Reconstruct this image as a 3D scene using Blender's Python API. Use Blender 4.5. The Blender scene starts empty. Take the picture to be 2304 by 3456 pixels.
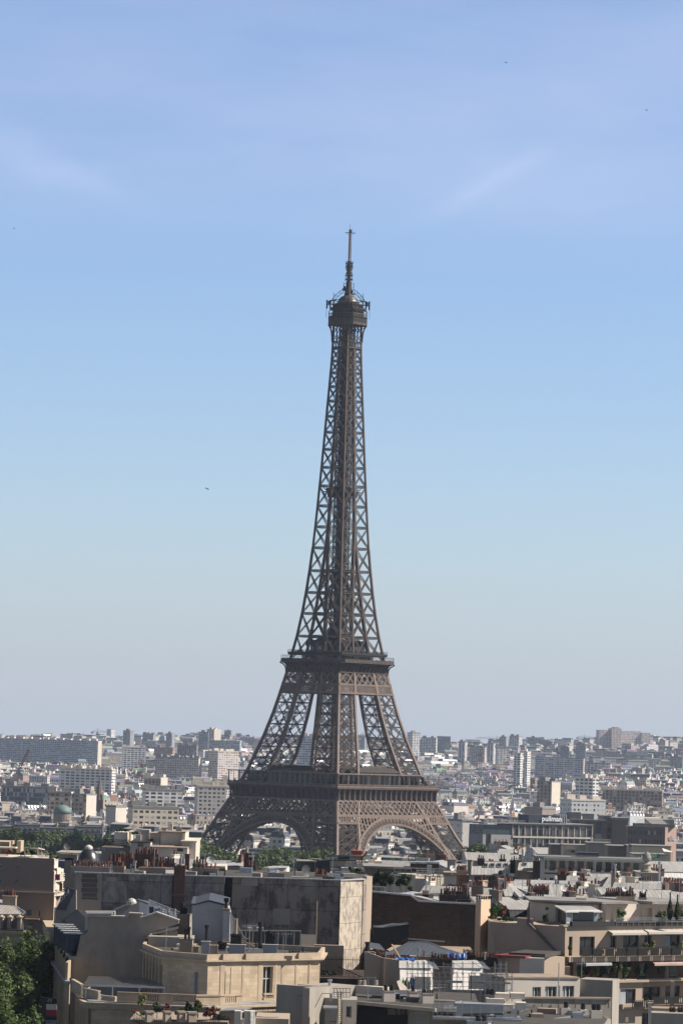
import bpy, math, random
import numpy as np
from mathutils import Vector
rnd = random.Random(7)
R_ = math.radians
SC = bpy.context.scene
COL = SC.collection
# --- camera
CAM = np.array([0.0, 0.0, 76.0])
YAW, PITCH, ROLL, FPX = -1.02784e-4, 0.0649418, 0.0303446, 12198.1
def _axes():
 f = np.array([math.sin(YAW)*math.cos(PITCH), math.cos(YAW)*math.cos(PITCH), math.sin(PITCH)])
 r = np.array([math.cos(YAW), -math.sin(YAW), 0.0]); u = np.cross(r, f)
 return r*math.cos(ROLL)+u*math.sin(ROLL), -r*math.sin(ROLL)+u*math.cos(ROLL), f
AR, AU, AF = _axes()
cam = bpy.data.cameras.new('camera'); camo = bpy.data.objects.new('camera', cam); COL.objects.link(camo)
cam.sensor_fit = 'VERTICAL'; cam.sensor_height = 36.0; cam.sensor_width = 24.0
cam.lens = 36.0*FPX/3456.0; cam.clip_start = 1.0; cam.clip_end = 60000.0
from mathutils import Matrix
camo.matrix_world = Matrix(((AR[0], AU[0], -AF[0], CAM[0]), (AR[1], AU[1], -AF[1], CAM[1]), (AR[2], AU[2], -AF[2], CAM[2]), (0, 0, 0, 1)))
SC.camera = camo
# --- light
SUN_EL, SUN_AL = R_(42), R_(0)
SUNV = Vector((math.cos(SUN_AL)*math.cos(SUN_EL), math.sin(SUN_AL)*math.cos(SUN_EL), math.sin(SUN_EL)))
sl = bpy.data.lights.new('sun', 'SUN'); sl.energy = 4.8; sl.angle = R_(0.53); sl.color = (1.0, 0.92, 0.82)
so = bpy.data.objects.new('sun', sl); COL.objects.link(so)
so.rotation_euler = SUNV.to_track_quat('Z', 'Y').to_euler(); so.location = (300, 200, 900)
W = bpy.data.worlds.new('World'); SC.world = W; W.use_nodes = True
def build_world():
 nt = W.node_tree; nt.nodes.clear(); N = nt.nodes.new; L = nt.links.new
 out = N('ShaderNodeOutputWorld'); bg = N('ShaderNodeBackground'); sky = N('ShaderNodeTexSky')
 sky.sky_type = 'NISHITA'; sky.sun_disc = False; sky.sun_elevation = SUN_EL; sky.sun_rotation = math.pi/2-SUN_AL
 sky.altitude = 100; sky.air_density = 1.0; sky.dust_density = 0.5; sky.ozone_density = 1.5
 bg.inputs['Strength'].default_value = SKY_STR
 tc = N('ShaderNodeTexCoord'); mp = N('ShaderNodeMapping'); mp.inputs['Scale'].default_value = (2.2, 1.0, 9.0)
 mp.inputs['Rotation'].default_value = (0, R_(22), 0)
 n1 = N('ShaderNodeTexNoise'); n1.inputs['Scale'].default_value = 2.3; n1.inputs['Detail'].default_value = 7; n1.inputs['Roughness'].default_value = .55
 r1 = N('ShaderNodeValToRGB'); r1.color_ramp.elements[0].position = .35; r1.color_ramp.elements[1].position = .95
 r1.color_ramp.elements[1].color = (.42, .42, .42, 1)
 L(tc.outputs['Generated'], mp.inputs['Vector']); L(mp.outputs[0], n1.inputs['Vector']); L(n1.outputs['Fac'], r1.inputs[0])
 sx = N('ShaderNodeSeparateXYZ'); L(tc.outputs['Generated'], sx.inputs[0])
 mr = N('ShaderNodeMapRange'); mr.inputs['From Min'].default_value = .130; mr.inputs["From Max"].default_value = .162; L(sx.outputs['Z'], mr.inputs['Value'])
 mm = N('ShaderNodeMath'); mm.operation = 'MULTIPLY'; L(r1.outputs[0], mm.inputs[0]); L(mr.outputs[0], mm.inputs[1])
 tint = N('ShaderNodeMixRGB'); tint.blend_type = 'MULTIPLY'; tint.inputs[0].default_value = 1.0; tint.inputs[2].default_value = SKY_TINT
 L(sky.outputs[0], tint.inputs[1])
 mx = N('ShaderNodeMixRGB'); mx.inputs[2].default_value = CLOUD_COL
 L(mm.outputs[0], mx.inputs[0]); L(tint.outputs[0], mx.inputs[1]); cur = mx.outputs[0]
 for lo, hi, c in ((.20, .40, (.55, .6, .78, 1)), (.055, -.01, (3.85, 4.3, 5.1, 1))):   # unseen overhead sky dimmed to deepen shade, milky band at the horizon
  m2 = N('ShaderNodeMapRange'); m2.inputs['From Min'].default_value = lo; m2.inputs['From Max'].default_value = hi; L(sx.outputs['Z'], m2.inputs['Value']); m3 = N('ShaderNodeMixRGB'); m3.inputs[2].default_value = c; L(m2.outputs[0], m3.inputs[0]); L(cur, m3.inputs[1]); cur = m3.outputs[0]
 ux = mnode(nt, 'DIVIDE', sx.outputs[0], sx.outputs[1]); vz = mnode(nt, 'DIVIDE', sx.outputs[2], sx.outputs[1]); n2 = N('ShaderNodeTexNoise'); n2.inputs['Scale'].default_value = 60; n2.inputs['Detail'].default_value = 6; L(tc.outputs['Generated'], n2.inputs['Vector'])
 for (x0, y0, x1, y1, wd, am) in ((-150, 440, 420, 660, 75, .13), (1400, 715, 1850, 480, 40, .12), (1250, 560, 2300, 700, 90, .05)):
  A = [((x-1152)/FPX, (2518-y+.0303*(x-1152))/FPX) for x, y in ((x0, y0), (x1, y1))]; dx, dz = A[1][0]-A[0][0], A[1][1]-A[0][1]; ln = math.hypot(dx, dz); dx /= ln; dz /= ln; cx, cz = (A[0][0]+A[1][0])/2, (A[0][1]+A[1][1])/2
  pu = mnode(nt, 'SUBTRACT', ux, cx); pv = mnode(nt, 'SUBTRACT', vz, cz)
  al = mnode(nt, 'ADD', mnode(nt, 'MULTIPLY', pu, dx*2/ln), mnode(nt, 'MULTIPLY', pv, dz*2/ln)); ac = mnode(nt, 'ADD', mnode(nt, 'MULTIPLY', pu, -dz*FPX/wd), mnode(nt, 'MULTIPLY', pv, dx*FPX/wd)); ac = mnode(nt, 'ADD', ac, mnode(nt, 'MULTIPLY', mnode(nt, 'SUBTRACT', n2.outputs['Fac'], .5), 2.2))
  rr = mnode(nt, 'ADD', mnode(nt, 'MULTIPLY', al, al), mnode(nt, 'MULTIPLY', ac, ac)); g = mnode(nt, 'MULTIPLY', mnode(nt, 'EXPONENT', mnode(nt, 'MULTIPLY', rr, -1.3)), am); m3 = N('ShaderNodeMixRGB'); m3.inputs[2].default_value = (6.6, 6.7, 8.6, 1); L(g, m3.inputs[0]); L(cur, m3.inputs[1]); cur = m3.outputs[0]
 L(cur, bg.inputs['Color']); L(bg.outputs[0], out.inputs[0])
SKY_STR = 0.079; SKY_TINT = (.785, .86, 1.07, 1); CLOUD_COL = (6.3, 6.3, 7.4, 1)
SC.view_settings.view_transform = 'Standard'; SC.view_settings.look = 'None'; SC.view_settings.exposure = 0.8; SC.view_settings.gamma = 1.0
SC.view_settings.use_curve_mapping = False
# --- photo <-> place helpers
def P(px, py, d):
 """point on the plane y=d seen at full-size photo pixel (px,py)"""
 v = AF + AR*(px-1152)/FPX - AU*(py-1728)/FPX
 return tuple(CAM + v*(d/v[1]))
def X(px, d, z):
 a = (px-1152)/FPX; w = AR - a*AF   # v.w = 0
 return -(w[1]*d + w[2]*(z-CAM[2]))/w[0]
def FPp(px, py, z):
 v = AF + AR*(px-1152)/FPX - AU*(py-1728)/FPX
 t = (z-CAM[2])/v[2]; return (t*v[0], t*v[1])
def Z(px, py, d): return P(px, py, d)[2]
# --- materials
MATS = {}; KA = .88
def nodes_of(m):
 m.use_nodes = True; nt = m.node_tree; nt.nodes.clear()
 out = nt.nodes.new('ShaderNodeOutputMaterial'); b = nt.nodes.new('ShaderNodeBsdfPrincipled')
 nt.links.new(b.outputs[0], out.inputs[0]); return nt, b
def mat(name, col, rough=.8, metal=0.0, var=.25, scale=.6, col2=None, bump=0.0, streak=0.0, spec=.3, alpha=1.0, scale3=None):
 """weathered plain surface: two scales of noise between the colour and a darker or second colour"""
 if name in MATS: return MATS[name]
 col = tuple(c*KA for c in col); col2 = col2 and tuple(c*KA for c in col2)
 m = bpy.data.materials.new(name); nt, b = nodes_of(m); N = nt.nodes.new; L = nt.links.new
 g = N('ShaderNodeNewGeometry')
 n = N('ShaderNodeTexNoise'); n.inputs['Scale'].default_value = scale; n.inputs['Detail'].default_value = 6; n.inputs['Roughness'].default_value = .65
 mp = N('ShaderNodeMapping'); mp.inputs['Scale'].default_value = scale3 or (1, 1, 1.0-.8*streak)
 L(g.outputs['Position'], mp.inputs[0]); L(mp.outputs[0], n.inputs['Vector'])
 rp = N('ShaderNodeMapRange'); rp.inputs['From Min'].default_value = .32; rp.inputs['From Max'].default_value = .68; L(n.outputs['Fac'], rp.inputs['Value'])
 mx = N('ShaderNodeMixRGB'); c2 = col2 or tuple(c*(1-var) for c in col)
 mx.inputs[1].default_value = (*col, 1); mx.inputs[2].default_value = (*c2, 1); L(rp.outputs[0], mx.inputs[0])
 L(mx.outputs[0], b.inputs['Base Color'])
 b.inputs['Roughness'].default_value = rough; b.inputs['Metallic'].default_value = metal; b.inputs['Specular IOR Level'].default_value = spec
 if bump:
  bp = N('ShaderNodeBump'); bp.inputs['Strength'].default_value = bump; bp.inputs['Distance'].default_value = .1
  L(n.outputs['Fac'], bp.inputs['Height']); L(bp.outputs[0], b.inputs['Normal'])
 MATS[name] = m; return m
def mnode(nt, op, a, b=None, c=None):
 x = nt.nodes.new('ShaderNodeMath'); x.operation = op
 for i, v in enumerate((a, b, c)):
  if v is None: continue
  if isinstance(v, (int, float)): x.inputs[i].default_value = v
  else: nt.links.new(v, x.inputs[i])
 return x.outputs[0]
def facade(name, walls, glass=(.03, .035, .045), pu=2.7, pv=3.05, wu=(.3, .72), wv=(.22, .82), band=0.0, attr=False, rough=.85, shut=.25):
 """wall with rows of windows (seen at one or two pixels a metre), tint picked per object or per colour attribute"""
 if name in MATS: return MATS[name]
 m = bpy.data.materials.new(name); nt, b = nodes_of(m); N = nt.nodes.new; L = nt.links.new
 uv = N('ShaderNodeUVMap'); sp = N('ShaderNodeSeparateXYZ'); L(uv.outputs[0], sp.inputs[0])
 u = mnode(nt, 'DIVIDE', sp.outputs[0], pu); v = mnode(nt, 'DIVIDE', sp.outputs[1], pv)
 fu = mnode(nt, 'FRACT', u); fv = mnode(nt, 'FRACT', v)
 def inside(x, lo, hi): return mnode(nt, 'MULTIPLY', mnode(nt, 'GREATER_THAN', x, lo), mnode(nt, 'LESS_THAN', x, hi))
 win = mnode(nt, 'MULTIPLY', inside(fu, *wu), inside(fv, *wv))
 cmb = N('ShaderNodeCombineXYZ'); L(mnode(nt, 'FLOOR', u), cmb.inputs[0]); L(mnode(nt, 'FLOOR', v), cmb.inputs[1])
 wn = N('ShaderNodeTexWhiteNoise'); L(cmb.outputs[0], wn.inputs['Vector'])
 gl = N('ShaderNodeValToRGB'); cr = gl.color_ramp; cr.interpolation = 'CONSTANT'
 cr.elements[0].color = (*glass, 1); cr.elements[1].position = 1-shut; cr.elements[1].color = (.38, .37, .35, 1)
 e = cr.elements.new((1-shut)*.6); e.color = (.07, .08, .10, 1)
 L(wn.outputs['Value'], gl.inputs[0])
 if attr:
  at = N('ShaderNodeVertexColor'); at.layer_name = 'tint'; wallc = at.outputs[0]
 else:
  oi = N('ShaderNodeObjectInfo'); wr = N('ShaderNodeValToRGB'); L(oi.outputs['Random'], wr.inputs[0])
  wr.color_ramp.elements[0].color = (*walls[0], 1); wr.color_ramp.elements[1].color = (*walls[-1], 1)
  for i, c in enumerate(walls[1:-1]):
   e = wr.color_ramp.elements.new((i+1)/(len(walls)-1)); e.color = (*c, 1)
  wallc = wr.outputs[0]
 g = N('ShaderNodeNewGeometry'); n = N('ShaderNodeTexNoise'); n.inputs['Scale'].default_value = .25; n.inputs['Detail'].default_value = 5
 L(g.outputs['Position'], n.inputs['Vector'])
 dirt = N('ShaderNodeMixRGB'); dirt.blend_type = 'MULTIPLY'; dirt.inputs[2].default_value = (.68, .66, .64, 1)
 L(n.outputs['Fac'], dirt.inputs[0]); L(wallc, dirt.inputs[1]); cur = dirt.outputs[0]
 if band:   # a darker balcony or string course line on every storey
  bm_ = mnode(nt, 'LESS_THAN', fv, band); bx = N('ShaderNodeMixRGB'); bx.inputs[2].default_value = (.10, .10, .11, 1)
  L(mnode(nt, 'MULTIPLY', bm_, .65), bx.inputs[0]); L(cur, bx.inputs[1]); cur = bx.outputs[0]
 mx = N('ShaderNodeMixRGB'); L(win, mx.inputs[0]); L(cur, mx.inputs[1]); L(gl.outputs[0], mx.inputs[2]); L(mx.outputs[0], b.inputs['Base Color'])
 ro = mnode(nt, 'SUBTRACT', rough, mnode(nt, 'MULTIPLY', win, rough-.25)); L(ro, b.inputs['Roughness'])
 MATS[name] = m; return m
def coursed(name, col, col2, bw=1.1, bh=.45, mortar=.02, mcol=(.12, .10, .09), rough=.85, var=.5, bump=.2, stain=.5, attr_off=.5, crisp=0, ns=.45):
 """courses of stone or brick laid along each wall (UV in metres) with stains"""
 if name in MATS: return MATS[name]
 col = tuple(c*KA for c in col); col2 = tuple(c*KA for c in col2)
 m = bpy.data.materials.new(name); nt, b = nodes_of(m); N = nt.nodes.new; L = nt.links.new
 uv = N('ShaderNodeUVMap'); br = N('ShaderNodeTexBrick'); L(uv.outputs[0], br.inputs['Vector'])
 br.inputs['Color1'].default_value = (*col, 1); br.inputs['Color2'].default_value = (*col2, 1); br.inputs['Mortar'].default_value = (*mcol, 1)
 br.inputs['Scale'].default_value = 1.0; br.inputs['Brick Width'].default_value = bw; br.inputs['Row Height'].default_value = bh
 br.inputs['Mortar Size'].default_value = mortar; br.inputs['Bias'].default_value = 0; br.offset = attr_off
 g = N('ShaderNodeNewGeometry'); n = N('ShaderNodeTexNoise'); n.inputs['Scale'].default_value = ns; n.inputs['Detail'].default_value = 8; n.inputs['Roughness'].default_value = .7
 mp = N('ShaderNodeMapping'); mp.inputs['Scale'].default_value = (1, 1, .55); L(g.outputs['Position'], mp.inputs[0]); L(mp.outputs[0], n.inputs['Vector'])
 rp = N('ShaderNodeMapRange'); rp.inputs['From Min'].default_value = .47 if crisp else .42; rp.inputs['From Max'].default_value = .57 if crisp else .7; L(n.outputs['Fac'], rp.inputs[0])
 mx = N('ShaderNodeMixRGB'); mx.blend_type = 'MULTIPLY'; mx.inputs[2].default_value = (1-stain, 1-stain, 1-stain*.95, 1)
 L(rp.outputs[0], mx.inputs[0]); L(br.outputs['Color'], mx.inputs[1]); L(mx.outputs[0], b.inputs['Base Color']); b.inputs['Roughness'].default_value = rough
 if bump:
  bp = N('ShaderNodeBump'); bp.inputs['Strength'].default_value = bump; bp.inputs['Distance'].default_value = .05
  L(mnode(nt, 'ADD', br.outputs['Fac'], n.outputs['Fac']), bp.inputs['Height']); L(bp.outputs[0], b.inputs['Normal'])
 MATS[name] = m; return m
def seamed(name, col, col2, pitch=.65, rough=.42, metal=.0, ridge=.06, spec=.6, dirt=.25):
 """standing-seam zinc: seams run down the slope (V), worn patches"""
 if name in MATS: return MATS[name]
 col = tuple(c*KA for c in col); col2 = tuple(c*KA for c in col2)
 m = bpy.data.materials.new(name); nt, b = nodes_of(m); N = nt.nodes.new; L = nt.links.new
 uv = N('ShaderNodeUVMap'); sp = N('ShaderNodeSeparateXYZ'); L(uv.outputs[0], sp.inputs[0])
 f = mnode(nt, 'FRACT', mnode(nt, 'DIVIDE', sp.outputs[0], pitch)); s = mnode(nt, 'LESS_THAN', f, ridge/pitch*1.2)
 fl = N('ShaderNodeCombineXYZ'); L(mnode(nt, 'FLOOR', mnode(nt, 'DIVIDE', sp.outputs[0], pitch)), fl.inputs[0]); L(mnode(nt, 'FLOOR', mnode(nt, 'DIVIDE', sp.outputs[1], 2.0)), fl.inputs[1])
 wn = N('ShaderNodeTexWhiteNoise'); L(fl.outputs[0], wn.inputs['Vector'])
 g = N('ShaderNodeNewGeometry'); n = N('ShaderNodeTexNoise'); n.inputs['Scale'].default_value = .5; n.inputs['Detail'].default_value = 7; L(g.outputs['Position'], n.inputs['Vector'])
 a = mnode(nt, 'ADD', mnode(nt, 'MULTIPLY', wn.outputs['Value'], .5), mnode(nt, 'MULTIPLY', n.outputs['Fac'], .7))
 mx = N('ShaderNodeMixRGB'); mx.inputs[1].default_value = (*col, 1); mx.inputs[2].default_value = (*col2, 1); L(mnode(nt, 'SUBTRACT', a, .1), mx.inputs[0])
 m2 = N('ShaderNodeMixRGB'); m2.blend_type = 'MULTIPLY'; m2.inputs[2].default_value = (.35, .35, .37, 1); L(mnode(nt, 'MULTIPLY', s, .8), m2.inputs[0]); L(mx.outputs[0], m2.inputs[1])
 L(m2.outputs[0], b.inputs['Base Color']); b.inputs['Roughness'].default_value = rough; b.inputs['Metallic'].default_value = metal; b.inputs['Specular IOR Level'].default_value = spec
 bp = N('ShaderNodeBump'); bp.inputs['Strength'].default_value = .6; bp.inputs['Distance'].default_value = .05; L(s, bp.inputs['Height']); L(bp.outputs[0], b.inputs['Normal'])
 MATS[name] = m; return m
build_world()
# --- mesh builder
class MB:
 def __init__(s): s.v = []; s.f = []; s.bars = []; s.tint = []; s.cur = None; s.smooth = False
 def n(s): return len(s.v)
 def face(s, pts):
  i = len(s.v); s.v += [tuple(p) for p in pts]; s.f.append(tuple(range(i, i+len(pts))))
  if s.cur is not None: s.tint += [s.cur]
  return s
 def hexa(s, p):   # 4 bottom ccw, 4 top ccw
  i = len(s.v); s.v += [tuple(q) for q in p]
  s.f += [(i+3, i+2, i+1, i), (i+4, i+5, i+6, i+7), (i, i+1, i+5, i+4), (i+1, i+2, i+6, i+5), (i+2, i+3, i+7, i+6), (i+3, i, i+4, i+7)]
  if s.cur is not None: s.tint += [s.cur]*6
  return s
 def box(s, x0, x1, y0, y1, z0, z1):
  return s.hexa([(x0, y0, z0), (x1, y0, z0), (x1, y1, z0), (x0, y1, z0), (x0, y0, z1), (x1, y0, z1), (x1, y1, z1), (x0, y1, z1)])
 def rbox(s, cx, cy, a, w, d, z0, z1, tw=None, td=None):
  """box w along direction a, d across; optional smaller top"""
  ca, sa = math.cos(a), math.sin(a); tw = w if tw is None else tw; td = d if td is None else td
  q = lambda u, v, z: (cx+ca*u-sa*v, cy+sa*u+ca*v, z)
  return s.hexa([q(-w/2, -d/2, z0), q(w/2, -d/2, z0), q(w/2, d/2, z0), q(-w/2, d/2, z0), q(-tw/2, -td/2, z1), q(tw/2, -td/2, z1), q(tw/2, td/2, z1), q(-tw/2, td/2, z1)])
 def prism(s, poly, z0, z1, top=None):
  n = len(poly); i = len(s.v); t = top or poly
  zt = z1 if isinstance(z1, (list, tuple)) else [z1]*n
  s.v += [(p[0], p[1], z0) for p in poly] + [(p[0], p[1], zz) for p, zz in zip(t, zt)]
  s.f.append(tuple(range(i+n-1, i-1, -1))); s.f.append(tuple(range(i+n, i+2*n)))
  for k in range(n): s.f.append((i+k, i+(k+1) % n, i+n+(k+1) % n, i+n+k))
  if s.cur is not None: s.tint += [s.cur]*(n+2)
  return s
 def bar(s, p, q, w, h=None, nrm=(0, 0, 1)): s.bars.append((*p, *q, w, h or w, *nrm)); return s
 def cyl(s, p, q, r0, r1=None, n=8, cap=True):
  p = Vector(p); q = Vector(q); r1 = r0 if r1 is None else r1; d = (q-p).normalized()
  a = d.orthogonal().normalized(); b = d.cross(a); i = len(s.v)
  for c, r in ((p, r0), (q, r1)):
   for k in range(n):
    t = 2*math.pi*k/n; s.v.append(tuple(c+a*(r*math.cos(t))+b*(r*math.sin(t))))
  for k in range(n): s.f.append((i+k, i+(k+1) % n, i+n+(k+1) % n, i+n+k))
  if cap: s.f.append(tuple(range(i+n-1, i-1, -1))); s.f.append(tuple(range(i+n, i+2*n)))
  return s
 def lathe(s, c, prof, n=16):
  i = len(s.v); m = len(prof)
  for r, z in prof:
   for k in range(n): t = 2*math.pi*k/n; s.v.append((c[0]+r*math.cos(t), c[1]+r*math.sin(t), c[2]+z))
  for j in range(m-1):
   for k in range(n): s.f.append((i+j*n+k, i+j*n+(k+1) % n, i+(j+1)*n+(k+1) % n, i+(j+1)*n+k))
  s.f.append(tuple(range(i+n-1, i-1, -1))); s.f.append(tuple(range(i+(m-1)*n, i+m*n)))
  return s
 def strip(s, pts0, pts1):
  for k in range(len(pts0)-1): s.face([pts0[k], pts0[k+1], pts1[k+1], pts1[k]])
  return s
 def build(s, name, material, parent=None, local=False, uv=True, smooth=False):
  V = np.array(s.v, dtype=np.float64).reshape(-1, 3); F = list(s.f)
  if s.bars:
   B = np.array(s.bars, dtype=np.float64); p, q, w, h, nn = B[:, :3], B[:, 3:6], B[:, 6], B[:, 7], B[:, 8:11]
   d = q-p; ln = np.linalg.norm(d, axis=1, keepdims=True); d = d/np.maximum(ln, 1e-9)
   bad = np.abs((d*nn).sum(1)) > .98*np.linalg.norm(nn, axis=1); nn[bad] = (1.0, 0.03, 0)
   a = np.cross(d, nn); a /= np.linalg.norm(a, axis=1, keepdims=True); b = np.cross(a, d)
   a = a*(w/2)[:, None]; b = b*(h/2)[:, None]; base = len(V); m = len(B)
   Q = np.stack([p-a-b, p+a-b, p+a+b, p-a+b, q-a-b, q+a-b, q+a+b, q-a+b], 1).reshape(-1, 3)
   V = np.vstack([V, Q]); k = base+8*np.arange(m)[:, None, None]
   T = np.array([[3, 2, 1, 0], [4, 5, 6, 7], [0, 1, 5, 4], [1, 2, 6, 5], [2, 3, 7, 6], [3, 0, 4, 7]])[None]
   F += (k+T).reshape(-1, 4).tolist()
  me = bpy.data.meshes.new(name); o = bpy.data.objects.new(name, me)
  if parent is not None:
   root = parent
   while root.parent: root = root.parent
   if not local: V = V-np.array(root.location)
   o.parent = parent
  elif not local:
   lo, hi = V.min(0), V.max(0); org = np.array([(lo[0]+hi[0])/2, (lo[1]+hi[1])/2, lo[2]]); V = V-org; o.location = org
  me.from_pydata(V.tolist(), [], F)
  if uv:
   nl = len(me.loops); co = np.empty(len(me.vertices)*3); me.vertices.foreach_get('co', co); co = co.reshape(-1, 3)
   li = np.empty(nl, dtype=np.int64); me.loops.foreach_get('vertex_index', li)
   npoly = len(me.polygons); nr = np.empty(npoly*3); me.polygons.foreach_get('normal', nr); nr = nr.reshape(-1, 3)
   tot = np.empty(npoly, dtype=np.int64); me.polygons.foreach_get('loop_total', tot); nr = np.repeat(nr, tot, 0)
   t = np.stack([-nr[:, 1], nr[:, 0], np.zeros(nl)], 1); ll = np.linalg.norm(t, axis=1); flat = ll < .05
   t[flat] = (1, 0, 0); ll[flat] = 1; t /= ll[:, None]; bt = np.cross(nr, t); c = co[li]
   U = np.stack([(c*t).sum(1), (c*bt).sum(1)], 1)
   up = ~flat & (np.abs(nr[:, 2]) < .3); U[up, 1] = c[up, 2]
   l = me.uv_layers.new(name='UVMap'); l.data.foreach_set('uv', U.ravel())
  if s.tint:
   at = me.color_attributes.new('tint', 'FLOAT_COLOR', 'CORNER'); tt = np.array([(tuple(c)+(1,))[:4] for c in s.tint], dtype=np.float64)
   tot = np.empty(len(me.polygons), dtype=np.int64); me.polygons.foreach_get('loop_total', tot); at.data.foreach_set('color', np.repeat(tt, tot, 0).ravel())
  me.materials.append(material)
  if smooth: me.polygons.foreach_set('use_smooth', [True]*len(me.polygons))
  COL.objects.link(o); return o
def tag(o, label=None, cat=None, group=None, kind=None):
 if label: o['label'] = label
 if cat: o['category'] = cat
 if group: o['group'] = group
 if kind: o['kind'] = kind
 return o
def thing(name, label, cat, loc=(0, 0, 0), rz=0.0, group=None):
 o = bpy.data.objects.new(name, None); COL.objects.link(o); o.location = loc; o.rotation_euler = (0, 0, rz); o.empty_display_size = .5
 return tag(o, label, cat, group)
KIDS = {}
def dup(root, loc, rz, label=None, group=None, scale=None):
 """copy of a thing with copies of its parts and sub-parts (mesh data shared)"""
 def cp(o, par):
  c = o.copy(); COL.objects.link(c); c.parent = par
  if o.name not in KIDS: KIDS[o.name] = list(o.children)
  for ch in KIDS[o.name]: cp(ch, c)
  return c
 r = cp(root, None); r.location = loc; r.rotation_euler = (0, 0, rz)
 if scale: r.scale = scale
 if label: r['label'] = label
 if group: r['group'] = group
 return r
# === the iron tower
TZ = [(0, 62.45), (6, 58.6), (12, 54.9), (18, 51.2), (25.3, 47.0), (29.7, 44.7), (34.6, 42.1), (41, 39.2), (44.5, 37.45), (51, 34.45), (57.6, 31.9), (64.4, 29.25), (80.6, 24.2), (91.6, 21.3), (100.6, 19.3), (104.8, 18.4), (111.2, 17.1), (121.2, 15.2), (127.9, 14.08), (138.7, 12.6), (148.7, 11.5), (159.1, 10.55), (170, 9.7), (180, 9.1), (190, 8.55), (199.5, 8.07), (208.4, 7.62), (217, 7.22), (225.2, 6.85), (232.8, 6.5), (240.1, 6.17), (247, 5.85), (253.6, 5.55), (259.3, 5.3), (265.3, 5.12), (268.5, 5.12), (276, 5.0)]
IZ = [(0, 37.5), (25.3, 31.6), (33.5, 28.5), (40.9, 25.2), (44.4, 23.4), (50.9, 20.0), (57.6, 17.2), (65.5, 14.3), (80, 11.05), (92, 9.1), (104.5, 7.45), (111, 6.6), (122.6, 5.2), (138, 3.75), (149, 2.6), (160, 1.6), (170, .65), (180, .2), (276, .2)]
def wo(z): return float(np.interp(z, [a for a, b in TZ], [b for a, b in TZ]))
def wi(z): return float(np.interp(z, [a for a, b in IZ], [b for a, b in IZ]))
def V3(*a): return np.array(a, float)
def truss(mb, p, q, w, nrm, chord=.22, web=.13, pitch=None):
 p = np.array(p, float); q = np.array(q, float); d = q-p; L = np.linalg.norm(d); d /= L
 t = np.cross(nrm, d); t /= np.linalg.norm(t); n = max(2, int(round(L/(pitch or w))))
 a0, a1 = p+t*w/2, q+t*w/2; b0, b1 = p-t*w/2, q-t*w/2
 mb.bar(a0, a1, chord, chord, nrm); mb.bar(b0, b1, chord, chord, nrm)
 for i in range(n):
  s0 = i/n; s1 = (i+1)/n
  A0, A1, B0, B1 = a0+(a1-a0)*s0, a0+(a1-a0)*s1, b0+(b1-b0)*s0, b0+(b1-b0)*s1
  mb.bar(A0, B1, web, web, nrm); mb.bar(B0, A1, web, web, nrm)
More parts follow.
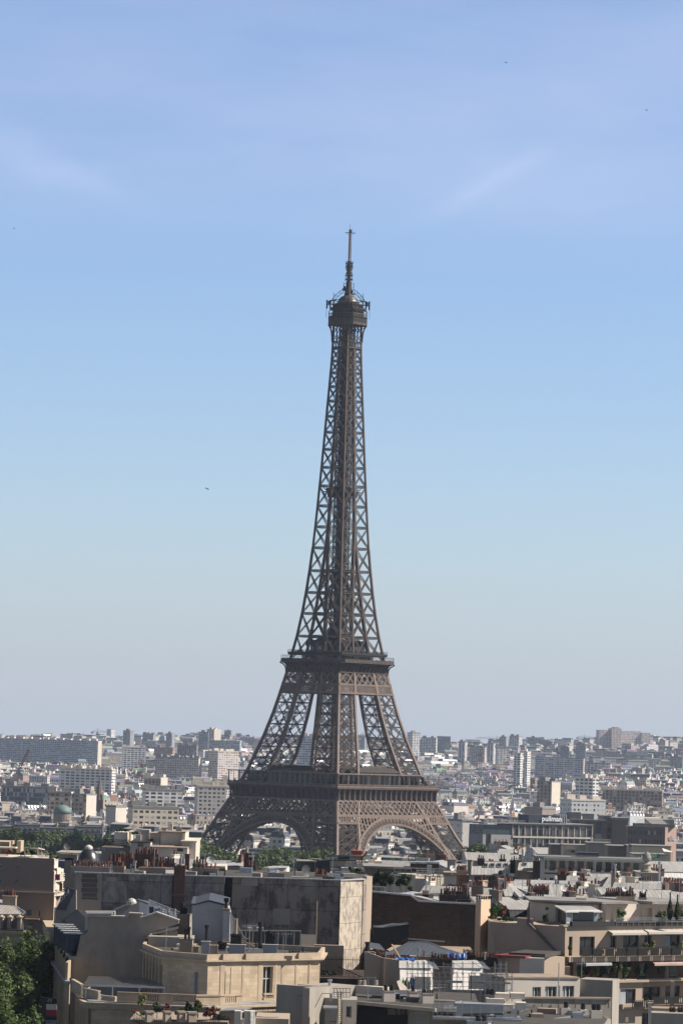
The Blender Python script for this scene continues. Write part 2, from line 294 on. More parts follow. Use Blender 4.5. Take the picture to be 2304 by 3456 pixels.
def build_tower():
 iron = mat('brown_iron_paint', (.112, .089, .078), rough=.7, var=.35, scale=.35, spec=.15)
 iron_lit = mat('sunlit_iron_paint', (.240, .186, .155), rough=.7, var=.3, scale=.5, spec=.15)  # same brown paint, lightened to put sunlight into belts, arches, girders and gallery
 dark = mat('dark_ironwork', (.035, .028, .026), rough=.7, var=.3, scale=.5)
 glass = mat('pavilion_glass', (.03, .045, .06), rough=.15, var=.4, scale=.3, spec=.7)
 dome_m = mat('dome_sheet', (.075, .06, .052), rough=.5, var=.45, scale=.8, spec=.6)
 masonry = mat('plinth_stone', (.34, .30, .25), rough=.9, var=.3)
 pale = mat('mast_sections', (.50, .46, .44), rough=.5, var=.2)
 root = thing('iron_lattice_tower', 'huge brown iron lattice tower with four arched legs rising above the whole city', 'tower', (0, 1713.0, 0), R_(47.2276))
 SG = [(-1, -1), (1, -1), (1, 1), (-1, 1)]
 lo_lev = [3.5, 12, 20, 28, 35.6, 41.2, 44.8, 51.4, 57.6, 63, 70.2, 80.6, 91.6, 101.2, 105.4, 111.3]
 for sx, sy in SG:
  GIRD = []
  zs = [0, 6, 12, 18, 25.3, 29.7, 34.6, 41, 44.5, 51, 57.6, 64.4, 72, 80.6, 91.6, 100.6, 106, 111.6]
  for cx, cy in ((0, 0), (0, 1), (1, 0), (1, 1)):
   f = lambda z: V3(sx*(wi(z) if cx else wo(z)-.5), sy*(wi(z) if cy else wo(z)-.5), z)
   leg = MB()
   for a, b in zip(zs[:-1], zs[1:]): leg.bar(f(a), f(b+.05), 1.15, 1.15, (sx, 0.001, 0))
   GIRD.append(leg)
  br = MB()
  def PT(k, z, e=0.0):
   o, i = wo(z)-.5, wi(z); c = [(o, o), (i, o), (i, i), (o, i)][k]
   return V3(sx*c[0], sy*c[1], z)
  nr = [V3(0, 1, 0), V3(1, 0, 0), V3(0, 1, 0), V3(1, 0, 0)]
  for k in range(4):
   for j, (a, b) in enumerate(zip(lo_lev[:-1], lo_lev[1:])):
    if a in (101.2,) and k in (0, 3): continue
    p0, p1, q0, q1 = PT(k, a), PT((k+1) % 4, a), PT(k, b), PT((k+1) % 4, b)
    n = nr[k]; wd = 1.0
    truss(br, q0, q1, .9, n, .2, .11, 1.2)
    if b-a < 5: continue
    truss(br, p0, q1, wd, n, .17, .09, 1.6); truss(br, p1, q0, wd, n, .17, .09, 1.6)
    m0, m1 = (p0+p1)/2, (q0+q1)/2; mid = (p0+q0+p1+q1)/4
    truss(br, (p0+q0)/2, (p1+q1)/2, .5, n, .16, .1)
    for r0, r1 in ((m0, (p0+q0)/2), (m0, (p1+q1)/2), (m1, (p0+q0)/2), (m1, (p1+q1)/2)): br.bar(r0, r1, .26, .2, n)
  for a, b in zip(lo_lev[:-1], lo_lev[1:]):
   for u, v in ((.35, .35), (.65, .35), (.35, .65), (.65, .65), (.5, .2), (.5, .8)):
    f = lambda z: V3(sx*(wi(z)+(wo(z)-wi(z))*u), sy*(wi(z)+(wo(z)-wi(z))*v), z)
    br.bar(f(a), f(b), .3, .3)
   zz = a
   while zz < b:
    f = lambda z, u, v: V3(sx*(wi(z)+(wo(z)-wi(z))*u), sy*(wi(z)+(wo(z)-wi(z))*v), z)
    e = min(b, zz+2.6); br.bar(f(zz, .35, .35), f(e, .65, .65), .35, .25); br.bar(f(zz, .65, .35), f(zz, .35, .65), .25); br.bar(f(e, .35, .65), f(e, .65, .35), .2)
    br.bar(f(zz, .5, .2), f(e, .8, .5), .5, .2); br.bar(f(zz, .2, .5), f(e, .5, .8), .3, .2); zz = e
  lo = br.build('leg', iron, root, local=True, uv=False)
  for q in GIRD: q.build('corner_girder', iron_lit, lo, local=True, uv=False)
  for cx in (0, 1):
   for cy in (0, 1):
    x = sx*(37.5 if cx else 62); y = sy*(37.5 if cy else 62)
    pl = MB(); pl.rbox(x, y, 0, 8, 8, -1, 3.6, 5, 5); pl.build('masonry_footing', masonry, lo, local=True)
 def face_pt(k, x, z, off=0.0, w=None):
  ww = (wo(z) if w is None else w)+off; a = k*math.pi/2
  lx, ly = x, -ww; return V3(lx*math.cos(a)-ly*math.sin(a), lx*math.sin(a)+ly*math.cos(a), z)
 def face_n(k): a = k*math.pi/2; return V3(math.sin(a), -math.cos(a), 0)
 def xband(mb, k, z0, z1, x0f, x1f, sp, shift, wd, off=0.05):
  n = face_n(k); X0, X1 = x0f(z0), x1f(z0)
  for s in (1, -1):
   x = -200.0
   while x < 200:
    a = np.array([x, z0]); b = np.array([x+s*shift, z1]); pts = []
    for t in np.linspace(0, 1, 13):
     c = a+(b-a)*t
     if x0f(c[1])-.01 <= c[0] <= x1f(c[1])+.01: pts.append(c)
    if len(pts) > 2: mb.bar(face_pt(k, pts[0][0], pts[0][1], off), face_pt(k, pts[-1][0], pts[-1][1], off), wd, .3, n)
    x += sp
 for k in range(4):
  n = face_n(k)
  g = MB()
  for z, h in ((41.25, .9), (44.85, 1.0), (51.3, .8)):
   ext = wo(z)
   if z < 44:
    for s in (-1, 1): g.bar(face_pt(k, s*ext, z, .1), face_pt(k, s*wi(z), z, .1), h, .5, n)
   else: g.bar(face_pt(k, -ext, z, .1), face_pt(k, ext, z, .1), h, .5, n)
  for s in (-1, 1):
   xband(g, k, 41.4, 44.7, (lambda z: wi(z)) if s > 0 else (lambda z: -wo(z)), (lambda z: wo(z)) if s > 0 else (lambda z: -wi(z)), 1.75, 2.6, .38)
  xband(g, k, 45.2, 51.0, lambda z: -wo(z), lambda z: wo(z), 3.35, 5.0, .5)
  xband(g, k, 45.2, 51.0, lambda z: -wo(z)+1, lambda z: wo(z)-1, 3.35, 1.7, .25, -.35)
  for s in (-1, 1):
   g.bar(face_pt(k, s*wi(41), 41, .12), face_pt(k, s*wi(51.3), 51.3, .12), 1.2, .5, n); g.bar(face_pt(k, s*(wo(41)-.4), 41, .12), face_pt(k, s*(wo(51.3)-.4), 51.3, .12), 1.0, .5, n)
  g.build('lattice_belt', iron_lit, root, local=True, uv=False)
  g = MB()
  for z in (101.3, 105.4): g.bar(face_pt(k, -wo(z), z, .1), face_pt(k, wo(z), z, .1), .75, .5, n)
  xband(g, k, 101.5, 105.2, lambda z: -wo(z), lambda z: wo(z), 1.15, 2.3, .27)
  for s in (-1, 1):
   g.bar(face_pt(k, s*wi(101), 101, .15), face_pt(k, s*wi(111.3), 111.3, .15), 1.2, .5, n)
  for x0, x1 in ((-1, -.42), (-.42, 0), (0, .42), (.42, 1)):
   a, b = wo(105.6)*x0, wo(105.6)*x1; c, d = wo(111)*x0, wo(111)*x1
   truss(g, face_pt(k, a, 105.6), face_pt(k, (c+d)/2, 111), .6, n, .2, .12); truss(g, face_pt(k, b, 105.6), face_pt(k, (c+d)/2, 111), .6, n, .2, .12)
   truss(g, face_pt(k, c, 111), face_pt(k, (a+b)/2, 105.6), .6, n, .2, .12); truss(g, face_pt(k, d, 111), face_pt(k, (a+b)/2, 105.6), .6, n, .2, .12)
  g.build('lattice_belt', iron_lit, root, local=True, uv=False)
  g = MB(); cz = 3.8; R0, R1 = 37.0, 40.3; N = 46; a0 = math.asin((10-cz)/R0)
  def ap(r, t, off=0.0): z = cz+r*math.sin(t); return face_pt(k, r*math.cos(t), z, off)
  ts = [a0+(math.pi-2*a0)*i/N for i in range(N+1)]
  for i in range(N):
   t0, t1 = ts[i], ts[i+1]; tm = (t0+t1)/2
   for off in (.35, -4.5):
    g.bar(ap(R0, t0, off), ap(R0, t1, off), 1.0, .6, n); g.bar(ap(R1, t0, off), ap(R1, t1, off), 1.05, .6, n)
    g.bar(ap(R0, t0, off), ap(R1, t0, off), .42, .4, n)
    if off > 0:   # little fan ornament in every panel
     g.bar(ap(R0+.3, tm, off), ap(R0+1.6, tm, off), .25, .25, n)
     g.bar(ap(R0+1.6, tm, off), ap(R1-.3, t0+(t1-t0)*.15, off), .25, .2, n); g.bar(ap(R0+1.6, tm, off), ap(R1-.3, t0+(t1-t0)*.85, off), .25, .2, n)
    else: g.bar(ap(R0, t0, off), ap(R1, t1, off), .3, .3, n)
   g.bar(ap(R0, t0, .3), ap(R0, t0, -4.5), .3, .35); g.bar(ap(R0, t0, .3), ap(R0, t1, -4.5), .28); g.bar(ap(R0, t1, .3), ap(R0, t0, -4.5), .28); g.bar(ap(R1, t0, .3), ap(R1, t0, -4.5), .3, .35)
  for s in (-1, 1):
   x = 9.2
   zt = 44.0
   while x < 26:
    zz = cz+math.sqrt(max(0, R1**2-x*x)); lim = 44.3
    if zz < lim-.3:
     zb = zz; xb = x
     top = min(lim, lim)
     if x < wi(min(44, zz))+.2:
      g.bar(face_pt(k, s*(x+.0), lim, .25), face_pt(k, s*(x+.25*max(0, lim-zz)*.35), zz-.2, .25), .62, .3, n)
      g.bar(face_pt(k, s*(x+.35), lim-.5, .25), face_pt(k, s*(x+.95), lim-.1, .25), .5, .3, n); g.bar(face_pt(k, s*(x-.35), lim-.5, .25), face_pt(k, s*(x-.95), lim-.1, .25), .5, .3, n)
    x += 2.25
   for z0 in np.arange(30, 43, 2.6):   # openings follow the leg edge below
    xa = wi(z0)-.2; xr = math.sqrt(max(0, R1**2-(z0-cz)**2))
    if xa-xr > .8: g.bar(face_pt(k, s*xa, z0+.9, .25), face_pt(k, s*(xr-.1), z0-.2, .25), .7, .3, n)
   g.bar(face_pt(k, s*wi(26), 26, .2), face_pt(k, s*wi(44), 44, .2), 1.15, .5, n)
  g.bar(face_pt(k, -wi(44), 44.1, .2), face_pt(k, wi(44), 44.1, .2), 1.2, .5, n)
  g.bar(face_pt(k, -9.5, 43.6, .24), face_pt(k, 9.5, 43.6, .24), 1.1, .3, n)
  g.build('decorative_arch', iron_lit, root, local=True, uv=False)
 # --- first floor
 fl = MB(); h1 = 35.35
 hole = 12
 for (x0, x1, y0, y1) in ((-h1, h1, -h1, -hole), (-h1, h1, hole, h1), (-h1, -hole, -hole, hole), (hole, h1, -hole, hole)): fl.box(x0, x1, y0, y1, 56.6, 57.3)
 fo = fl.build('first_floor', iron, root, local=True, uv=False)
 for k in range(4):
  n = face_n(k); fr = MB()
  prof = [(33.7, 51.7), (33.75, 53.6), (34.0, 55.0), (34.6, 56.2), (35.3, 56.9)]
  for (wa, za), (wb, zb) in zip(prof[:-1], prof[1:]):
   A, B, C, D = face_pt(k, -wa, za, 0, wa), face_pt(k, wa, za, 0, wa), face_pt(k, wb, zb, 0, wb), face_pt(k, -wb, zb, 0, wb)
   fr.face([A, B, C, D])
  fr.bar(face_pt(k, -34.2, 51.6, 0, 34.2), face_pt(k, 34.2, 51.6, 0, 34.2), .55, .9, n)
  for i in range(20):
   x = -33.9+67.8*i/19
   fr.bar(face_pt(k, x, 51.8, 0, 34.35), face_pt(k, x, 56.0, 0, 34.75), .55, .8, n); fr.bar(face_pt(k, x, 51.9, 0, 34.7), face_pt(k, x, 52.7, 0, 34.7), .95, .7, n)
   fr.bar(face_pt(k, x, 55.9, 0, 34.7), face_pt(k, x, 56.8, 0, 35.2), .9, .9, n)
  fr.bar(face_pt(k, -35.6, 57.1, 0, 35.45), face_pt(k, 35.6, 57.1, 0, 35.45), .5, .5, n)
  fr.build('frieze', iron, fo, local=True, uv=False)
  gl = MB()
  gl.bar(face_pt(k, -35.3, 58.9, 0, 35.3), face_pt(k, 35.3, 58.9, 0, 35.3), .22, .3, n)
  for i in range(142):
   x = -35.25+70.5*i/141; gl.bar(face_pt(k, x, 57.3, 0, 35.3), face_pt(k, x, 58.9, 0, 35.3), .2, .12, n)
  gl.bar(face_pt(k, -35.3, 57.9, 0, 35.3), face_pt(k, 35.3, 57.9, 0, 35.3), .5, .1, n)
  for i in range(11):
   x = -35.1+70.2*i/10
   for e in (-.4, .4):
    xx = min(35.1, max(-35.1, x+e)); gl.bar(face_pt(k, xx, 57.3, 0, 35.1), face_pt(k, xx, 63.5, 0, 35.1), .22, .22, n)
  for i in range(10):
   x = -31.6+70.2*i/10; gl.bar(face_pt(k, x, 57.3, 0, 35.1), face_pt(k, x, 63.5, 0, 35.1), .12, .12, n)
  gl.bar(face_pt(k, -35.6, 63.7, 0, 33.2), face_pt(k, 35.6, 63.7, 0, 33.2), .35, 4.9, (0, 0, 1)) if False else None
  A = [face_pt(k, -35.7, 63.55, 0, 35.7), face_pt(k, 35.7, 63.55, 0, 35.7), face_pt(k, 30.6, 63.55, 0, 30.6), face_pt(k, -30.6, 63.55, 0, 30.6)]
  gl.hexa(A+[a+V3(0, 0, .42) for a in A])
  gl.build('gallery', iron_lit, fo, local=True, uv=False)
  a = k*math.pi/2; pv = MB(); pv.rbox(22.2*math.sin(a)*1, -22.2*math.cos(a), a, 30, 12.5, 57.3, 64.6); pv.rbox(24.6*math.sin(a), -24.6*math.cos(a), a, 54, 11, 57.3, 63.2)
  po = pv.build('pavilion', glass, fo, local=True, uv=False)
  rf = MB(); rf.rbox(22.4*math.sin(a), -22.4*math.cos(a), a, 31, 14, 64.6, 65.4 if k % 2 else 66.8, 27, 9)
  rf.rbox(22.4*math.sin(a), -22.4*math.cos(a), a, 17, 6, 65.4, 67.4 if k == 0 else 66.8, 15, 4)
  for i in range(18):
   x = -27+54*i/17; p0 = face_pt(k, x, 57.3, 0, 30.2); rf.bar(p0, p0+V3(0, 0, 6.2), .25, .25, n)
  rf.build('pavilion_roof', dark, po, local=True, uv=False)
 # --- second floor
 def octo(h, c): return [(-h+c, -h), (h-c, -h), (h, -h+c), (h, h-c), (h-c, h), (-h+c, h), (-h, h-c), (-h, -h+c)]
 sf = MB(); prof = [(17.3, .35, 111.2), (17.35, .6, 112.4), (17.7, 1.2, 113.6), (18.6, 2.2, 114.7), (20.3, 3.3, 115.5)]
 for (ha, ca, za), (hb, cb, zb) in zip(prof[:-1], prof[1:]):
  A, B = octo(ha, ca), octo(hb, cb)
  for i in range(8): j = (i+1) % 8; sf.face([(*A[i], za), (*A[j], za), (*B[j], zb), (*B[i], zb)])
 sf.prism(octo(20.9, 3.7), 115.45, 115.8); sf.prism(octo(17.6, .5), 110.75, 111.25)
 s2 = sf.build('second_floor', iron, root, local=True, uv=False)
 for k in range(4):
  n = face_n(k)
  for i in range(13):
   x = -16.6+33.2*i/12; bk = MB()
   for (wa, za, sa), (wb, zb, sb) in zip([(17.5, 111.3, 1), (17.75, 113, 1.01), (18.5, 114.3, 1.04)], [(17.75, 113, 1.01), (18.5, 114.3, 1.04), (20.2, 115.4, 1.1)]):
    bk.bar(face_pt(k, x*sa, za, 0, wa), face_pt(k, x*sb, zb, 0, wb), .35, .5, n)
   bk.build('bracket', iron, s2, local=True, uv=False)
 ba = MB(); o = octo(20.6, 3.7)
 for i in range(8):
  p, q = V3(*o[i], 0), V3(*o[(i+1) % 8], 0); L = np.linalg.norm(q-p); nn = V3((q-p)[1], -(q-p)[0], 0)/L
  ba.bar(p+V3(0, 0, 116.4), q+V3(0, 0, 116.4), 1.1, .12, nn); ba.bar(p+V3(0, 0, 117.05), q+V3(0, 0, 117.05), .18, .25, nn); ba.bar(p+V3(0, 0, 118.7), q+V3(0, 0, 118.7), .1, .1, nn)
  m = max(3, int(L/1.4))
  for j in range(m): a = p+(q-p)*(j/m); ba.bar(a+V3(0, 0, 115.8), a+V3(0, 0, 118.7), .1, .1, nn)
  for j in range(m//2): a = p+(q-p)*(2*j/m)+nn*.08; ba.bar(a+V3(0, 0, 115.8), a+V3(0, 0, 117), .3, .2, nn)
 ba.build('balustrade', iron, s2, local=True, uv=False)
 ud = MB(); oc = octo(17.4, 1.5)
 ud.prism(octo(17.2, 1.5), 119.0, 119.35)
 for i in range(8):
  p, q = V3(*oc[i], 0), V3(*oc[(i+1) % 8], 0); L = np.linalg.norm(q-p)
  if L < .1: continue
  nn = V3((q-p)[1], -(q-p)[0], 0)/L
  ud.bar(p+V3(0, 0, 119.9), q+V3(0, 0, 119.9), 1.0, .12, nn); ud.bar(p+V3(0, 0, 121.3), q+V3(0, 0, 121.3), .12, .12, nn); m = max(2, int(L/1.2))
  for j in range(m): a = p+(q-p)*(j/m); ud.bar(a+V3(0, 0, 119.3), a+V3(0, 0, 121.3), .12, .12, nn)
 ud.build('upper_deck', dark, s2, local=True, uv=False)
 pv = MB(); pv.box(-9, 9, -9, 9, 121.5, 125.6); pv.box(-12.5, 12.5, -5, 5, 115.8, 123.4); pv.box(-5, 5, -12.5, 12.5, 115.8, 123.4)
 for sx, sy in SG: pv.box(min(sx*4, sx*9.5), max(sx*4, sx*9.5), min(sy*4, sy*9.5), max(sy*4, sy*9.5), 115.8, 121.6)
 p2 = pv.build('pavilion', glass, s2, local=True, uv=False)
 rf = MB(); rf.rbox(0, 0, 0, 19.4, 19.4, 125.6, 126.3); rf.rbox(0, 0, 0, 15, 15, 126.3, 128.2, 12, 12); rf.rbox(0, 0, 0, 11, 11, 128.0, 131.6, 5, 5)
 for i in range(26):
  t = rnd.uniform(-11, 11); u = rnd.choice((-1, 1))*rnd.uniform(7, 13); h = rnd.uniform(.8, 2.6)
  x, y = (t, u) if rnd.random() < .5 else (u, t); rf.box(x-.6, x+.6, y-.6, y+.6, 123.4, 123.4+h+.8)
 for k in range(4):
  for i in range(15): x = -9+18*i/14; p0 = face_pt(k, x, 121.4, 0, 9.1); rf.bar(p0, p0+V3(0, 0, 4.4), .22)
 rf.build('pavilion_roof', dark, p2, local=True, uv=False)
 # --- shaft above the second floor
 lv = [115.8, 127.9, 138.7, 148.7, 159.1, 170, 180, 190, 199.5, 208.4, 217, 225.2, 232.8, 240.1, 247, 253.6, 259.3, 265.3]
 sh = MB()
 for sx, sy in SG:
  for a, b in zip(lv, lv[1:]+[276.5]):
   cw = .95 if a < 170 else .8
   sh.bar(V3(sx*(wo(a)-.35), sy*(wo(a)-.35), a), V3(sx*(wo(b)-.35), sy*(wo(b)-.35), b+.05), cw, cw, (sx, 0.001, 0))
 for k in range(4):
  n = face_n(k)
  for a, b in zip(lv, lv[1:]):
   for s in ((-1, 1) if a < 175 else (1,)):
    xa, xb = (s*wi(a), s*wi(b)) if a < 175 else (0, 0)
    sh.bar(face_pt(k, xa, a, -.4), face_pt(k, xb, b+.05, -.4), .95 if a < 175 else 1.05, .8, n)
    if a < 160: sh.bar(V3(*(face_pt(k, xa, a, -wo(a)+wi(a)))), V3(*(face_pt(k, xb, b, -wo(b)+wi(b)))), .7, .7, n)
   for xx in ([-wi(b), wi(b)] if a < 160 else [0]): sh.bar(face_pt(k, xx, b-.9, -.3), face_pt(k, xx, b+.9, -.3), 1.7, .5, n)
 so_ = sh.build('shaft', iron, root, local=True, uv=False)
 br = MB()
 for k in range(4):
  n = face_n(k)
  for j, (a, b) in enumerate(zip(lv[:-1], lv[1:])):
   w = 1.15 if a < 200 else .95; pch = .95
   cols_a = [-wo(a)+.35, -wi(a), wi(a), wo(a)-.35]; cols_b = [-wo(b)+.35, -wi(b), wi(b), wo(b)-.35]
   if a >= 170: cols_a = [cols_a[0], 0, cols_a[3]]; cols_b = [cols_b[0], 0, cols_b[3]]
   m = len(cols_a)-1
   truss(br, face_pt(k, cols_b[0], b, -.4), face_pt(k, cols_b[-1], b, -.4), 1.0, n, .2, .11, 1.0)
   for i in range(m):
    if m == 3 and i == 1:
     if wi(a) < 2.4: continue
    p0, p1 = face_pt(k, cols_a[i], a+.3, -.4), face_pt(k, cols_a[i+1], a+.3, -.4); q0, q1 = face_pt(k, cols_b[i], b-.3, -.4), face_pt(k, cols_b[i+1], b-.3, -.4)
    ww = w if i != 1 or m != 3 else .7
    truss(br, p0, q1, ww*.66, n, .19, .1, 1.1); truss(br, p1, q0, ww*.66, n, .19, .1, 1.1)
 for j, (a, b) in enumerate(zip(lv[:-1], lv[1:])):
  for sx, sy in SG:
   if a < 150:
    truss(br, V3(sx*wi(b), sy*wi(b), b), V3(sx*wi(b), sy*wo(b), b), .8, V3(1, 0, 0)); truss(br, V3(sx*wi(b), sy*wi(b), b), V3(sx*wo(b), sy*wi(b), b), .8, V3(0, 1, 0))
    truss(br, V3(sx*wi(a), sy*wi(a), a), V3(sx*wi(b), sy*wo(b), b), .7, V3(1, 0, 0)); truss(br, V3(sx*wi(a), sy*wi(a), a), V3(sx*wo(b), sy*wi(b), b), .7, V3(0, 1, 0))
    truss(br, V3(sx*wi(a), sy*wo(a), a), V3(sx*wi(b), sy*wi(b), b), .7, V3(1, 0, 0)); truss(br, V3(sx*wo(a), sy*wi(a), a), V3(sx*wi(b), sy*wi(b), b), .7, V3(0, 1, 0))
   br.bar(V3(sx*2.2, sy*2.2, b), V3(sx*wo(b), sy*wo(b), b), .3)
 br.build('shaft_bracing', iron, so_, local=True, uv=False)
 co = MB()
 for cx, cy in ((-1.5, -1.5), (1.5, 1.5), (-1.5, 1.5), (1.5, -1.5)):
  for z in np.arange(124, 275, 2.4):
   s = 1.15
   for ex, ey in ((-s, -s), (s, -s), (s, s), (-s, s)): co.bar(V3(cx+ex, cy+ey, z), V3(cx+ex, cy+ey, z+2.4), .32)
   for (e0, e1) in (((-s, -s), (s, -s)), ((s, -s), (s, s)), ((s, s), (-s, s)), ((-s, s), (-s, -s))):
    co.bar(V3(cx+e0[0], cy+e0[1], z), V3(cx+e1[0], cy+e1[1], z+2.4), .42, .2); co.bar(V3(cx+e0[0], cy+e0[1], z), V3(cx+e1[0], cy+e1[1], z), .5, .2)
    co.bar(V3(cx+e1[0], cy+e1[1], z), V3(cx+e0[0], cy+e0[1], z+2.4), .42, .2)
 for z in np.arange(124, 266, 2.4):
  s = 2.9 if int(z) % 2 else 3.0; t = z*1.1
  co.bar(V3(-3, -3, z), V3(3, -3, z+1.2), .3); co.bar(V3(3, 3, z), V3(-3, 3, z+1.2), .3); co.bar(V3(-3, -3, z), V3(-3, 3, z+1), .2); co.bar(V3(3, -3, z), V3(3, 3, z+1), .2)
 for z in (150, 172, 186, 205, 228, 247): co.box(-2.5, -.3, -2.6, -.4, z, z+5.5); co.box(.3, 2.6, .3, 2.6, z+8, z+13)
 co.build('lift_shaft', dark, root, local=True, uv=False)
 ip = MB(); ip.box(-5.0, 5.0, -5.0, 5.0, 194.2, 196.6); ip.box(-6.3, 6.3, -6.3, 6.3, 196.6, 197.0); ip.box(-3.6, 3.6, -3.6, 3.6, 197, 199)
 for i in range(14): x = rnd.uniform(-5.5, 5.5); y = rnd.uniform(-5.5, 5.5); ip.box(x-.4, x+.4, y-.4, y+.4, 197, 197+rnd.uniform(.8, 2.2))
 for k in range(4): ip.bar(face_pt(k, -6.2, 198.1, 0, 6.2), face_pt(k, 6.2, 198.1, 0, 6.2), .15); ip.bar(face_pt(k, -4, 196.6, 0, 5.5), face_pt(k, -7, 200, 0, 7.5), .18); ip.bar(face_pt(k, 4, 196.6, 0, 5.5), face_pt(k, 7, 200, 0, 7.5), .18)
 ip.build('intermediate_platform', dark, root, local=True, uv=False)
 # --- top
 tp = MB()
 for z in (265.4, 268.6): tp.bar(V3(-5.1, -5.1, z), V3(5.1, -5.1, z), .5, .4); tp.bar(V3(5.1, -5.1, z), V3(5.1, 5.1, z), .5, .4); tp.bar(V3(5.1, 5.1, z), V3(-5.1, 5.1, z), .5, .4); tp.bar(V3(-5.1, 5.1, z), V3(-5.1, -5.1, z), .5, .4)
 for k in range(4):
  n = face_n(k)
  for i in range(6):
   x = -5+10*i/6; x2 = -5+10*(i+1)/6; tp.bar(face_pt(k, x, 265.4, 0, 5), face_pt(k, x2, 268.6, 0, 5), .25, .2, n); tp.bar(face_pt(k, x2, 265.4, 0, 5), face_pt(k, x, 268.6, 0, 5), .25, .2, n)
  for i in range(5): x = -4.4+8.8*i/4; tp.bar(face_pt(k, x, 268.6, 0, 4.6), face_pt(k, x*1.1, 276.4, 0, 4.8), .35, .35, n)
  for i in range(4):
   x = -4.4+8.8*i/4; x2 = x+2.2; tp.bar(face_pt(k, x, 269, 0, 4.6), face_pt(k, x2, 272.4, 0, 4.6), .2, .2, n); tp.bar(face_pt(k, x2, 272.4, 0, 4.6), face_pt(k, x, 276, 0, 4.7), .2, .2, n)
  for i in range(2):  # flaring corner ribs
   s = -1 if i else 1
   pr = [(5.1, 5.1, 268.4), (5.25, 5.1, 271), (5.7, 5.0, 273.3), (6.6, 4.9, 275.2), (8.0, 4.8, 276.6)]
   for (wa, xa, za), (wb, xb, zb) in zip(pr[:-1], pr[1:]): tp.bar(face_pt(k, s*xa, za, 0, wa), face_pt(k, s*xb, zb, 0, wb), .45, .45, n); tp.bar(face_pt(k, s*xa, za, 0, (wa+4.8)/2), face_pt(k, s*xb, zb, 0, wb), .2, .2, n)
 tp.prism(octo(8.15, 3.3), 276.4, 277.6); tp.prism(octo(7.9, 3.2), 277.6, 279.6); tp.prism(octo(8.2, 3.35), 280.2, 280.5)
 o = octo(8.0, 3.25)
 for i in range(8):
  p, q = V3(*o[i], 0), V3(*o[(i+1) % 8], 0); L = np.linalg.norm(q-p); nn = V3((q-p)[1], -(q-p)[0], 0)/L; m = 12 if L > 7 else 7
  for j in range(m+1): a = p+(q-p)*(j/m); tp.bar(a+V3(0, 0, 277.5), a+V3(0, 0, 279.8), .22, .2, nn)
  for j in range(5): a = p+(q-p)*(j/4); tp.bar(a+V3(0, 0, 279.5), a+V3(0, 0, 280.3), .3, .2, nn); tp.bar(a+V3(0, 0, 280.5), a+V3(0, 0, 283.0), .12, .12, nn); tp.bar(a+V3(0, 0, 283.0), a*.9+V3(0, 0, 284.3), .12)
  tp.bar(p+V3(0, 0, 281.7), q+V3(0, 0, 281.7), .4, .1, nn); tp.bar(p+V3(0, 0, 283), q+V3(0, 0, 283), .12, .12, nn)
 to = tp.build('top_gallery', iron, root, local=True, uv=False)
 dk = MB(); dk.prism(octo(6.4, 2.4), 279.6, 283.8); dk.prism(octo(7.6, 3.0), 283.8, 284.5); dk.prism(octo(5.6, 2.0), 284.5, 286.2); dk.prism(octo(6.0, 2.2), 286.2, 286.6)
 for i in range(46):
  t = rnd.uniform(0, 6.28); r = rnd.uniform(5, 7.4); h = rnd.uniform(.6, 2.4); x, y = r*math.cos(t), r*math.sin(t); dk.box(x-.2, x+.2, y-.2, y+.2, 284.5, 284.5+h)
 for k in range(4):
  for xx in (-6.0, 6.0): dk.bar(face_pt(k, xx, 284, 0, 6.0), face_pt(k, xx, 288.5, 0, 6.0), .45)
  dk.bar(face_pt(k, -6.2, 288.3, 0, 6.1), face_pt(k, 6.2, 288.3, 0, 6.1), .25)
 dk.build('equipment_storey', dark, root, local=True, uv=False)
 dm = MB(); dm.lathe((0, 0, 286.6), [(5.3, 0), (5.35, 1.0), (5.1, 1.1), (4.6, 2.3), (3.8, 3.3), (2.8, 3.9), (1.4, 4.4), (1.2, 6.5)], 16)
 dm.build('dome', dome_m, root, local=True, uv=False)
 an = MB()
 for k in range(4):
  a = math.pi/4+k*math.pi/2; c, s = math.cos(a), math.sin(a); r = lambda q, z: V3(q*c, q*s, z)
  arc = [(8.3, 287.2), (7.4, 289.3), (6.0, 291.2), (4.2, 292.8), (2.0, 294.2)]; inn = [(7.3, 286.4), (6.4, 288.2), (5.1, 290), (3.6, 291.4), (2.0, 292.6)]
  for i in range(4):
   an.bar(r(*arc[i]), r(*arc[i+1]), .22); an.bar(r(*inn[i]), r(*inn[i+1]), .22); an.bar(r(*arc[i]), r(*inn[i]), .15); an.bar(r(*inn[i]), r(*arc[i+1]), .15)
  an.bar(r(7, 284.4), r(7, 292.0), .2); an.bar(r(5.5, 288.4), r(9.2, 288.0), .22)
 for sx in (-1, 1):   # outrigger panels left and right
  u = V3(sx*.72, -sx*.72, 0)
  an.bar(u*7+V3(0, 0, 286.4), u*9.6+V3(0, 0, 286.3), .35); an.bar(u*7+V3(0, 0, 284.6), u*9.3+V3(0, 0, 286.0), .2); an.bar(u*9.9+V3(0, 0, 284.3), u*9.9+V3(0, 0, 288.4), .7, .4); an.bar(u*9+V3(0, 0, 286.4), u*9+V3(0, 0, 288), .6)
  an.bar(u*10.1+V3(0, 0, 280), u*10.1+V3(0, 0, 286), .12)
 for i in range(30):
  t = rnd.uniform(0, 6.28); r_ = rnd.uniform(1.0, 2.9); z = rnd.uniform(290.5, 294.2); x, y = r_*math.cos(t), r_*math.sin(t); an.box(x-.3, x+.3, y-.3, y+.3, z, z+rnd.uniform(.5, 1.3))
 an.box(-1.15, 1.15, -1.15, 1.15, 290.5, 294.4); an.box(-.95, .95, -.95, .95, 294.2, 297.4)
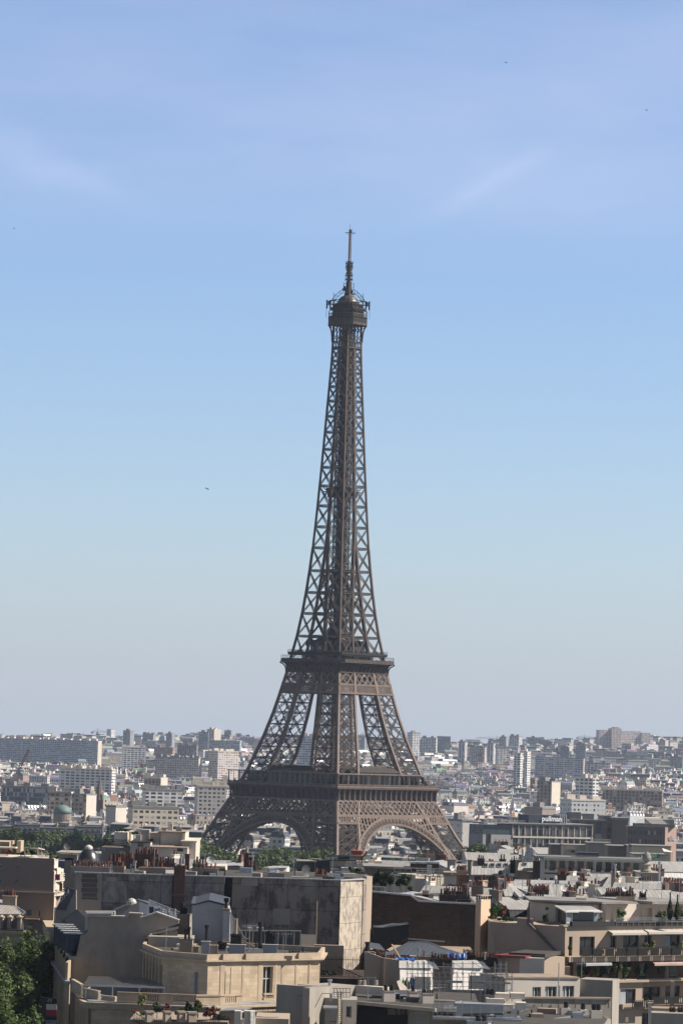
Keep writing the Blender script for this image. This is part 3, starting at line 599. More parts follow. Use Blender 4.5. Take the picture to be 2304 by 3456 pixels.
 for sx in (-1, 1):
  for sy in (-1, 1): an.bar(V3(sx*1.7, sy*1.7, 294.4), V3(sx*1.7, sy*1.7, 297), .18); an.bar(V3(0, 0, 295), V3(sx*1.8, sy*1.8, 295), .18); an.bar(V3(0, 0, 296.5), V3(sx*1.8, sy*1.8, 296.5), .18)
 an.build('antenna_cluster', dark, root, local=True, uv=False)
 ms = MB(); ms.box(-.72, .72, -.72, .72, 297.2, 307.6)
 for z in (298.6, 300.5, 304.4, 306.4):
  for k in range(4): a = k*math.pi/2; ms.bar(V3(0, 0, z), V3(2.3*math.cos(a), 2.3*math.sin(a), z), .5, .4); ms.bar(V3(2.2*math.cos(a), 2.2*math.sin(a), z-.8), V3(2.2*math.cos(a), 2.2*math.sin(a), z+.8), .16)
 for z in (301.7, 303.2, 305.3):
  for k in range(4): a = k*math.pi/2; ms.bar(V3(0, 0, z), V3(1.7*math.cos(a), 1.7*math.sin(a), z), .2); ms.bar(V3(1.7*math.cos(a), 1.7*math.sin(a), z-.4), V3(1.7*math.cos(a), 1.7*math.sin(a), z+.4), .3)
 for sx in (-1, 1):
  for sy in (-1, 1): ms.bar(V3(sx*.42, sy*.42, 307.4), V3(sx*.36, sy*.36, 322.6), .16)
 for z in np.arange(308.2, 322, 1.05): ms.box(-.5, .5, -.5, .5, z, z+.18)
 u = V3(.73, -.68, 0)
 ms.bar(-u*2.4+V3(0, 0, 321.0), u*2.4+V3(0, 0, 321.0), .28); ms.bar(V3(-.68, -.73, 0)*2+V3(0, 0, 321), V3(.68, .73, 0)*2+V3(0, 0, 321), .28)
 ms.bar(V3(0, 0, 319.9), u*2+V3(0, 0, 320.9), .1); ms.bar(V3(0, 0, 319.9), -u*2+V3(0, 0, 320.9), .1)
 ms.bar(V3(-.3, .1, 321), V3(-.3, .1, 325.2), .1); ms.bar(u*.8+V3(0, 0, 321), u*.8+V3(0, 0, 323.2), .08); ms.bar(-u*.6+V3(0, 0, 321), -u*.6+V3(0, 0, 322.8), .08); ms.box(-.4, .4, -.4, .4, 321, 322.6)
 mo = ms.build('mast', dark, root, local=True, uv=False)
 mp_ = MB()
 for z in np.arange(308.45, 321, 1.05): mp_.box(-.33, .33, -.33, .33, z, z+.72)
 mp_.build('aerial_panel', pale, mo, local=True, uv=False)
build_tower()
# === terrain
def smooth(a, b, t): t = max(0, min(1, (t-a)/(b-a))); return t*t*(3-2*t)
def hn(x, y): return math.sin(x*.0031+1.3)*math.cos(y*.0023+.4)+.5*math.sin(x*.0083+y*.006)+.25*math.sin(x*.021-y*.013+2)
def gz(x, y):
 if y < 2500: return 26-12*smooth(850, 1200, y)-7*smooth(1200, 1500, y)-7*smooth(1500, 1680, y)
 px = 1152+x/max(y, 1)*FPX
 top = float(np.interp(px, [-800, 0, 500, 1100, 1500, 1900, 2100, 2350, 3000], [66, 66, 76, 84, 80, 92, 100, 112, 118]))
 return top*smooth(float(np.interp(px, [0, 2304], [3900, 2900])), 8500, y)*.93+hn(x, y)*3*smooth(4200, 6500, y)-20*smooth(9000, 12000, y)
def build_terrain():
 ys = list(range(-200, 2700, 60))+list(range(2700, 9000, 110))+[9300, 10000, 11000, 13000, 17000, 25000, 45000]
 xs = [-20000, -8000, -4000, -2800]+list(range(-2000, 2001, 100))+[2800, 4000, 8000, 20000]
 mb = MB()
 for y in ys:
  for x in xs: mb.v.append((x, y, gz(x, y)))
 n = len(xs)
 for j in range(len(ys)-1):
  for i in range(n-1): mb.f.append((j*n+i, j*n+i+1, (j+1)*n+i+1, (j+1)*n+i))
 g = mat('ground_mixed', (.105, .10, .09), rough=.95, var=.4, scale=.02, col2=(.05, .065, .035))
 o = mb.build('ground', g, uv=False, smooth=True); tag(o, 'wide city ground rising to low wooded hills', kind='structure')
 w = MB(); w.box(-900, 900, 1618, 1640, 1.0, 2.2)
build_terrain()
# === leaves
def leaf_cloud(mb, c, rx, rz, n, s, seed, lobes=9, squash=.8):
 """many small leaf-sized faces clumped on uneven lobes"""
 r = random.Random(seed); L = []
 for i in range(lobes):
  t = r.uniform(0, 6.283); e = r.uniform(-.5, 1); q = r.uniform(.35, .85)
  L.append((c[0]+rx*q*math.cos(t)*math.sqrt(max(.05, 1-e*e*.6)), c[1]+rx*q*math.sin(t)*math.sqrt(max(.05, 1-e*e*.6)), c[2]+rz*e*.62, r.uniform(.28, .5)))
 L.append((c[0], c[1], c[2], .6))
 for i in range(n):
  l = r.choice(L); v = Vector((r.gauss(0, 1), r.gauss(0, 1), r.gauss(0, 1))).normalized(); k = (r.random()**.4)
  k *= .75+.35*math.sin(v.x*5+seed)*math.sin(v.y*6+v.z*4+seed)
  p = Vector((l[0]+v.x*rx*l[3]*k, l[1]+v.y*rx*l[3]*k, l[2]+v.z*rz*l[3]*k*squash))
  nn = (v+Vector((r.gauss(0, .5), r.gauss(0, .5), r.gauss(.4, .5)))).normalized(); a = nn.orthogonal().normalized(); a.rotate(Matrix.Rotation(r.uniform(0, 6.28), 3, nn)); b = nn.cross(a); q = s*r.uniform(.6, 1.3)
  i0 = len(mb.v)
  mb.v += [tuple(p-a*q), tuple(p-b*q*.6), tuple(p+a*q), tuple(p+b*q*.6)]; mb.f.append((i0, i0+1, i0+2, i0+3))
def leafmat(name, c1, c2, sc=.35):
 if name in MATS: return MATS[name]
 m = bpy.data.materials.new(name); nt, b = nodes_of(m); N = nt.nodes.new; L = nt.links.new
 g = N('ShaderNodeNewGeometry'); n = N('ShaderNodeTexNoise'); n.inputs['Scale'].default_value = sc; n.inputs['Detail'].default_value = 5; L(g.outputs['Position'], n.inputs['Vector'])
 rp = N('ShaderNodeMapRange'); rp.inputs[1].default_value = .35; rp.inputs[2].default_value = .65; L(n.outputs['Fac'], rp.inputs[0])
 ri = mnode(nt, 'ADD', mnode(nt, 'MULTIPLY', g.outputs['Random Per Island'], .6), mnode(nt, 'MULTIPLY', rp.outputs[0], .5))
 mx = N('ShaderNodeMixRGB'); mx.inputs[1].default_value = (*c1, 1); mx.inputs[2].default_value = (*c2, 1); L(ri, mx.inputs[0]); L(mx.outputs[0], b.inputs['Base Color'])
 b.inputs['Roughness'].default_value = .6; b.inputs['Specular IOR Level'].default_value = .3
 tr = N('ShaderNodeBsdfTranslucent'); L(mx.outputs[0], tr.inputs[0]); ad = N('ShaderNodeMixShader'); ad.inputs[0].default_value = .25
 out = [x for x in nt.nodes if x.type == 'OUTPUT_MATERIAL'][0]; L(b.outputs[0], ad.inputs[1]); L(tr.outputs[0], ad.inputs[2]); L(ad.outputs[0], out.inputs[0])
 MATS[name] = m; return m
def tree_proto(name, h, r, n, s, seed, m, label, group, lobes=10):
 root = thing(name, label, 'tree', (0, 0, 0), 0, group); bark = mat('bark', (.10, .08, .06), rough=.95, var=.4, scale=2)
 t = MB(); t.cyl((0, 0, 0), (0.2, 0, h*.45), r*.09, r*.06, 7); rr = random.Random(seed)
 for i in range(5):
  a = rr.uniform(0, 6.28); t.cyl((.1, 0, h*(.3+.05*i)), (math.cos(a)*r*.6, math.sin(a)*r*.6, h*(.55+.06*i)), r*.04, r*.012, 5)
 t.build('trunk', bark, root, local=True, uv=False)
 c = MB(); leaf_cloud(c, (0, 0, h*.62), r, h*.46, n, s, seed, lobes); c.build('crown', m, root, local=True, uv=False)
 return root
leaf_g = leafmat('plane_tree_leaves', (.035, .062, .016), (.088, .125, .036))
leaf_d = leafmat('dark_leaves', (.018, .045, .018), (.05, .085, .03))
# === generic buildings
CREAMS = [(.62, .57, .48), (.50, .46, .40), (.70, .66, .60), (.42, .37, .31), (.58, .50, .42), (.66, .63, .58)]
f_stone = facade('stone_facade', CREAMS[:4], pu=2.5, pv=3.3, wu=(.3, .68), wv=(.15, .78), band=.07)
f_white = facade('white_render_facade', [(.72, .70, .66), (.62, .60, .57), (.78, .76, .72)], pu=3.2, pv=2.9, wu=(.2, .75), wv=(.3, .85))
f_grey = facade('grey_panel_facade', [(.33, .34, .35), (.42, .42, .43), (.27, .28, .30)], pu=3.0, pv=2.9, wu=(.15, .85), wv=(.35, .85))
m_zinc = seamed('zinc_roof', (.46, .45, .43), (.30, .295, .285))
m_slate = mat('slate_roof', (.075, .082, .10), rough=.5, var=.35, scale=1.2, spec=.5)
m_tile = mat('clay_tile_roof', (.28, .11, .07), rough=.85, var=.35, scale=1.0)
m_flat = mat('gravel_flat_roof', (.30, .29, .28), rough=.95, var=.35, scale=.4)
m_stack = mat('rendered_chimney_wall', (.38, .31, .245), rough=.9, var=.45, scale=.5, col2=(.26, .20, .16))
m_brick = coursed('old_red_brick', (.20, .075, .05), (.13, .055, .04), bw=.24, bh=.08, mortar=.01, stain=.6)
m_pot = mat('terracotta_pot', (.22, .08, .055), rough=.8, var=.35, scale=3)
m_potd = mat('sooty_pot', (.05, .04, .038), rough=.9, var=.3, scale=3)
m_cream = mat('cream_render', (.62, .565, .475), rough=.9, var=.16, scale=.4, streak=.6)
m_whiteR = mat('white_render', (.64, .58, .51), rough=.85, var=.16, scale=.5, streak=.6)
m_greyR = mat('grey_render', (.30, .26, .225), rough=.92, var=.2, scale=.35, streak=.7)
POT = {}
def pot(kind='red'):
 if kind not in POT:
  p = MB(); p.cyl((0, 0, 0), (0, 0, .58), .15, .11, 7); p.cyl((0, 0, .58), (0, 0, .65), .135, .135, 7)
  o = p.build('chimney_pot', m_pot if kind == 'red' else m_potd, uv=False); POT[kind] = o.data; bpy.data.objects.remove(o)
 return POT[kind]
def stack(parent, cx, cy, a, w, d, z0, h, npots, kind='red', m=None, root_loc=None, top=None):
 """chimney stack with a capping slab; pots are its sub-parts (local coords of the thing)"""
 mb = MB(); mb.rbox(cx, cy, a, w, d, z0, z0+h); mb.rbox(cx, cy, a, w+.16, d+.16, z0+h, z0+h+.14)
 o = mb.build('chimney_stack', m or m_stack, parent, local=True)
 for i in range(npots):
  u = (-.5+(i+.5)/npots)*(w-.15); q = bpy.data.objects.new('chimney_pot', pot(kind if rnd.random() < .5 else 'dark')); COL.objects.link(q); q.parent = o
  q.location = (cx+math.cos(a)*u+rnd.uniform(-.03, .03), cy+math.sin(a)*u, z0+h+.12); s = rnd.uniform(.85, 1.25); q.scale = (s, s, s*rnd.uniform(.8, 1.4))
 return o
def mansard(name, label, w, d, h, ms=3.2, inset=1.3, wallm=None, dormers=True, group=None, seed=0, pots=True, slate=None, cat='house', rise=1.1, topm=None):
 """town house: wall, dark steep mansard, pale zinc top, dormers, party-wall stacks with pots"""
 r = random.Random(seed); root = thing(name, label, cat, (0, 0, 0), 0, group)
 b = MB(); b.box(-w/2, w/2, -d/2, d/2, -3, h); b.box(-w/2-.35, w/2+.35, -d/2-.4, d/2+.4, h, h+.35); b.build('wall', wallm or f_stone, root, local=True)
 t = MB(); i = inset
 t.hexa([(-w/2, -d/2, h+.35), (w/2, -d/2, h+.35), (w/2, d/2, h+.35), (-w/2, d/2, h+.35), (-w/2+.05, -d/2+i, h+ms), (w/2-.05, -d/2+i, h+ms), (w/2-.05, d/2-i, h+ms), (-w/2+.05, d/2-i, h+ms)])
 t.build('mansard_slope', slate or m_slate, root, local=True)
 z = MB(); z.prism([(-w/2, -d/2+i-.15), (w/2, -d/2+i-.15), (w/2, d/2-i+.15), (-w/2, d/2-i+.15)], h+ms, h+ms+.12)
 z.face([(-w/2, -d/2+i-.15, h+ms+.12), (w/2, -d/2+i-.15, h+ms+.12), (w/2, 0, h+ms+rise), (-w/2, 0, h+ms+rise)]); z.face([(w/2, d/2-i+.15, h+ms+.12), (-w/2, d/2-i+.15, h+ms+.12), (-w/2, 0, h+ms+rise), (w/2, 0, h+ms+rise)])
 z.face([(-w/2, -d/2+i-.15, h+ms), (-w/2, 0, h+ms+rise), (-w/2, d/2-i+.15, h+ms)]); z.face([(w/2, -d/2+i-.15, h+ms), (w/2, d/2-i+.15, h+ms), (w/2, 0, h+ms+rise)])
 z.build('roof', topm or m_zinc, root, local=True)
 if dormers:
  n = int(w/2.6)
  for s in (-1, 1):
   for k in range(n):
    x = -w/2+(k+.5)*w/n; q = MB(); q.box(x-.55, x+.55, min(s*(d/2-.25), s*(d/2-1.6)), max(s*(d/2-.25), s*(d/2-1.6)), h+.5, h+2.35); q.box(x-.75, x+.75, min(s*(d/2-.1), s*(d/2-1.7)), max(s*(d/2-.1), s*(d/2-1.7)), h+2.35, h+2.5)
    o = q.build('dormer', m_whiteR, root, local=True, uv=False)
    g = MB(); g.box(x-.38, x+.38, min(s*(d/2-.22), s*(d/2-.3)), max(s*(d/2-.22), s*(d/2-.3)), h+.8, h+2.15); g.build('window', m_glass, o, local=True, uv=False)
 for s in (-1, 1):
  for k in range(r.choice((1, 2))):
   y = r.uniform(-d*.3, d*.3); ww = r.uniform(1.6, 3.8); hh = r.uniform(1.0, 2.0)
   mb = MB(); stack(root, s*(w/2-.3), y, math.pi/2, ww, .55, h+ms-1.5, 1.2+rise+hh*.6, int(ww/1.1) if pots else 0, m=r.choice((m_stack, m_cream, m_stack, m_brick)))
 return root
m_glass = mat('window_glass', (.035, .042, .05), rough=.12, var=.5, scale=.4, spec=.8)
m_frame = mat('window_frame_white', (.62, .61, .58), rough=.6, var=.1)
m_iron = mat('wrought_iron', (.03, .03, .033), rough=.6, var=.2)
m_steel = mat('galvanised_steel', (.50, .51, .52), rough=.35, metal=.6, var=.25, scale=2)
# === far city: one mass beyond counting
def far_city():
 mb = MB(); r = random.Random(11)
 def zone_angle(x, y):
  q = math.sin((x+400)*.0045)+math.cos(y*.0021+x*.001); return .45*q
 y = 2330.0
 while y < 8300:
  half = 0.100*y+60; x = -half+r.uniform(0, 25); step = 22 if y < 5200 else 34
  while x < half:
   g = gz(x, y); px = 1152+x/y*FPX
   dens = 1 if y < 5000 else (.75 if y < 6500 else .5)
   w = r.uniform(10, 26); d = r.uniform(10, 15); h = r.choice((15, 17, 18, 20, 21, 22, 24))+r.uniform(-1, 1)
   if y > 5200: h *= r.choice((.4, .55, .8, 1.0)); w *= r.uniform(.6, 1.6)
   if r.random() < .05: h *= 1.35
   if r.random() < dens:
    yy = y+r.uniform(-9, 9); a = zone_angle(x, yy)+r.choice((0, 0, 0, math.pi/2))+r.uniform(-.08, .08)
    k = r.random(); c = r.choice(CREAMS); v = r.uniform(.75, 1.1); c = tuple(min(.72, q*v*.98) for q in c)
    if k < .26: c = tuple(q*r.uniform(.9, 1.1) for q in (.74, .72, .69))
    if k > .95: c = (.34, .24, .19)
    zc = tuple(q*r.uniform(.7, 1.25) for q in (.34, .37, .41)); blind = r.random() < .18
    mb.cur = (*c, 0.0 if blind else 1.0); mb.rbox(x, yy, a, w, d, g-4, g+h)
    mb.cur = (*zc, 0); t = r.random()
    if t < .55:
     dk = (.09, .10, .12) if r.random() < .6 else zc; mb.cur = (*dk, 0); mb.rbox(x, yy, a, w, d, g+h, g+h+2.8, w-.4, d-3); mb.cur = (*zc, 0); mb.rbox(x, yy, a, w-.4, d-3, g+h+2.8, g+h+3.4, w-.4, .6); zt = g+h+3.4
    elif t < .58: mb.cur = (.26, .16, .13, 0); mb.rbox(x, yy, a, w+.6, d+.6, g+h, g+h+3, w, .4); zt = g+h+3
    else:
     zt = g+h; mb.cur = (*[q*r.uniform(.8, 1.2) for q in (.33, .32, .31)], 0); mb.rbox(x, yy, a, w+.3, d+.3, g+h, g+h+.4)
     for _ in range(r.choice((0, 1, 2))): u = r.uniform(-w*.35, w*.35); mb.cur = (*r.choice([(.7, .68, .64), (.4, .4, .4), (.55, .5, .43)]), 0); mb.rbox(x+math.cos(a)*u, yy+math.sin(a)*u, a, r.uniform(2, 6), r.uniform(2, 4), g+h, g+h+r.uniform(1.5, 3))
    if y < 5200:
     for s in (-1, 1):
      if r.random() < .8:
       u = s*(w/2-.4); hh = r.uniform(1, 2.6); ww = r.uniform(2, 7); mb.cur = (*r.choice([(.72, .68, .60), (.60, .52, .42), (.30, .16, .11), (.74, .72, .70)]), 0)
       v = r.uniform(-3, 3); cx, cy = x+math.cos(a)*u-math.sin(a)*v, yy+math.sin(a)*u+math.cos(a)*v; mb.rbox(cx, cy, a, .8, ww, zt-3, zt+hh)
       mb.cur = (.36, .19, .14, 0) if r.random() < .35 else (.6, .55, .5, 0); mb.rbox(cx, cy, a, .4, ww*.8, zt+hh, zt+hh+.7)
   x += w*r.uniform(.95, 1.35)
  y += step
 m = facade('distant_facades', CREAMS, attr=True, pu=2.7, pv=3.0, wu=(.25, .72), wv=(.2, .8)); fix_attr(m)
 o = mb.build('distant_city', m); tag(o, 'packed pale blocks and grey roofs of the city stretching to the hills', 'buildings', kind='stuff')
def fix_attr(m):
 """no windows on roofs, chimneys and blind walls (tint alpha 0)"""
 nt = m.node_tree; vc = [n for n in nt.nodes if n.type == 'VERTEX_COLOR'][0]; b = [n for n in nt.nodes if n.type == 'BSDF_PRINCIPLED'][0]
 g = nt.nodes.new('ShaderNodeNewGeometry'); sp = nt.nodes.new('ShaderNodeSeparateXYZ'); nt.links.new(g.outputs['True Normal'], sp.inputs[0])
 k = mnode(nt, 'MULTIPLY', mnode(nt, 'LESS_THAN', mnode(nt, 'ABSOLUTE', sp.outputs[2]), .4), vc.outputs['Alpha'])
 for n in list(nt.nodes):
  if n.type == 'MIX_RGB' and n.blend_type == 'MIX':
   for l in list(nt.links):
    if l.to_node == n and l.to_socket == n.inputs[0] and l.to_node.outputs[0].links and l.to_node.outputs[0].links[0].to_socket == b.inputs['Base Color']:
     nt.links.new(mnode(nt, 'MULTIPLY', l.from_socket, k), n.inputs[0])
far_city()
def far_trees():
 mb = MB(); r = random.Random(5)
 def clump(x, y, n, s, q=60, sz=1.6):
  for i in range(n):
   xx, yy = x+r.gauss(0, s), y+r.gauss(0, s*.6); h = r.uniform(9, 17); leaf_cloud(mb, (xx, yy, gz(xx, yy)+h*.55), h*.45, h*.5, q, sz, r.randint(0, 9999), 4)
 for i in range(120): y = r.uniform(3000, 5300); clump(r.uniform(-.1, .1)*y, y, r.choice((1, 3, 5)), 18, 45, 1.7)
 for i in range(330):
  y = r.uniform(5300, 8600); x = r.uniform(-.1, .1)*y; clump(x, y, r.choice((3, 6, 9)), 45, 22, 3.4)
 for px, d, n in ((20, 5500, 14), (60, 5500, 10), (130, 5500, 14), (210, 5500, 8), (300, 5500, 6), (2010, 3300, 10), (2060, 3300, 8), (1310, 4600, 8), (1700, 4700, 12), (1610, 4400, 6), (445, 4200, 5), (920, 2900, 6)):
  clump((px-1152)/FPX*d, d, n, 20, 70, 1.8)
 for i in range(260):
  px = r.uniform(-50, 2350); d = r.uniform(7900, 8500); x = (px-1152)/FPX*d
  if px > 1900 or r.random() < .5: clump(x, d, 4, 30, 26, 3.2)
 o = mb.build('distant_woods', leafmat('far_leaves', (.03, .055, .022), (.06, .09, .035), .01), uv=False); tag(o, 'dark green tree masses among the far blocks and on the hills', 'trees', kind='stuff')
far_trees()
# === named far buildings
def slabf(label, px0, px1, pyt, d, depth, beta, wallm, roofc=None, cat='tower block', name='tower_block', pents=2, group=None, fins=0, endm=None, seed=1, base=None):
 """block whose front spans px0..px1 at distance d with its roof at photo row pyt; beta>0 turns the front left and shows the right-hand end"""
 b = R_(beta); zt = Z((px0+px1)/2, pyt, d); x0, x1 = X(px0, d, zt), X(px1, d, zt); span = x1-x0
 w = (span-depth*abs(math.sin(b)))/math.cos(b)
 g = gz((x0+x1)/2, d); cx = (x0+x1)/2; root = thing(name, label, cat, (cx, d+depth/2, g), -b if False else b*-1, group)
 root.rotation_euler = (0, 0, -b); h = zt-g
 mb = MB(); mb.box(-w/2, w/2, -depth/2, depth/2, -4, h); mb.build('wall', wallm, root, local=True)
 mb = MB(); mb.box(-w/2-.3, w/2+.3, -depth/2-.3, depth/2+.3, h, h+1.1); mb.build('parapet', mats_pick(roofc), root, local=True)
 r = random.Random(seed)
 for i in range(pents):
  u = (-.5+(i+.5)/pents)*w+r.uniform(-2, 2); ww = r.uniform(3, 7) if w > 16 else w*.4
  mb = MB(); mb.box(u-ww/2, u+ww/2, -2.5, 2.5, h+1.1, h+r.uniform(3, 4.6)); mb.build('lift_housing', mats_pick(roofc), root, local=True)
 for i in range(fins):
  u = -w/2+(i+1)*w/(fins+1); mb = MB(); mb.box(u-.9, u+.9, -depth/2-.7, -depth/2+.02, -2, h+1); mb.build('vertical_rib', m_whiteR, root, local=True)
 if endm:
  for s in (1,):
   mb = MB(); mb.box(w/2, w/2+.25, -depth/2+.2, depth/2-.2, -3, h); mb.build('end_wall', endm, root, local=True)
 return root
def mats_pick(c):
 if c is None: return m_flat
 return c
fs_blue = facade('pale_blue_slab', [(.50, .54, .60)], pu=3.4, pv=2.8, wu=(.1, .9), wv=(.42, .88), rough=.7)
fs_white = facade('white_balcony_slab', [(.74, .73, .70)], pu=5.0, pv=2.8, wu=(.08, .8), wv=(.35, .92))
fs_beige = facade('beige_block', [(.56, .52, .47)], pu=3.2, pv=2.8, wu=(.2, .8), wv=(.35, .85))
fs_red = facade('red_balcony_block', [(.66, .60, .56)], glass=(.22, .09, .07), pu=3.6, pv=2.8, wu=(.15, .85), wv=(.3, .8), shut=.5)
fs_dark = facade('dark_grey_tower', [(.36, .37, .40)], pu=2.2, pv=2.8, wu=(.3, .8), wv=(.2, .85))
fs_brown = facade('brown_block', [(.34, .27, .22)], pu=3.4, pv=2.9, wu=(.1, .6), wv=(.15, .9))
fs_ver = facade('vertical_strip_block', [(.62, .61, .60)], pu=4.6, pv=2.8, wu=(.3, .75), wv=(.06, .97))
fs_cur = facade('dark_curtain_wall', [(.19, .21, .24)], pu=1.6, pv=3.2, wu=(.08, .92), wv=(.1, .9), rough=.4)
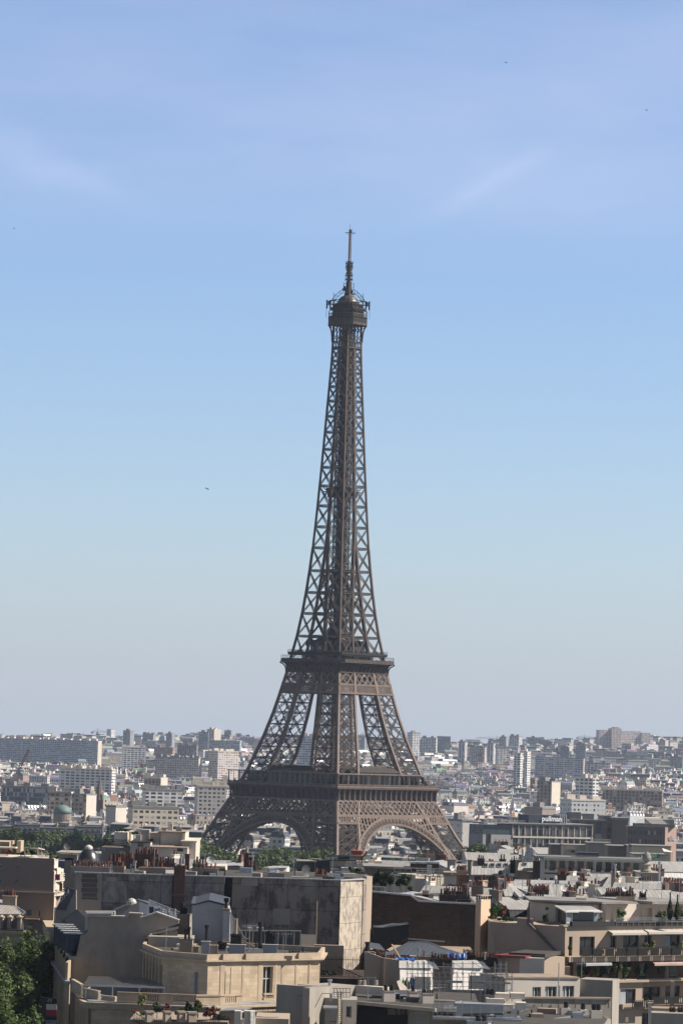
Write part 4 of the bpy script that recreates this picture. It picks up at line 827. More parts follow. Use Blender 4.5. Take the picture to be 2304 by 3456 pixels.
for a in (
 ('very long pale slab block with a sunlit end wall at the left edge', -60, 348, 2497, 5600, 14, 22, fs_blue, m_whiteR, 'apartment block', 'apartment_block', 14, None, 0, m_cream),
 ('dark narrow tower with a pale side, left of the skyline crane tower pair', 416, 453, 2467, 6900, 14, 30, fs_dark, m_flat, 'tower block', 'tower_block', 1),
 ('low wide grey tower on the skyline behind brown blocks', 482, 525, 2478, 7200, 16, 15, fs_dark, m_flat, 'tower block', 'tower_block', 3),
 ('slim dark tower standing alone on the skyline left of the iron tower', 561, 590, 2477, 6600, 14, 20, fs_dark, m_flat, 'tower block', 'tower_block', 1),
 ('tall dark tower attached to a paler taller one near the iron tower', 672, 704, 2472, 6300, 18, 0, fs_dark, m_flat, 'tower block', 'tower_block', 1),
 ('tallest pale tower left of the iron tower with a sunlit right face', 698, 746, 2463, 6500, 20, 38, fs_beige, m_whiteR, 'tower block', 'tower_block', 2, None, 0, m_cream),
 ('pale blue long block right of the tallest tower', 700, 815, 2501, 6350, 14, 10, fs_blue, m_whiteR, 'apartment block', 'apartment_block', 3),
 ('bright white balcony block in the sun', 412, 494, 2524, 5000, 14, -8, fs_white, m_whiteR, 'apartment block', 'apartment_block', 5),
 ('grey flat slab with a row of roof housings below the white block', 525, 681, 2558, 4500, 13, 16, fs_beige, m_flat, 'apartment block', 'apartment_block', 7, None, 0, m_whiteR),
 ('brown block with dark bays under the skyline', 599, 667, 2517, 5600, 16, 4, fs_brown, m_flat, 'apartment block', 'apartment_block', 3),
 ('red balconied block with a plain grey left end', 705, 806, 2537, 4500, 20, -36, fs_red, m_whiteR, 'apartment block', 'apartment_block', 4),
 ('orange brick slab below the slim dark tower', 520, 590, 2525, 6000, 14, 12, facade('orange_slab', [(.40, .24, .17)], pu=3.3, pv=2.8), m_flat, 'apartment block', 'apartment_block', 2),
 ('wide teal glass block seen between the legs of the iron tower', 1003, 1066, 2486, 4300, 22, 5, fs_blue, m_whiteR, 'office block', 'office_block', 1),
 ('small dark twin tower seen between the legs, right of centre', 1218, 1236, 2490, 6700, 14, 12, fs_dark, m_flat, 'tower block', 'tower_block', 1),
 ('white balcony tower just right of the iron tower', 1374, 1417, 2474, 6300, 18, -30, fs_white, m_flat, 'tower block', 'tower_block', 1),
 ('pale block beside the white balcony tower', 1420, 1476, 2491, 6500, 16, 10, fs_white, m_flat, 'apartment block', 'apartment_block', 2),
 ('dark blue block with a thin mast on its roof', 1475, 1520, 2487, 6700, 18, 0, fs_dark, m_flat, 'office block', 'office_block', 0),
 ('slim grey tower right of the masted block', 1546, 1577, 2505, 5900, 14, 18, fs_ver, m_flat, 'tower block', 'tower_block', 1),
 ('slim grey tower between trees in the middle of the right skyline', 1643, 1673, 2510, 5900, 14, 18, fs_ver, m_flat, 'tower block', 'tower_block', 1),
 ('first of the skyline tower pair, narrow and blue grey', 1685, 1716, 2488, 7200, 16, 20, fs_dark, m_flat, 'tower block', 'tower_block', 1),
 ('second of the skyline tower pair, wider and paler', 1718, 1763, 2485, 7000, 18, 25, fs_ver, m_flat, 'tower block', 'tower_block', 2),
 ('low dark block on the skyline beside the water tower', 1779, 1822, 2491, 7400, 14, 0, fs_dark, m_flat, 'office block', 'office_block', 1),
 ('cream balcony block below the skyline pair', 1672, 1715, 2526, 5600, 14, -12, fs_white, m_flat, 'apartment block', 'apartment_block', 3),
 ('beige low block with a flat roof under the slim tower', 1585, 1642, 2523, 5800, 14, 15, fs_beige, m_flat, 'apartment block', 'apartment_block', 2),
 ('tall white tower pair in the sun with a dark gap, right half of view', 1734, 1766, 2544, 4300, 16, 14, fs_white, m_whiteR, 'tower block', 'tower_block', 1),
 ('taller sunlit half of the white tower pair', 1768, 1792, 2539, 4350, 14, 20, fs_white, m_whiteR, 'tower block', 'tower_block', 1),
 ('long grey slab with four pale vertical ribs', 1805, 1972, 2559, 4700, 14, 8, fs_blue, m_flat, 'apartment block', 'apartment_block', 0, None, 4, m_whiteR),
 ('square grey tower over the long ribbed slab', 1890, 1923, 2524, 5400, 16, 5, fs_dark, m_flat, 'tower block', 'tower_block', 1),
 ('dark square block above the ribbed slab to its right', 1942, 1978, 2512, 5700, 16, 5, fs_dark, m_flat, 'tower block', 'tower_block', 1),
 ('long low white slab right of the ribbed slab', 1975, 2065, 2578, 5000, 14, 12, fs_white, m_flat, 'apartment block', 'apartment_block', 2),
 ('large striped building with a plain grey left wall', 1945, 2020, 2630, 3000, 20, -42, fs_white, m_whiteR, 'apartment block', 'apartment_block', 2),
 ('dark building with a pale right end in the middle distance', 1813, 1893, 2640, 3050, 18, 28, fs_brown, m_flat, 'office block', 'office_block', 2, None, 0, m_cream),
 ('terraced low block with a line of roof boxes', 2032, 2240, 2669, 3300, 16, 8, fs_brown, m_whiteR, 'apartment block', 'apartment_block', 9),
 ('square brown tower at the right edge of the hills', 2260, 2310, 2555, 5200, 20, 10, fs_dark, m_flat, 'tower block', 'tower_block', 1),
 ('grey balcony block with dark recesses left of the church spire', 486, 564, 2628, 3050, 14, 22, fs_brown, m_whiteR, 'apartment block', 'apartment_block', 3, None, 0, m_cream),
 ('pale office slab with blue awning strip right of the spire', 478, 614, 2668, 2650, 14, -14, fs_white, m_flat, 'office block', 'office_block', 6),
 ('grey residential block with chimney boxes beside the first floor of the tower', 655, 765, 2655, 2560, 16, -10, fs_beige, m_cream, 'apartment block', 'apartment_block', 8),
 ('long white block with pale chimneys left of the dark modern one', 200, 390, 2598, 3500, 14, 12, fs_white, m_whiteR, 'apartment block', 'apartment_block', 9),
 ('black glazed building with a bright white right end', 3, 190, 2658, 2700, 16, 16, fs_cur, m_flat, 'office block', 'office_block', 3, None, 0, m_whiteR),
 ('brown stone apartment block with balcony rows left of the spire', 157, 240, 2676, 2500, 15, -6, facade('balcony_stone', [(.40, .33, .27)], pu=3.2, pv=3.0, wu=(.15, .85), wv=(.2, .75), band=.1), m_flat, 'apartment block', 'apartment_block', 2),
 ('dark balcony apartment block directly behind the church spire', 243, 322, 2684, 2480, 15, 24, facade('balcony_stone', []), m_flat, 'apartment block', 'apartment_block', 2, None, 0, m_whiteR),
 ('long cream post office building with paired windows', 430, 603, 2727, 2250, 16, -14, facade('cream_paired', [(.70, .62, .48)], pu=3.6, pv=3.4, wu=(.15, .8), wv=(.3, .75)), m_flat, 'office block', 'office_block', 3),
 ('small white house with one window left of the cream building', 357, 425, 2724, 2230, 12, 30, m_whiteR, m_flat, 'house', 'house', 0),
 ('white office building with small paired windows right of the tower leg', 1514, 1593, 2772, 1960, 18, -24, facade('small_pair_windows', [(.66, .63, .60)], pu=8.0, pv=4.2, wu=(.3, .7), wv=(.45, .62)), m_flat, 'office block', 'office_block', 1),
 ('pale concrete office with blue grey window bands behind the red sign', 1893, 2044, 2703, 2500, 18, -22, facade('pale_grid_office', [(.55, .57, .57)], pu=3.0, pv=3.3, wu=(.25, .75), wv=(.25, .7)), m_whiteR, 'office block', 'office_block', 3),
 ('plain beige blank-walled block above the dark hotel box', 1771, 1878, 2730, 2400, 16, 38, m_greyR, m_flat, 'house', 'house', 1),
): slabf(*a)
def hospital():
 d = 7000; zt = Z(2100, 2470, d); x0 = X(2017, d, zt); x1 = X(2197, d, zt); g = gz((x0+x1)/2, d); s = (x1-x0)/180
 root = thing('hospital', 'huge stepped pale hospital block standing on the right skyline', 'hospital', ((x0+x1)/2, d, g), R_(14))
 fx = lambda px: (px-2107)*s; zz = lambda py: (2470-py)*s+zt-g
 fh = facade('hospital_front', [(.72, .66, .63)], pu=3.6, pv=3.2, wu=(.15, .85), wv=(.35, .8)); fv = facade('hospital_rib', [(.66, .58, .54)], pu=3.0, pv=3.2, wu=(.3, .7), wv=(.1, .9))
 for nm, a, b, t, y0, y1, m in (('left_wing', 2017, 2057, 2466, 0, 20, fv), ('stair_tower', 2057, 2092, 2459, -6, 16, fv), ('core', 2065, 2084, 2455, -2, 10, m_greyR), ('right_wing', 2092, 2165, 2467, 0, 18, fh), ('end_wing', 2165, 2197, 2471, -3, 20, fv)):
  mb = MB(); mb.box(fx(a), fx(b)-.05, y0, y1, -4, zz(t)); mb.build(nm, m, root, local=True)
hospital()
def church():
 d = 2560; zt = Z(337, 2616, d); x = X(338, d, zt); g = gz(x, d); zb = Z(338, 2700, d)-g
 root = thing('church_spire', 'slender grey stone church spire with four corner pinnacles on the left', 'church', (x, d, g))
 st = mat('spire_stone', (.20, .17, .15), rough=.9, var=.35, scale=.3)
 mb = MB(); mb.box(-3, 3, -3, 3, -2, zb); mb.build('bell_tower', st, root, local=True)
 mb = MB(); mb.cyl((0, 0, zb), (0, 0, zt-g), 3.5, .1, 8); mb.build('spire', st, root, local=True)
 for sx in (-1, 1):
  for sy in (-1, 1): mb = MB(); mb.cyl((sx*2.4, sy*2.4, zb), (sx*2.4, sy*2.4, zb+6), .7, .05, 6); mb.build('pinnacle', st, root, local=True)
 d = 2250; z0 = Z(212, 2746, d); x = X(212, d, z0); zt = Z(212, 2716, d); g = gz(x, d); r = 31/FPX*d
 root = thing('domed_chapel', 'low green copper dome of a chapel among roofs on the left', 'church', (x, d, g)); cu = mat('green_copper', (.10, .19, .17), rough=.6, var=.4, scale=.4, col2=(.18, .24, .22))
 mb = MB(); mb.lathe((0, 0, z0-g), [(r, 0), (r*.96, (zt-z0)*.35), (r*.78, (zt-z0)*.68), (r*.45, (zt-z0)*.92), (.2, zt-z0)], 20); mb.build('dome', cu, root, local=True, smooth=True)
 mb = MB(); mb.lathe((0, 0, -2), [(r*.98, 0), (r*.98, z0-g+2)], 20); mb.build('drum', m_greyR, root, local=True)
church()
def watertower():
 d = 7200; zt = Z(1842, 2496, d); x = X(1842, d, zt); g = gz(x, d)-2; h = zt-g
 root = thing('water_tower', 'funnel shaped concrete water tower on the skyline', 'water tower', (x, d, g)); c = mat('grey_concrete', (.33, .33, .34), rough=.9)
 mb = MB(); mb.lathe((0, 0, h-13), [(5, 0), (15.5, 9), (16, 12), (15.5, 13)], 20); mb.build('tank', c, root, local=True); mb = MB(); mb.cyl((0, 0, -3), (0, 0, h-12.9), 6, 5.5, 14); mb.build('shaft', c, root, local=True)
watertower()
def crane(label, px, pyt, d, jl, jr, col, py0=None, tilt=0, zb=None):
 zt = Z(px, pyt, d); x = X(px, d, zt); g = (gz(x, d)-2) if zb is None else zb; h = zt-g; s = d/FPX
 root = thing('tower_crane', label, 'crane', (x, d, g)); mb = MB(); w = 1.3
 n = int(h/3)
 for sx in (-w, w):
  for sy in (-w, w): mb.bar((sx, sy, 0), (sx, sy, h), .45)
 for i in range(n): mb.bar((-w, -w, i*3), (w, -w, i*3+3), .3); mb.bar((w, w, i*3), (-w, w, i*3+3), .3); mb.bar((w, -w, i*3), (w, w, i*3+3), .3)
 mb.build('mast', col, root, local=True, uv=False)
 j = MB(); tn = math.tan(R_(tilt)); L0, L1 = -jl*s, jr*s
 for z, o in ((0, -.8), (0, .8), (1.8, 0)): j.bar((L0, o, h+z+L0*tn), (L1, o, h+z+L1*tn), .4)
 k = L0
 while k < L1-2: j.bar((k, -.8, h+k*tn), (k+1.5, 0, h+1.8+(k+1.5)*tn), .25); j.bar((k+1.5, 0, h+1.8+(k+1.5)*tn), (k+3, .8, h+(k+3)*tn), .25); k += 3
 j.build('jib', col, root, local=True, uv=False)
 if not tilt:
  t = MB(); t.bar((0, 0, h), (0, 0, h+6), .8); t.bar((0, 0, h+6), (L0*.9, 0, h+1.8), .2); t.bar((0, 0, h+6), (L1*.6, 0, h+1.8), .2); t.box(-1, 1, -1, 1, h-2.5, h); t.build('cab', col, root, local=True, uv=False)
 t = MB(); e = L0 if jl < jr else L1; t.box(e-2, e+2, -1, 1, h-2.5+e*tn, h+.5+e*tn); t.build('counterweight', mat('grey_concrete', (.33, .33, .34)), root, local=True, uv=False)
cw = mat('pale_crane_paint', (.55, .53, .50), rough=.5); crd = mat('red_crane_paint', (.28, .09, .07), rough=.5)
crane('pale tower crane on the left skyline with a long jib to the right', 329, 2471, 6200, 17, 46, cw)
crane('pale crane on the right skyline pointing left from the skyline towers', 1675, 2494, 6600, 70, 8, cw)
crane('crane with a green counter jib on the skyline left of the hospital', 1971, 2490, 7000, 24, 44, mat('green_crane_paint', (.16, .30, .18), rough=.5))
crane('short crane between the legs of the iron tower', 1225, 2482, 6600, 12, 20, cw)
crane('red crane mast standing in the roofs below the white balcony block', 478, 2580, 3900, 26, 14, crd)
crane('reddish tower crane in front of the right hillside flats', 1620, 2545, 4600, 10, 16, crd)
def derrick():
 d = 2950; a = P(98, 2530, d); b = P(58, 2610, d); c = P(25, 2680, d)
 root = thing('luffing_crane', 'tilted red and white lattice crane boom at the left edge', 'crane', (c[0], d, gz(c[0], d)));
 for nm, p, q, m, w in (('boom', b, a, crd, 1.6), ('lower_boom', (b[0]-28, d, gz(b[0], d)), b, cw, 2.0)):
  mb = MB(); truss(mb, np.array(p), np.array(q), w, V3(0, 1, 0), .5, .35, 2.2); mb.build(nm, m, root, uv=False)
 mb = MB(); mb.bar(a, (a[0], d, a[2]-9), .2); mb.box(a[0]-.8, a[0]+.8, d-.8, d+.8, a[2]-10, a[2]-9); mb.build('hook_block', crd, root, uv=False)
derrick()
# === lettering
FONT = {
 'p': [((0, -.5), (0, 1), 0), ((0, 1), (.6, 1), 0), ((.6, 1), (.6, .0), 0), ((.6, 0), (0, 0), 0)], 'u': [((0, 1), (0, 0), 0), ((0, 0), (.6, 0), 0), ((.6, 0), (.6, 1), 0)],
 'l': [((0, 1.5), (0, 0), 0)], 'm': [((0, 0), (0, 1), 0), ((0, 1), (.9, 1), 0), ((.45, 1), (.45, 0), 0), ((.9, 1), (.9, 0), 0)], 'a': [((.6, 1), (.6, 0), 0), ((.6, 0), (0, 0), 0), ((0, 0), (0, 1), 0), ((0, 1), (.6, 1), 0)],
 'n': [((0, 0), (0, 1), 0), ((0, 1), (.6, 1), 0), ((.6, 1), (.6, 0), 0)]}
def text(parent, s, x, y, z, size, m, name='lettering', ry=0.0, ext=.08, bold=0.0, align='CENTER'):
 """block letters as real geometry (built-in font), converted to a mesh, facing -Y turned by ry"""
 cu = bpy.data.curves.new('t', 'FONT'); cu.body = s; cu.size = size; cu.extrude = ext; cu.align_x = align; cu.align_y = 'CENTER'; cu.offset = bold; cu.resolution_u = 3
 o = bpy.data.objects.new('t', cu); dg = None; COL.objects.link(o); bpy.context.view_layer.update()
 me = bpy.data.meshes.new_from_object(o.evaluated_get(bpy.context.evaluated_depsgraph_get())); bpy.data.objects.remove(o); bpy.data.curves.remove(cu)
 q = bpy.data.objects.new(name, me); me.materials.clear(); me.materials.append(m); COL.objects.link(q); q.rotation_euler = (math.pi/2, 0, ry); q.location = (x, y, z); q.parent = parent
 return q
def tint_sign(): pass
m_sign = mat('sign_white', (.85, .86, .88), rough=.5, var=.03); m_redl = mat('sign_red', (.35, .02, .05), rough=.5, var=.05)
# === hotel with white bands
def hotel():
 d = 1560; zt = Z(1700, 2778, d); x0, x1 = X(1733-6, d, zt), X(2005, d, zt); xl = X(1604, d, zt); g = gz(x0, d)
 bt = 0.0; root = thing('hotel', 'long glass hotel with white horizontal bands and a grey blank left wing', 'hotel', ((x0+x1)/2, d, g), R_(24)); h = zt-g; cx = (x0+x1)/2; w = (x1-x0)/2*1.09
 rnz = math.tan(0); grey = mat('hotel_grey_panel', (.36, .34, .33), rough=.8, var=.12); dkg = mat('hotel_dark_glass', (.05, .075, .09), rough=.2, var=.5, scale=.5, spec=.7)
 mb = MB(); mb.box(-w, w, 1.2, 16, -3, h); mb.build('glazed_front', fs_cur, root, local=True)
 zs = [h, h-4.6, h-9.8]
 for i, z in enumerate((h-.1, h-5.2, h-9.9)):
  mb = MB(); mb.box(-w, w, 0, 1.4, z-(.7 if i else .5), z); mb.build('white_band', m_greyR if i == 0 else m_whiteR, root, local=True)
  if i:
   mb = MB()
   for k in range(46): x = -w+2*w*k/45; mb.bar((x, .1, z), (x, .1, z+1), .07)
   mb.bar((-w, .1, z+1), (w, .1, z+1), .09); mb.build('railing', m_iron, root, local=True, uv=False)
 for k in range(14):
  x = -w+2*w*k/13; mb = MB(); mb.box(x-.12, x+.12, .3, 1.3, h-10, h-.5); mb.build('partition', m_whiteR, root, local=True)
 mb = MB(); mb.box(w-.7, w, -.2, 16.2, -3, h-5.2); mb.build('end_frame', m_whiteR, root, local=True)
 lx = xl-cx
 mb = MB(); mb.box(-w-10.2, -w-.3, .4, 14, -3, h-4.8); mb.box(lx, -w-12.7, .4, 14, -3, h-4.8); mb.build('blank_wing', grey, root, local=True)
 mb = MB(); mb.box(-w-12.7, -w-10.2, 1.4, 14, -3, h-4.8); mb.box(lx+.1, -w-.4, .8, 14, h-4.8, h-.7); mb.build('recessed_glazing', dkg, root, local=True)
 a0 = X(1771, 1566, zt)-cx-2
 mb = MB(); mb.box(lx, w, -.4, 16.4, h, h+.4)
 r = random.Random(3)
 for k in range(16): x = r.uniform(lx, a0-4); s = r.uniform(.6, 2.4); mb.box(x, x+s, 3+r.uniform(0, 6), 10, h+.4, h+.4+r.uniform(.4, 1.5))
 mb.build('roof_plant', m_flat, root, local=True)
 mb = MB()
 for k in range(70): x = lx+(a0-lx)*k/69; mb.bar((x, -.2, h+.4), (x, -.2, h+1.5), .06)
 mb.bar((lx, -.2, h+1.5), (a0, -.2, h+1.5), .08); mb.build('roof_railing', m_steel, root, local=True, uv=False)
 d2 = 1566; z1 = Z(1840, 2751, d2); z0 = zt; a, b = X(1771, d2, z1)+3, X(1918, d2, z1)+3; yb = d2-d
 bx = MB(); bx.box(a-cx, b-cx-6, yb, yb+10, h-1, z1-g); dk = mat('sign_box_navy', (.045, .06, .085), rough=.5, var=.3); o = bx.build('rooftop_box', dk, root, local=True)
 s0, s1 = X(1833, d2, z1)+2.6, X(1884, d2, z1)+3; zc = Z(1859, 2764, d2)
 pn = MB(); pn.box(s0-cx, s1-cx, yb-.35, yb-.02, Z(1859, 2777, d2)-g, z1-g-.1); po = pn.build('sign_panel', mat('sign_back', (.04, .045, .06), rough=.4), o, local=True)
 text(o, 'pullman', (s0+s1)/2-cx, yb-.45, zc-g, 3.1, m_sign, 'sign_lettering', bold=.06)
 fn = MB()
 for k in range(6): x = b-cx-5.5+k*.95; fn.box(x, x+.35, yb, yb+3, h, z1-g+.5)
 fn.build('pipe_screen', m_steel, root, local=True)
hotel()
def slab2(label, px0, px1, pyt, d, depth, wallm, beta, sign=None, **k): return slabf(label, px0, px1, pyt, d, depth, beta, wallm, **k)
f_brv = facade('brown_vertical_bays', [(.29, .23, .20)], pu=5.2, pv=3.3, wu=(.42, .95), wv=(.05, .93), shut=.12)
slabf('brown block with dark vertical window bays right of the long hotel', 1925, 2064, 2775, 1640, 16, 2, f_brv, m_flat, 'office block', 'office_block', 3)
slabf('plain brown windowless slab between the bayed block and the pink one', 2066, 2118, 2768, 1630, 16, 0, mat('brown_panel', (.23, .18, .16), rough=.8, var=.1), m_flat, 'office block', 'office_block', 0)
def rail_union():
 d = 1560; zt = Z(2240, 2792, d); x0, x1, x2 = X(2118, d, zt), X(2243, d, zt), X(2284, d, zt); g = gz(x1, d); h = zt-g
 root = thing('office_block', 'brown office block with strip windows and a pink sign wall at its right end', 'office block', (x1, d, g)); w = x1-x0; e = x2-x1
 fb = facade('strip_window_brown', [(.19, .15, .13)], pu=1.25, pv=3.6, wu=(.2, .8), wv=(.35, .8), shut=.18); pk = mat('pink_panel', (.50, .34, .28), rough=.8, var=.08)
 mb = MB(); mb.box(-w, 0, 0, 15, -3, h); mb.build('wall', fb, root, local=True)
 mb = MB(); mb.hexa([(0.02, 0, -3), (e, 4, -3), (e, 16, -3), (0.02, 15, -3), (0.02, 0, h), (e, 4, h), (e, 16, h), (0.02, 15, h)]); o = mb.build('sign_wall', pk, root, local=True)
 mb = MB(); mb.box(-w+3, e-1, 1, 13, h, h+1.3); mb.box(-w+10, -w+20, 2, 9, h+1.3, h+3.2); mb.build('roof_storey', m_flat, root, local=True)
 mb = MB(); mb.hexa([(-6, 1, h+1.3), (1, 1, h+1.3), (1, 8, h+1.3), (-6, 8, h+1.3), (-9, 2, h+3.8), (-2, 2, h+3.8), (-2, 8, h+4), (-9, 8, h+4)]); mb.build('white_awning_roof', m_whiteR, root, local=True)
 mb = MB()
 for k in range(16): x = -w+4+(w+e-6)*k/15; mb.bar((x, .5, h+1.3), (x, .5, h+2.8), .1)
 mb.bar((-w+4, .5, h+2.8), (e-2, .5, h+2.8), .12); mb.build('roof_railing', m_steel, root, local=True, uv=False)
 wn = MB(); a = math.atan2(4, e)
 for k in range(4): wn.hexa([(.4, .0, h-4.6-k*3.6), (1.6, .95, h-4.6-k*3.6), (1.5, 1.2, h-4.6-k*3.6), (.3, .3, h-4.6-k*3.6), (.4, -.0, h-2.6-k*3.6), (1.6, .95, h-2.6-k*3.6), (1.5, 1.2, h-2.6-k*3.6), (.3, .3, h-2.6-k*3.6)])
 text(o, 'uic', e*.6, 4*.6-.35, h-4.6, 3.3, mat('sign_grey_blue', (.45, .5, .58), rough=.4), 'sign_lettering', ry=a, bold=.05)
rail_union()
def red_sign():
 d = 1700; zt = Z(1925, 2746, d); x0, x1 = X(1916, d, zt), X(1964, d, zt); g = gz(x0, d);
 root = thing('rooftop_sign_house', 'white rooftop plant housing carrying dark red hotel lettering', 'rooftop sign', ((x0+x1)/2, d, g)); w = (x1-x0)/2
 mb = MB(); mb.box(-w, w*.3, 0, 8, -2, zt-g-3.2); mb.hexa([(w*.3, 0, -2), (w*1.25, 3, -2), (w*1.25, 9, -2), (w*.3, 8, -2), (w*.3, 0, zt-g-.6), (w, 2, zt-g-.6), (w, 8, zt-g-.6), (w*.3, 8, zt-g-.6)]); mb.build('housing', m_whiteR, root, local=True)
 text(root, 'Mercure', 0, -.3, zt-g-1.0, 2.7, m_redl, 'sign_lettering', bold=.05); text(root, 'HOTEL', w*.1, -.3, zt-g-3.4, 1.3, m_redl, 'small_sign_lettering', bold=.03)
 mb = MB()
 for k in range(5): x = -w+w*2*k/4; mb.bar((x, .1, zt-g-3.5), (x, .1, zt-g), .1)
 mb.build('sign_frame', m_steel, root, local=True, uv=False)
red_sign()
# === houses one can count
GRP = 'town houses packed behind the tower'
def near_city():
 protos = []; r = random.Random(21); spec = [(11, 10, 21, f_stone, 1), (15, 11, 18, f_stone, 1), (9, 9, 24, f_white, 0), (17, 11, 17, f_stone, 1), (12, 10, 22, f_grey, 0), (10, 11, 20, f_white, 1)]
 labs = ['cream stone town house with slate mansard and dormers', 'wide stone house with zinc top and party wall chimneys', 'tall white rendered house with zinc top', 'long stone house under a zinc roof', 'grey panelled house with pale roof', 'white house with dormers and chimney walls']
 for i, (w, d, h, m, dm) in enumerate(spec): protos.append(mansard('town_house', labs[i], w, d, h, wallm=m, dormers=bool(dm and i == 0), group=GRP, seed=i, pots=False, cat='house'))
 used = set(); cnt = 0; y = 1905.0
 while y < 2960 and cnt < 270:
  half = .0975*y+5; x = -half+r.uniform(0, 20)
  while x < half and cnt < 270:
   i = r.randrange(6); w = spec[i][0]; px = 1152+(x+w/2)/y*FPX; k = 2
   zt = gz(x, y)+spec[i][2]+5
   skip = (y < 2120 and px < 420) or (1590 < px and y < 1960)
   if 1150 > px > 860 and y < 2000: skip = True
   if not skip:
    a = .5*math.sin(x*.011+y*.006)+r.choice((0, math.pi, math.pi/2, -.5, .5))+r.uniform(-.1, .1); yy = y+r.uniform(-8, 8)
    side = 'left of the tower' if px < 900 else ('behind the tower' if px < 1400 else 'right of the tower')
    if i not in used: o = protos[i]; used.add(i); o.location = (x+w/2, yy, gz(x, yy)); o.rotation_euler = (0, 0, a)
    else: o = dup(protos[i], (x+w/2, yy, gz(x, yy)), a)
    o['label'] = labs[i]+', '+side; s = r.uniform(.8, 1.08); o.scale = (1, 1, s); cnt += 1
   x += w*r.uniform(1.0, 1.25)
  y += 42
 return cnt
near_city()
# --- apartment row on the far quay and the buildings behind the arches
def quay_rows():
 g = 'stone apartment houses in a row behind the trees'; r = random.Random(9)
 pr = [mansard('apartment_house', 'dark grey stone apartment house with slate mansard behind the left trees', 19, 13, 21.5, ms=4.2, wallm=facade('quay_stone', [(.30, .27, .24), (.36, .32, .27)], pu=2.6, pv=3.4, wu=(.3, .68), wv=(.15, .8), band=.07), group=g, seed=31, cat='apartment house', topm=m_slate, rise=.7),
    mansard('apartment_house', 'apartment house', 15, 13, 23, ms=4.0, wallm=facade('quay_stone', []), group=g, seed=32, cat='apartment house', topm=m_slate, rise=.7)]
 spots = []
 x = X(-10, 2040, 30)
 while x < X(395, 2040, 30): spots.append((x, 2040, 'left', 0)); x += 17.5
 x = X(890, 1990, 20)
 while x < X(1040, 1990, 20): spots.append((x, 1990, 'seen through the left arch', -.08)); x += 17.5
 x = X(1215, 1990, 20)
 while x < X(1390, 1990, 20): spots.append((x, 2000, 'seen through the right arch', .08)); x += 17.5
 x = X(590, 1960, 20)
 while x < X(700, 1960, 20): spots.append((x, 1960, 'beside the left leg of the tower', .05)); x += 17.5
 for k, (x, y, w, a) in enumerate(spots):
  p = pr[k % 2]; z = gz(x, y)-(0 if 'left' == w else 7)
  o = p if k < 2 else dup(p, (x, y, z), a)
  o.location = (x, y, z); o.rotation_euler = (0, 0, a); n = ('first', 'second', 'third', 'fourth', 'fifth', 'sixth')[k % 6]
  o['label'] = ('dark stone apartment house with slate mansard behind the left tree line' if w == 'left' else 'stone apartment house with slate mansard '+w)
quay_rows()
def twin_domes():
 d = 1940
 for px, nm in ((1308, 'left'), (1364, 'right')):
  zt = Z(px, 2863, d); x = X(px, d, zt); z0 = Z(px, 2884, d); g = gz(x, d); r = 17/FPX*d
  root = thing('domed_pavilion', nm+' of two small blue grey domes seen under the right arch', 'pavilion', (x, d, g))
  mb = MB(); mb.lathe((0, 0, z0-g), [(r, 0), (r*1.02, .6), (r*.9, (zt-z0)*.45), (r*.55, (zt-z0)*.75), (.25, (zt-z0)*.92), (.06, (zt-z0)*1.25)], 16); mb.build('dome', m_slate, root, local=True, smooth=True)
  mb = MB(); mb.lathe((0, 0, -2), [(r*.95, 0), (r*.95, z0-g+2)], 12); mb.build('wall', f_stone, root, local=True)
 d = 1935; zt = Z(1336, 2884, d); x = X(1336, d, zt); g = gz(x, d); root = thing('arcade_wing', 'cream columned wing joining the two small domes', 'pavilion', (x, d, g))
 mb = MB(); mb.box(-4.6, 4.6, 2, 9, -2, zt-g-.5); mb.build('wall', m_cream, root, local=True); mb = MB(); mb.box(-4.7, 4.7, 1.2, 9, zt-g-.5, zt-g); mb.build('cornice', m_cream, root, local=True)
 for k in range(5): x = -3.6+7.2*k/4; mb = MB(); mb.cyl((x, 1.6, -2), (x, 1.6, zt-g-.5), .35, .3, 8); mb.build('column', m_cream, root, local=True)
twin_domes()
